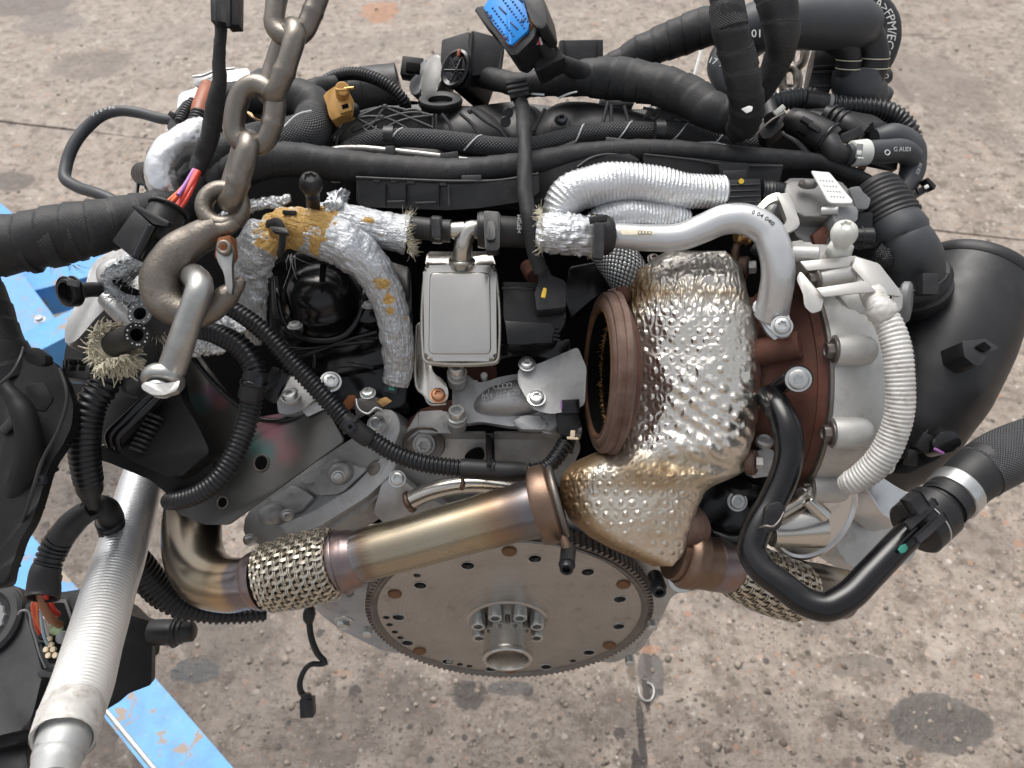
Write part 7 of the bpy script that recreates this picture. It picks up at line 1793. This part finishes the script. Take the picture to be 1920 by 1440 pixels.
col = lathe('duct_collar', [(46, 30), (50, 12), (66, 8), (70, 2), (72, -6), (66, -10), (66, -22), (72, -26), (72, -34), (60, -60), (0, -60)], P(1706, 518, .676), ja_ , M['plastic'], ad, 52, 38, S_(.676))
box('collar_clip', P(1738, 534, .625), (RT, UPV, NC), (.013, .017, .012), M['plastic_dusty'], col, .001)
tube('clamp_strap', [(1648, 512, .665, 5), (1680, 540, .64, 6), (1720, 545, .632, 6), (1764, 526, .645, 6), (1782, 504, .668, 5)], M['plastic_gloss'], col, seg=12, flat=.6)
bel = tube('intake_bellows', [(1634, 352, .668, 38), (1642, 362, .665, 44), (1660, 392, .658, 49), (1674, 418, .654, 51)], M['rubber'], ENG, seg=44, ring=(9, 4), prof=RIBS, ang=180)
tube('intake_elbow', [(1666, 404, .656, 50), (1682, 430, .650, 51), (1690, 438, .648, 51), (1692, 444, .648, 47), (1704, 462, .646, 49), (1714, 486, .652, 51), (1714, 520, .664, 52)], M['grey_hose'], bel, seg=44, step=4)
# sensor plug and loose wiring below the duct
sp3 = poly('sensor_plug', [(1748, 826), (1764, 808), (1790, 808), (1806, 826), (1796, 842), (1772, 852), (1752, 846)], Pl(1778, 830, .625, (.1, -.5, .85)), .03, M['plastic_gloss'], ENG, 3, 6)
boxp('violet_lock', 1762, 846, .618, 20, 5, 6, M['violet_wire'], sp3, -28); boxp('plug_clip', 1736, 830, .628, 26, 34, 16, M['plastic'], sp3, -30); boxp('plug_clip', 1712, 858, .63, 20, 30, 16, M['plastic'], sp3, -6)
for k, mt in enumerate(('yellow_paint', 'white_wire')):
    tube('wire', [(1786 + k * 4, 806, .68, 2.2), (1802 + k * 3, 796, .685, 2.2), (1812 + k * 2, 776, .69, 2.2), (1810 + k * 2, 764, .70, 2.2)], M[mt], sp3, seg=8)
tube('wire', [(1680, 868, .66, 3), (1716, 838, .655, 3), (1740, 806, .655, 3)], M['plastic'], sp3, seg=8); tube('wire', [(1684, 850, .66, 2.4), (1716, 846, .655, 2.4), (1756, 838, .656, 2.4)], M['plastic_gloss'], sp3, seg=8)

# ---------------------------------------------------------------- top right: thick moulded hoses, couplings, conduit
hb = thing('moulded_hoses', 'bundle of thick grey moulded coolant hoses at the top right corner', 'hose', P(1560, 80, .80))
b1 = tube('big_hose', [(1376, 96, .735, 30), (1392, 66, .73, 42), (1430, 48, .725, 47), (1490, 42, .72, 49), (1550, 42, .72, 49), (1604, 44, .722, 46), (1626, 50, .728, 38)], M['grey_hose'], hb, seg=44)
b2 = tube('hose_leg', [(1596, 40, .735, 40), (1622, 66, .735, 32), (1636, 96, .738, 28), (1636, 124, .742, 28), (1628, 146, .745, 28)], M['rubber'], hb, seg=32)
b3 = tube('hose_leg', [(1560, 70, .73, 26), (1586, 90, .73, 24), (1592, 112, .735, 22), (1590, 140, .742, 22)], M['rubber'], hb, seg=28)
tube('hose_junction', [(1608, 134, .748, 44), (1606, 150, .75, 46), (1614, 170, .752, 44), (1636, 182, .756, 34), (1650, 190, .758, 24)], M['grey_hose'], hb, seg=36)
tube('hose_end', [(1640, 178, .76, 20), (1656, 180, .765, 19), (1664, 184, .766, 16)], M['grey_hose'], hb, seg=24)
tube('hose_end', [(1630, 150, .76, 18), (1648, 146, .765, 18), (1662, 142, .768, 15)], M['rubber'], hb, seg=24)
b4 = tube('rear_hose', [(1600, 14, .79, 30), (1638, 20, .79, 30), (1656, 40, .79, 28), (1662, 68, .79, 26), (1656, 100, .79, 24), (1646, 124, .79, 22)], M['rubber'], hb, seg=32)
b5 = tube('curled_hose', [(1420, 76, .74, 26), (1390, 92, .736, 30), (1366, 104, .732, 32), (1356, 124, .73, 30), (1360, 150, .728, 26), (1366, 170, .73, 26), (1372, 190, .735, 26)], M['grey_hose'], hb, seg=34)
sw4 = sweep([(1600, 14, .79, 30), (1638, 20, .79, 30), (1656, 40, .79, 28), (1662, 68, .79, 26), (1656, 100, .79, 24), (1646, 124, .79, 22)], 26, 16, 3)
text_tube('hose_print', '75A>FPM/ECO', sw4, .50, .1, 16, .79, M['white_print'], b4)
text_pl('hose_print', '10', 1419, 62, Pl(1419, 62, .6985), 15, M['white_print'], b1, 180)
text_pl('hose_print', '17 97S', 1350, 119, Pl(1350, 119, .7135, (-.3, -.6, .7)), 12, M['white_print'], b5, -18)
text_pl('hose_print', 'FRD', 1655, 143, Pl(1655, 143, .751), 9, M['white_print'], hb, -4)
for x, y, r_, d in ((1591, 112, 23, .733), (1591, 128, 23, .735), (1637, 108, 29, .738), (1636, 126, 29, .741)):
    ringx('gold_stripe', P(x, y, d), UPV + NC * .55, r_ * S_(d), .9 * S_(d), M['straw'], hb, 36, 6)
tube('strap_post', [(1536, 96, .78, 14), (1530, 130, .775, 17), (1524, 170, .765, 18)], M['plastic'], hb, seg=16, flat=.5)
stp = poly('strap_holder', [(1530, 90), (1568, 92), (1574, 124), (1560, 160), (1552, 182), (1512, 178), (1524, 128)], Pl(1544, 140, .755), .012, M['plastic'], hb, 2, 4)
for y in (124, 134, 160): boxp('holder_bar', 1548, y, .7535, 46, 5, 5, M['plastic_dusty'], stp, 2)
cr = conduit('conduit', [(1446, 194, .745, 15), (1470, 188, .742, 16), (1500, 184, .74, 17), (1530, 186, .738, 17)], 'grey corrugated conduit left of the strap holder at top right', ring=(8, 3), seg=22, mat='grey_hose')
c8 = conduit('conduit', [(1552, 196, .735, 16), (1580, 200, .733, 17), (1620, 202, .732, 17), (1656, 208, .732, 17), (1684, 222, .732, 17), (1702, 244, .732, 17), (1710, 268, .735, 17)], 'corrugated conduit curving down at the right behind the hose couplings', ring=(8.6, 3.2), seg=22)
tube('cuff', [(1508, 190, .735, 21), (1546, 196, .735, 21), (1550, 197, .735, 19)], M['plastic'], c8, seg=24); tube('white_ring', [(1549, 196, .735, 20), (1556, 197, .735, 20)], M['grey_plastic'], c8, seg=24)
# row of quick couplings
q1 = tube('hose_coupling', [(1480, 224, .70, 22), (1496, 232, .695, 28), (1520, 244, .69, 30), (1546, 260, .686, 32), (1556, 268, .685, 30)], M['plastic'], ENG, seg=32)
ringx('coupling_ring', P(1549, 263, .686), P(1556, 268, .685) - P(1496, 232, .695), 33 * S_(.686), 4 * S_(.686), M['plastic_gloss'], q1, 36, 10)
for x, y in ((1514, 226), (1528, 238)): boxp('coupling_tab', x, y, .672, 24, 10, 10, M['plastic_dusty'], q1, -30)
boxp('coupling_slot', 1506, 246, .668, 20, 10, 8, M['dark_void'], q1, -32); boxp('blue_lock', 1564, 256, .678, 22, 5, 8, M['violet_wire'], q1, -32)
tube('elbow_nozzle', [(1552, 266, .68, 22), (1566, 284, .675, 20), (1580, 290, .675, 17), (1598, 290, .676, 16)], M['plastic_dusty'], q1, seg=26)
q2 = tube('hose_coupling', [(1544, 214, .71, 18), (1566, 224, .706, 22), (1590, 240, .70, 24), (1616, 256, .696, 22)], M['plastic'], ENG, seg=28)
for k in range(3): ringx('coupling_ring', P(1556 + k * 10, 219 + k * 6, .707 - k * .002), P(1590, 240, .70) - P(1556, 219, .707), (22 + k) * S_(.706), 2.4 * S_(.706), M['plastic_dusty'], q2, 30, 8)
boxp('coupling_flap', 1598, 252, .68, 44, 18, 8, M['plastic'], q2, 22)
rd_ = poly('rail', [(1500, 206), (1560, 202), (1640, 216), (1666, 234), (1650, 250), (1600, 244), (1540, 222)], Pl(1590, 224, .72, (0, -.4, .9)), .02, M['plastic'], ENG, 2, 6)
poly('rail_cap', [(1636, 226), (1664, 232), (1676, 244), (1660, 256), (1640, 252)], Pl(1655, 242, .705), .02, M['plastic_dusty'], rd_, 2, 5)
lc_ = poly('left_cap', [(1422, 236), (1440, 214), (1468, 204), (1478, 218), (1468, 238), (1440, 262), (1424, 256)], Pl(1450, 236, .695, (-.2, -.5, .85)), .02, M['plastic'], ENG, 2.5, 6)
cylp('cap_neck', (1448, 222, .69), (1440, 196, .70), 15, M['plastic_dusty'], lc_); boxp('cap_lever', 1462, 206, .683, 10, 24, 8, M['white_plastic'], lc_, -50); tube('cap_bail', [(1416, 254, .684, 2), (1446, 226, .682, 2), (1470, 212, .684, 2)], M['steel_dark'], lc_, seg=8)
tube('lever', [(1466, 250, .69, 4), (1500, 272, .685, 6), (1516, 292, .684, 7)], M['plastic_dusty'], ENG, seg=12, flat=.6)
# hose with the white spring clamp
gh = tube('heater_hose', [(1588, 290, .672, 19), (1620, 286, .674, 21), (1660, 284, .678, 22), (1694, 284, .684, 22), (1712, 296, .69, 20)], M['grey_hose'], ENG, seg=30)
wcl = band('white_clamp', [(1588, 290, .672, 19), (1620, 286, .674, 21), (1660, 284, .678, 22), (1694, 284, .684, 22), (1712, 296, .69, 20)], .06, .27, 24, M['white_plastic'], gh, 32)
boxp('clamp_window', 1612, 283, .6545, 12, 28, 4, M['grey_plastic'], wcl, -6); boxp('clamp_tongue', 1612, 286, .6535, 9, 9, 4, M['white_plastic'], wcl, -6); boxp('clamp_tongue', 1614, 296, .6535, 12, 4, 4, M['white_plastic'], wcl, -6)
swg = sweep([(1620, 286, .674, 21), (1660, 284, .678, 22), (1694, 284, .684, 22)], 21, 20, 2)
text_tube('hose_print', 'G AUDI', swg, .72, .15, 8, .678, M['white_print'], gh)
ringx('hose_print', P(1664, 286, .663), NC, 4.5 * S_(.663), 1.2 * S_(.663), M['white_print'], gh, 18, 6)
gh2 = tube('heater_hose', [(1640, 262, .70, 20), (1676, 258, .70, 26), (1706, 276, .70, 26), (1712, 310, .698, 23), (1700, 346, .694, 21), (1676, 380, .69, 20), (1650, 404, .69, 20)], M['grey_hose'], ENG, seg=30)
swh = sweep([(1712, 310, .698, 23), (1700, 346, .694, 21), (1676, 380, .69, 20)], 21, 20, 2)
text_tube('hose_print', 'AUDI', swh, .2, -.1, 7, .69, M['white_print'], gh2); text_tube('hose_print', '86', swh, .78, .2, 9, .69, M['white_print'], gh2)
boxp('hose_bracket', 1655, 300, .70, 60, 26, 16, M['plastic'], ENG, -12)
tube('gold_pin', [(1610, 312, .69, 5), (1622, 316, .69, 5)], M['copper_tint'], ENG, seg=12)
# slotted steel strap poking out to the right
stt = poly('slotted_strap', [(1684, 372), (1746, 340), (1752, 350), (1692, 386)], Pl(1716, 362, .68, (0, -.5, .86)), .004, M['plastic'], ENG, .8, 2)
poly('strap_end', [(1736, 336), (1740, 332), (1756, 348), (1752, 356)], Pl(1746, 344, .676), .012, M['plastic'], stt, .8, 2)
boxp('strap_slot', 1738, 350, .6745, 9, 7, 3, M['label_white'], stt, 28); tube('strap_slot', [(1716, 352, .6755, 1.6), (1722, 364, .6755, 1.6)], M['dark_void'], stt, seg=6)
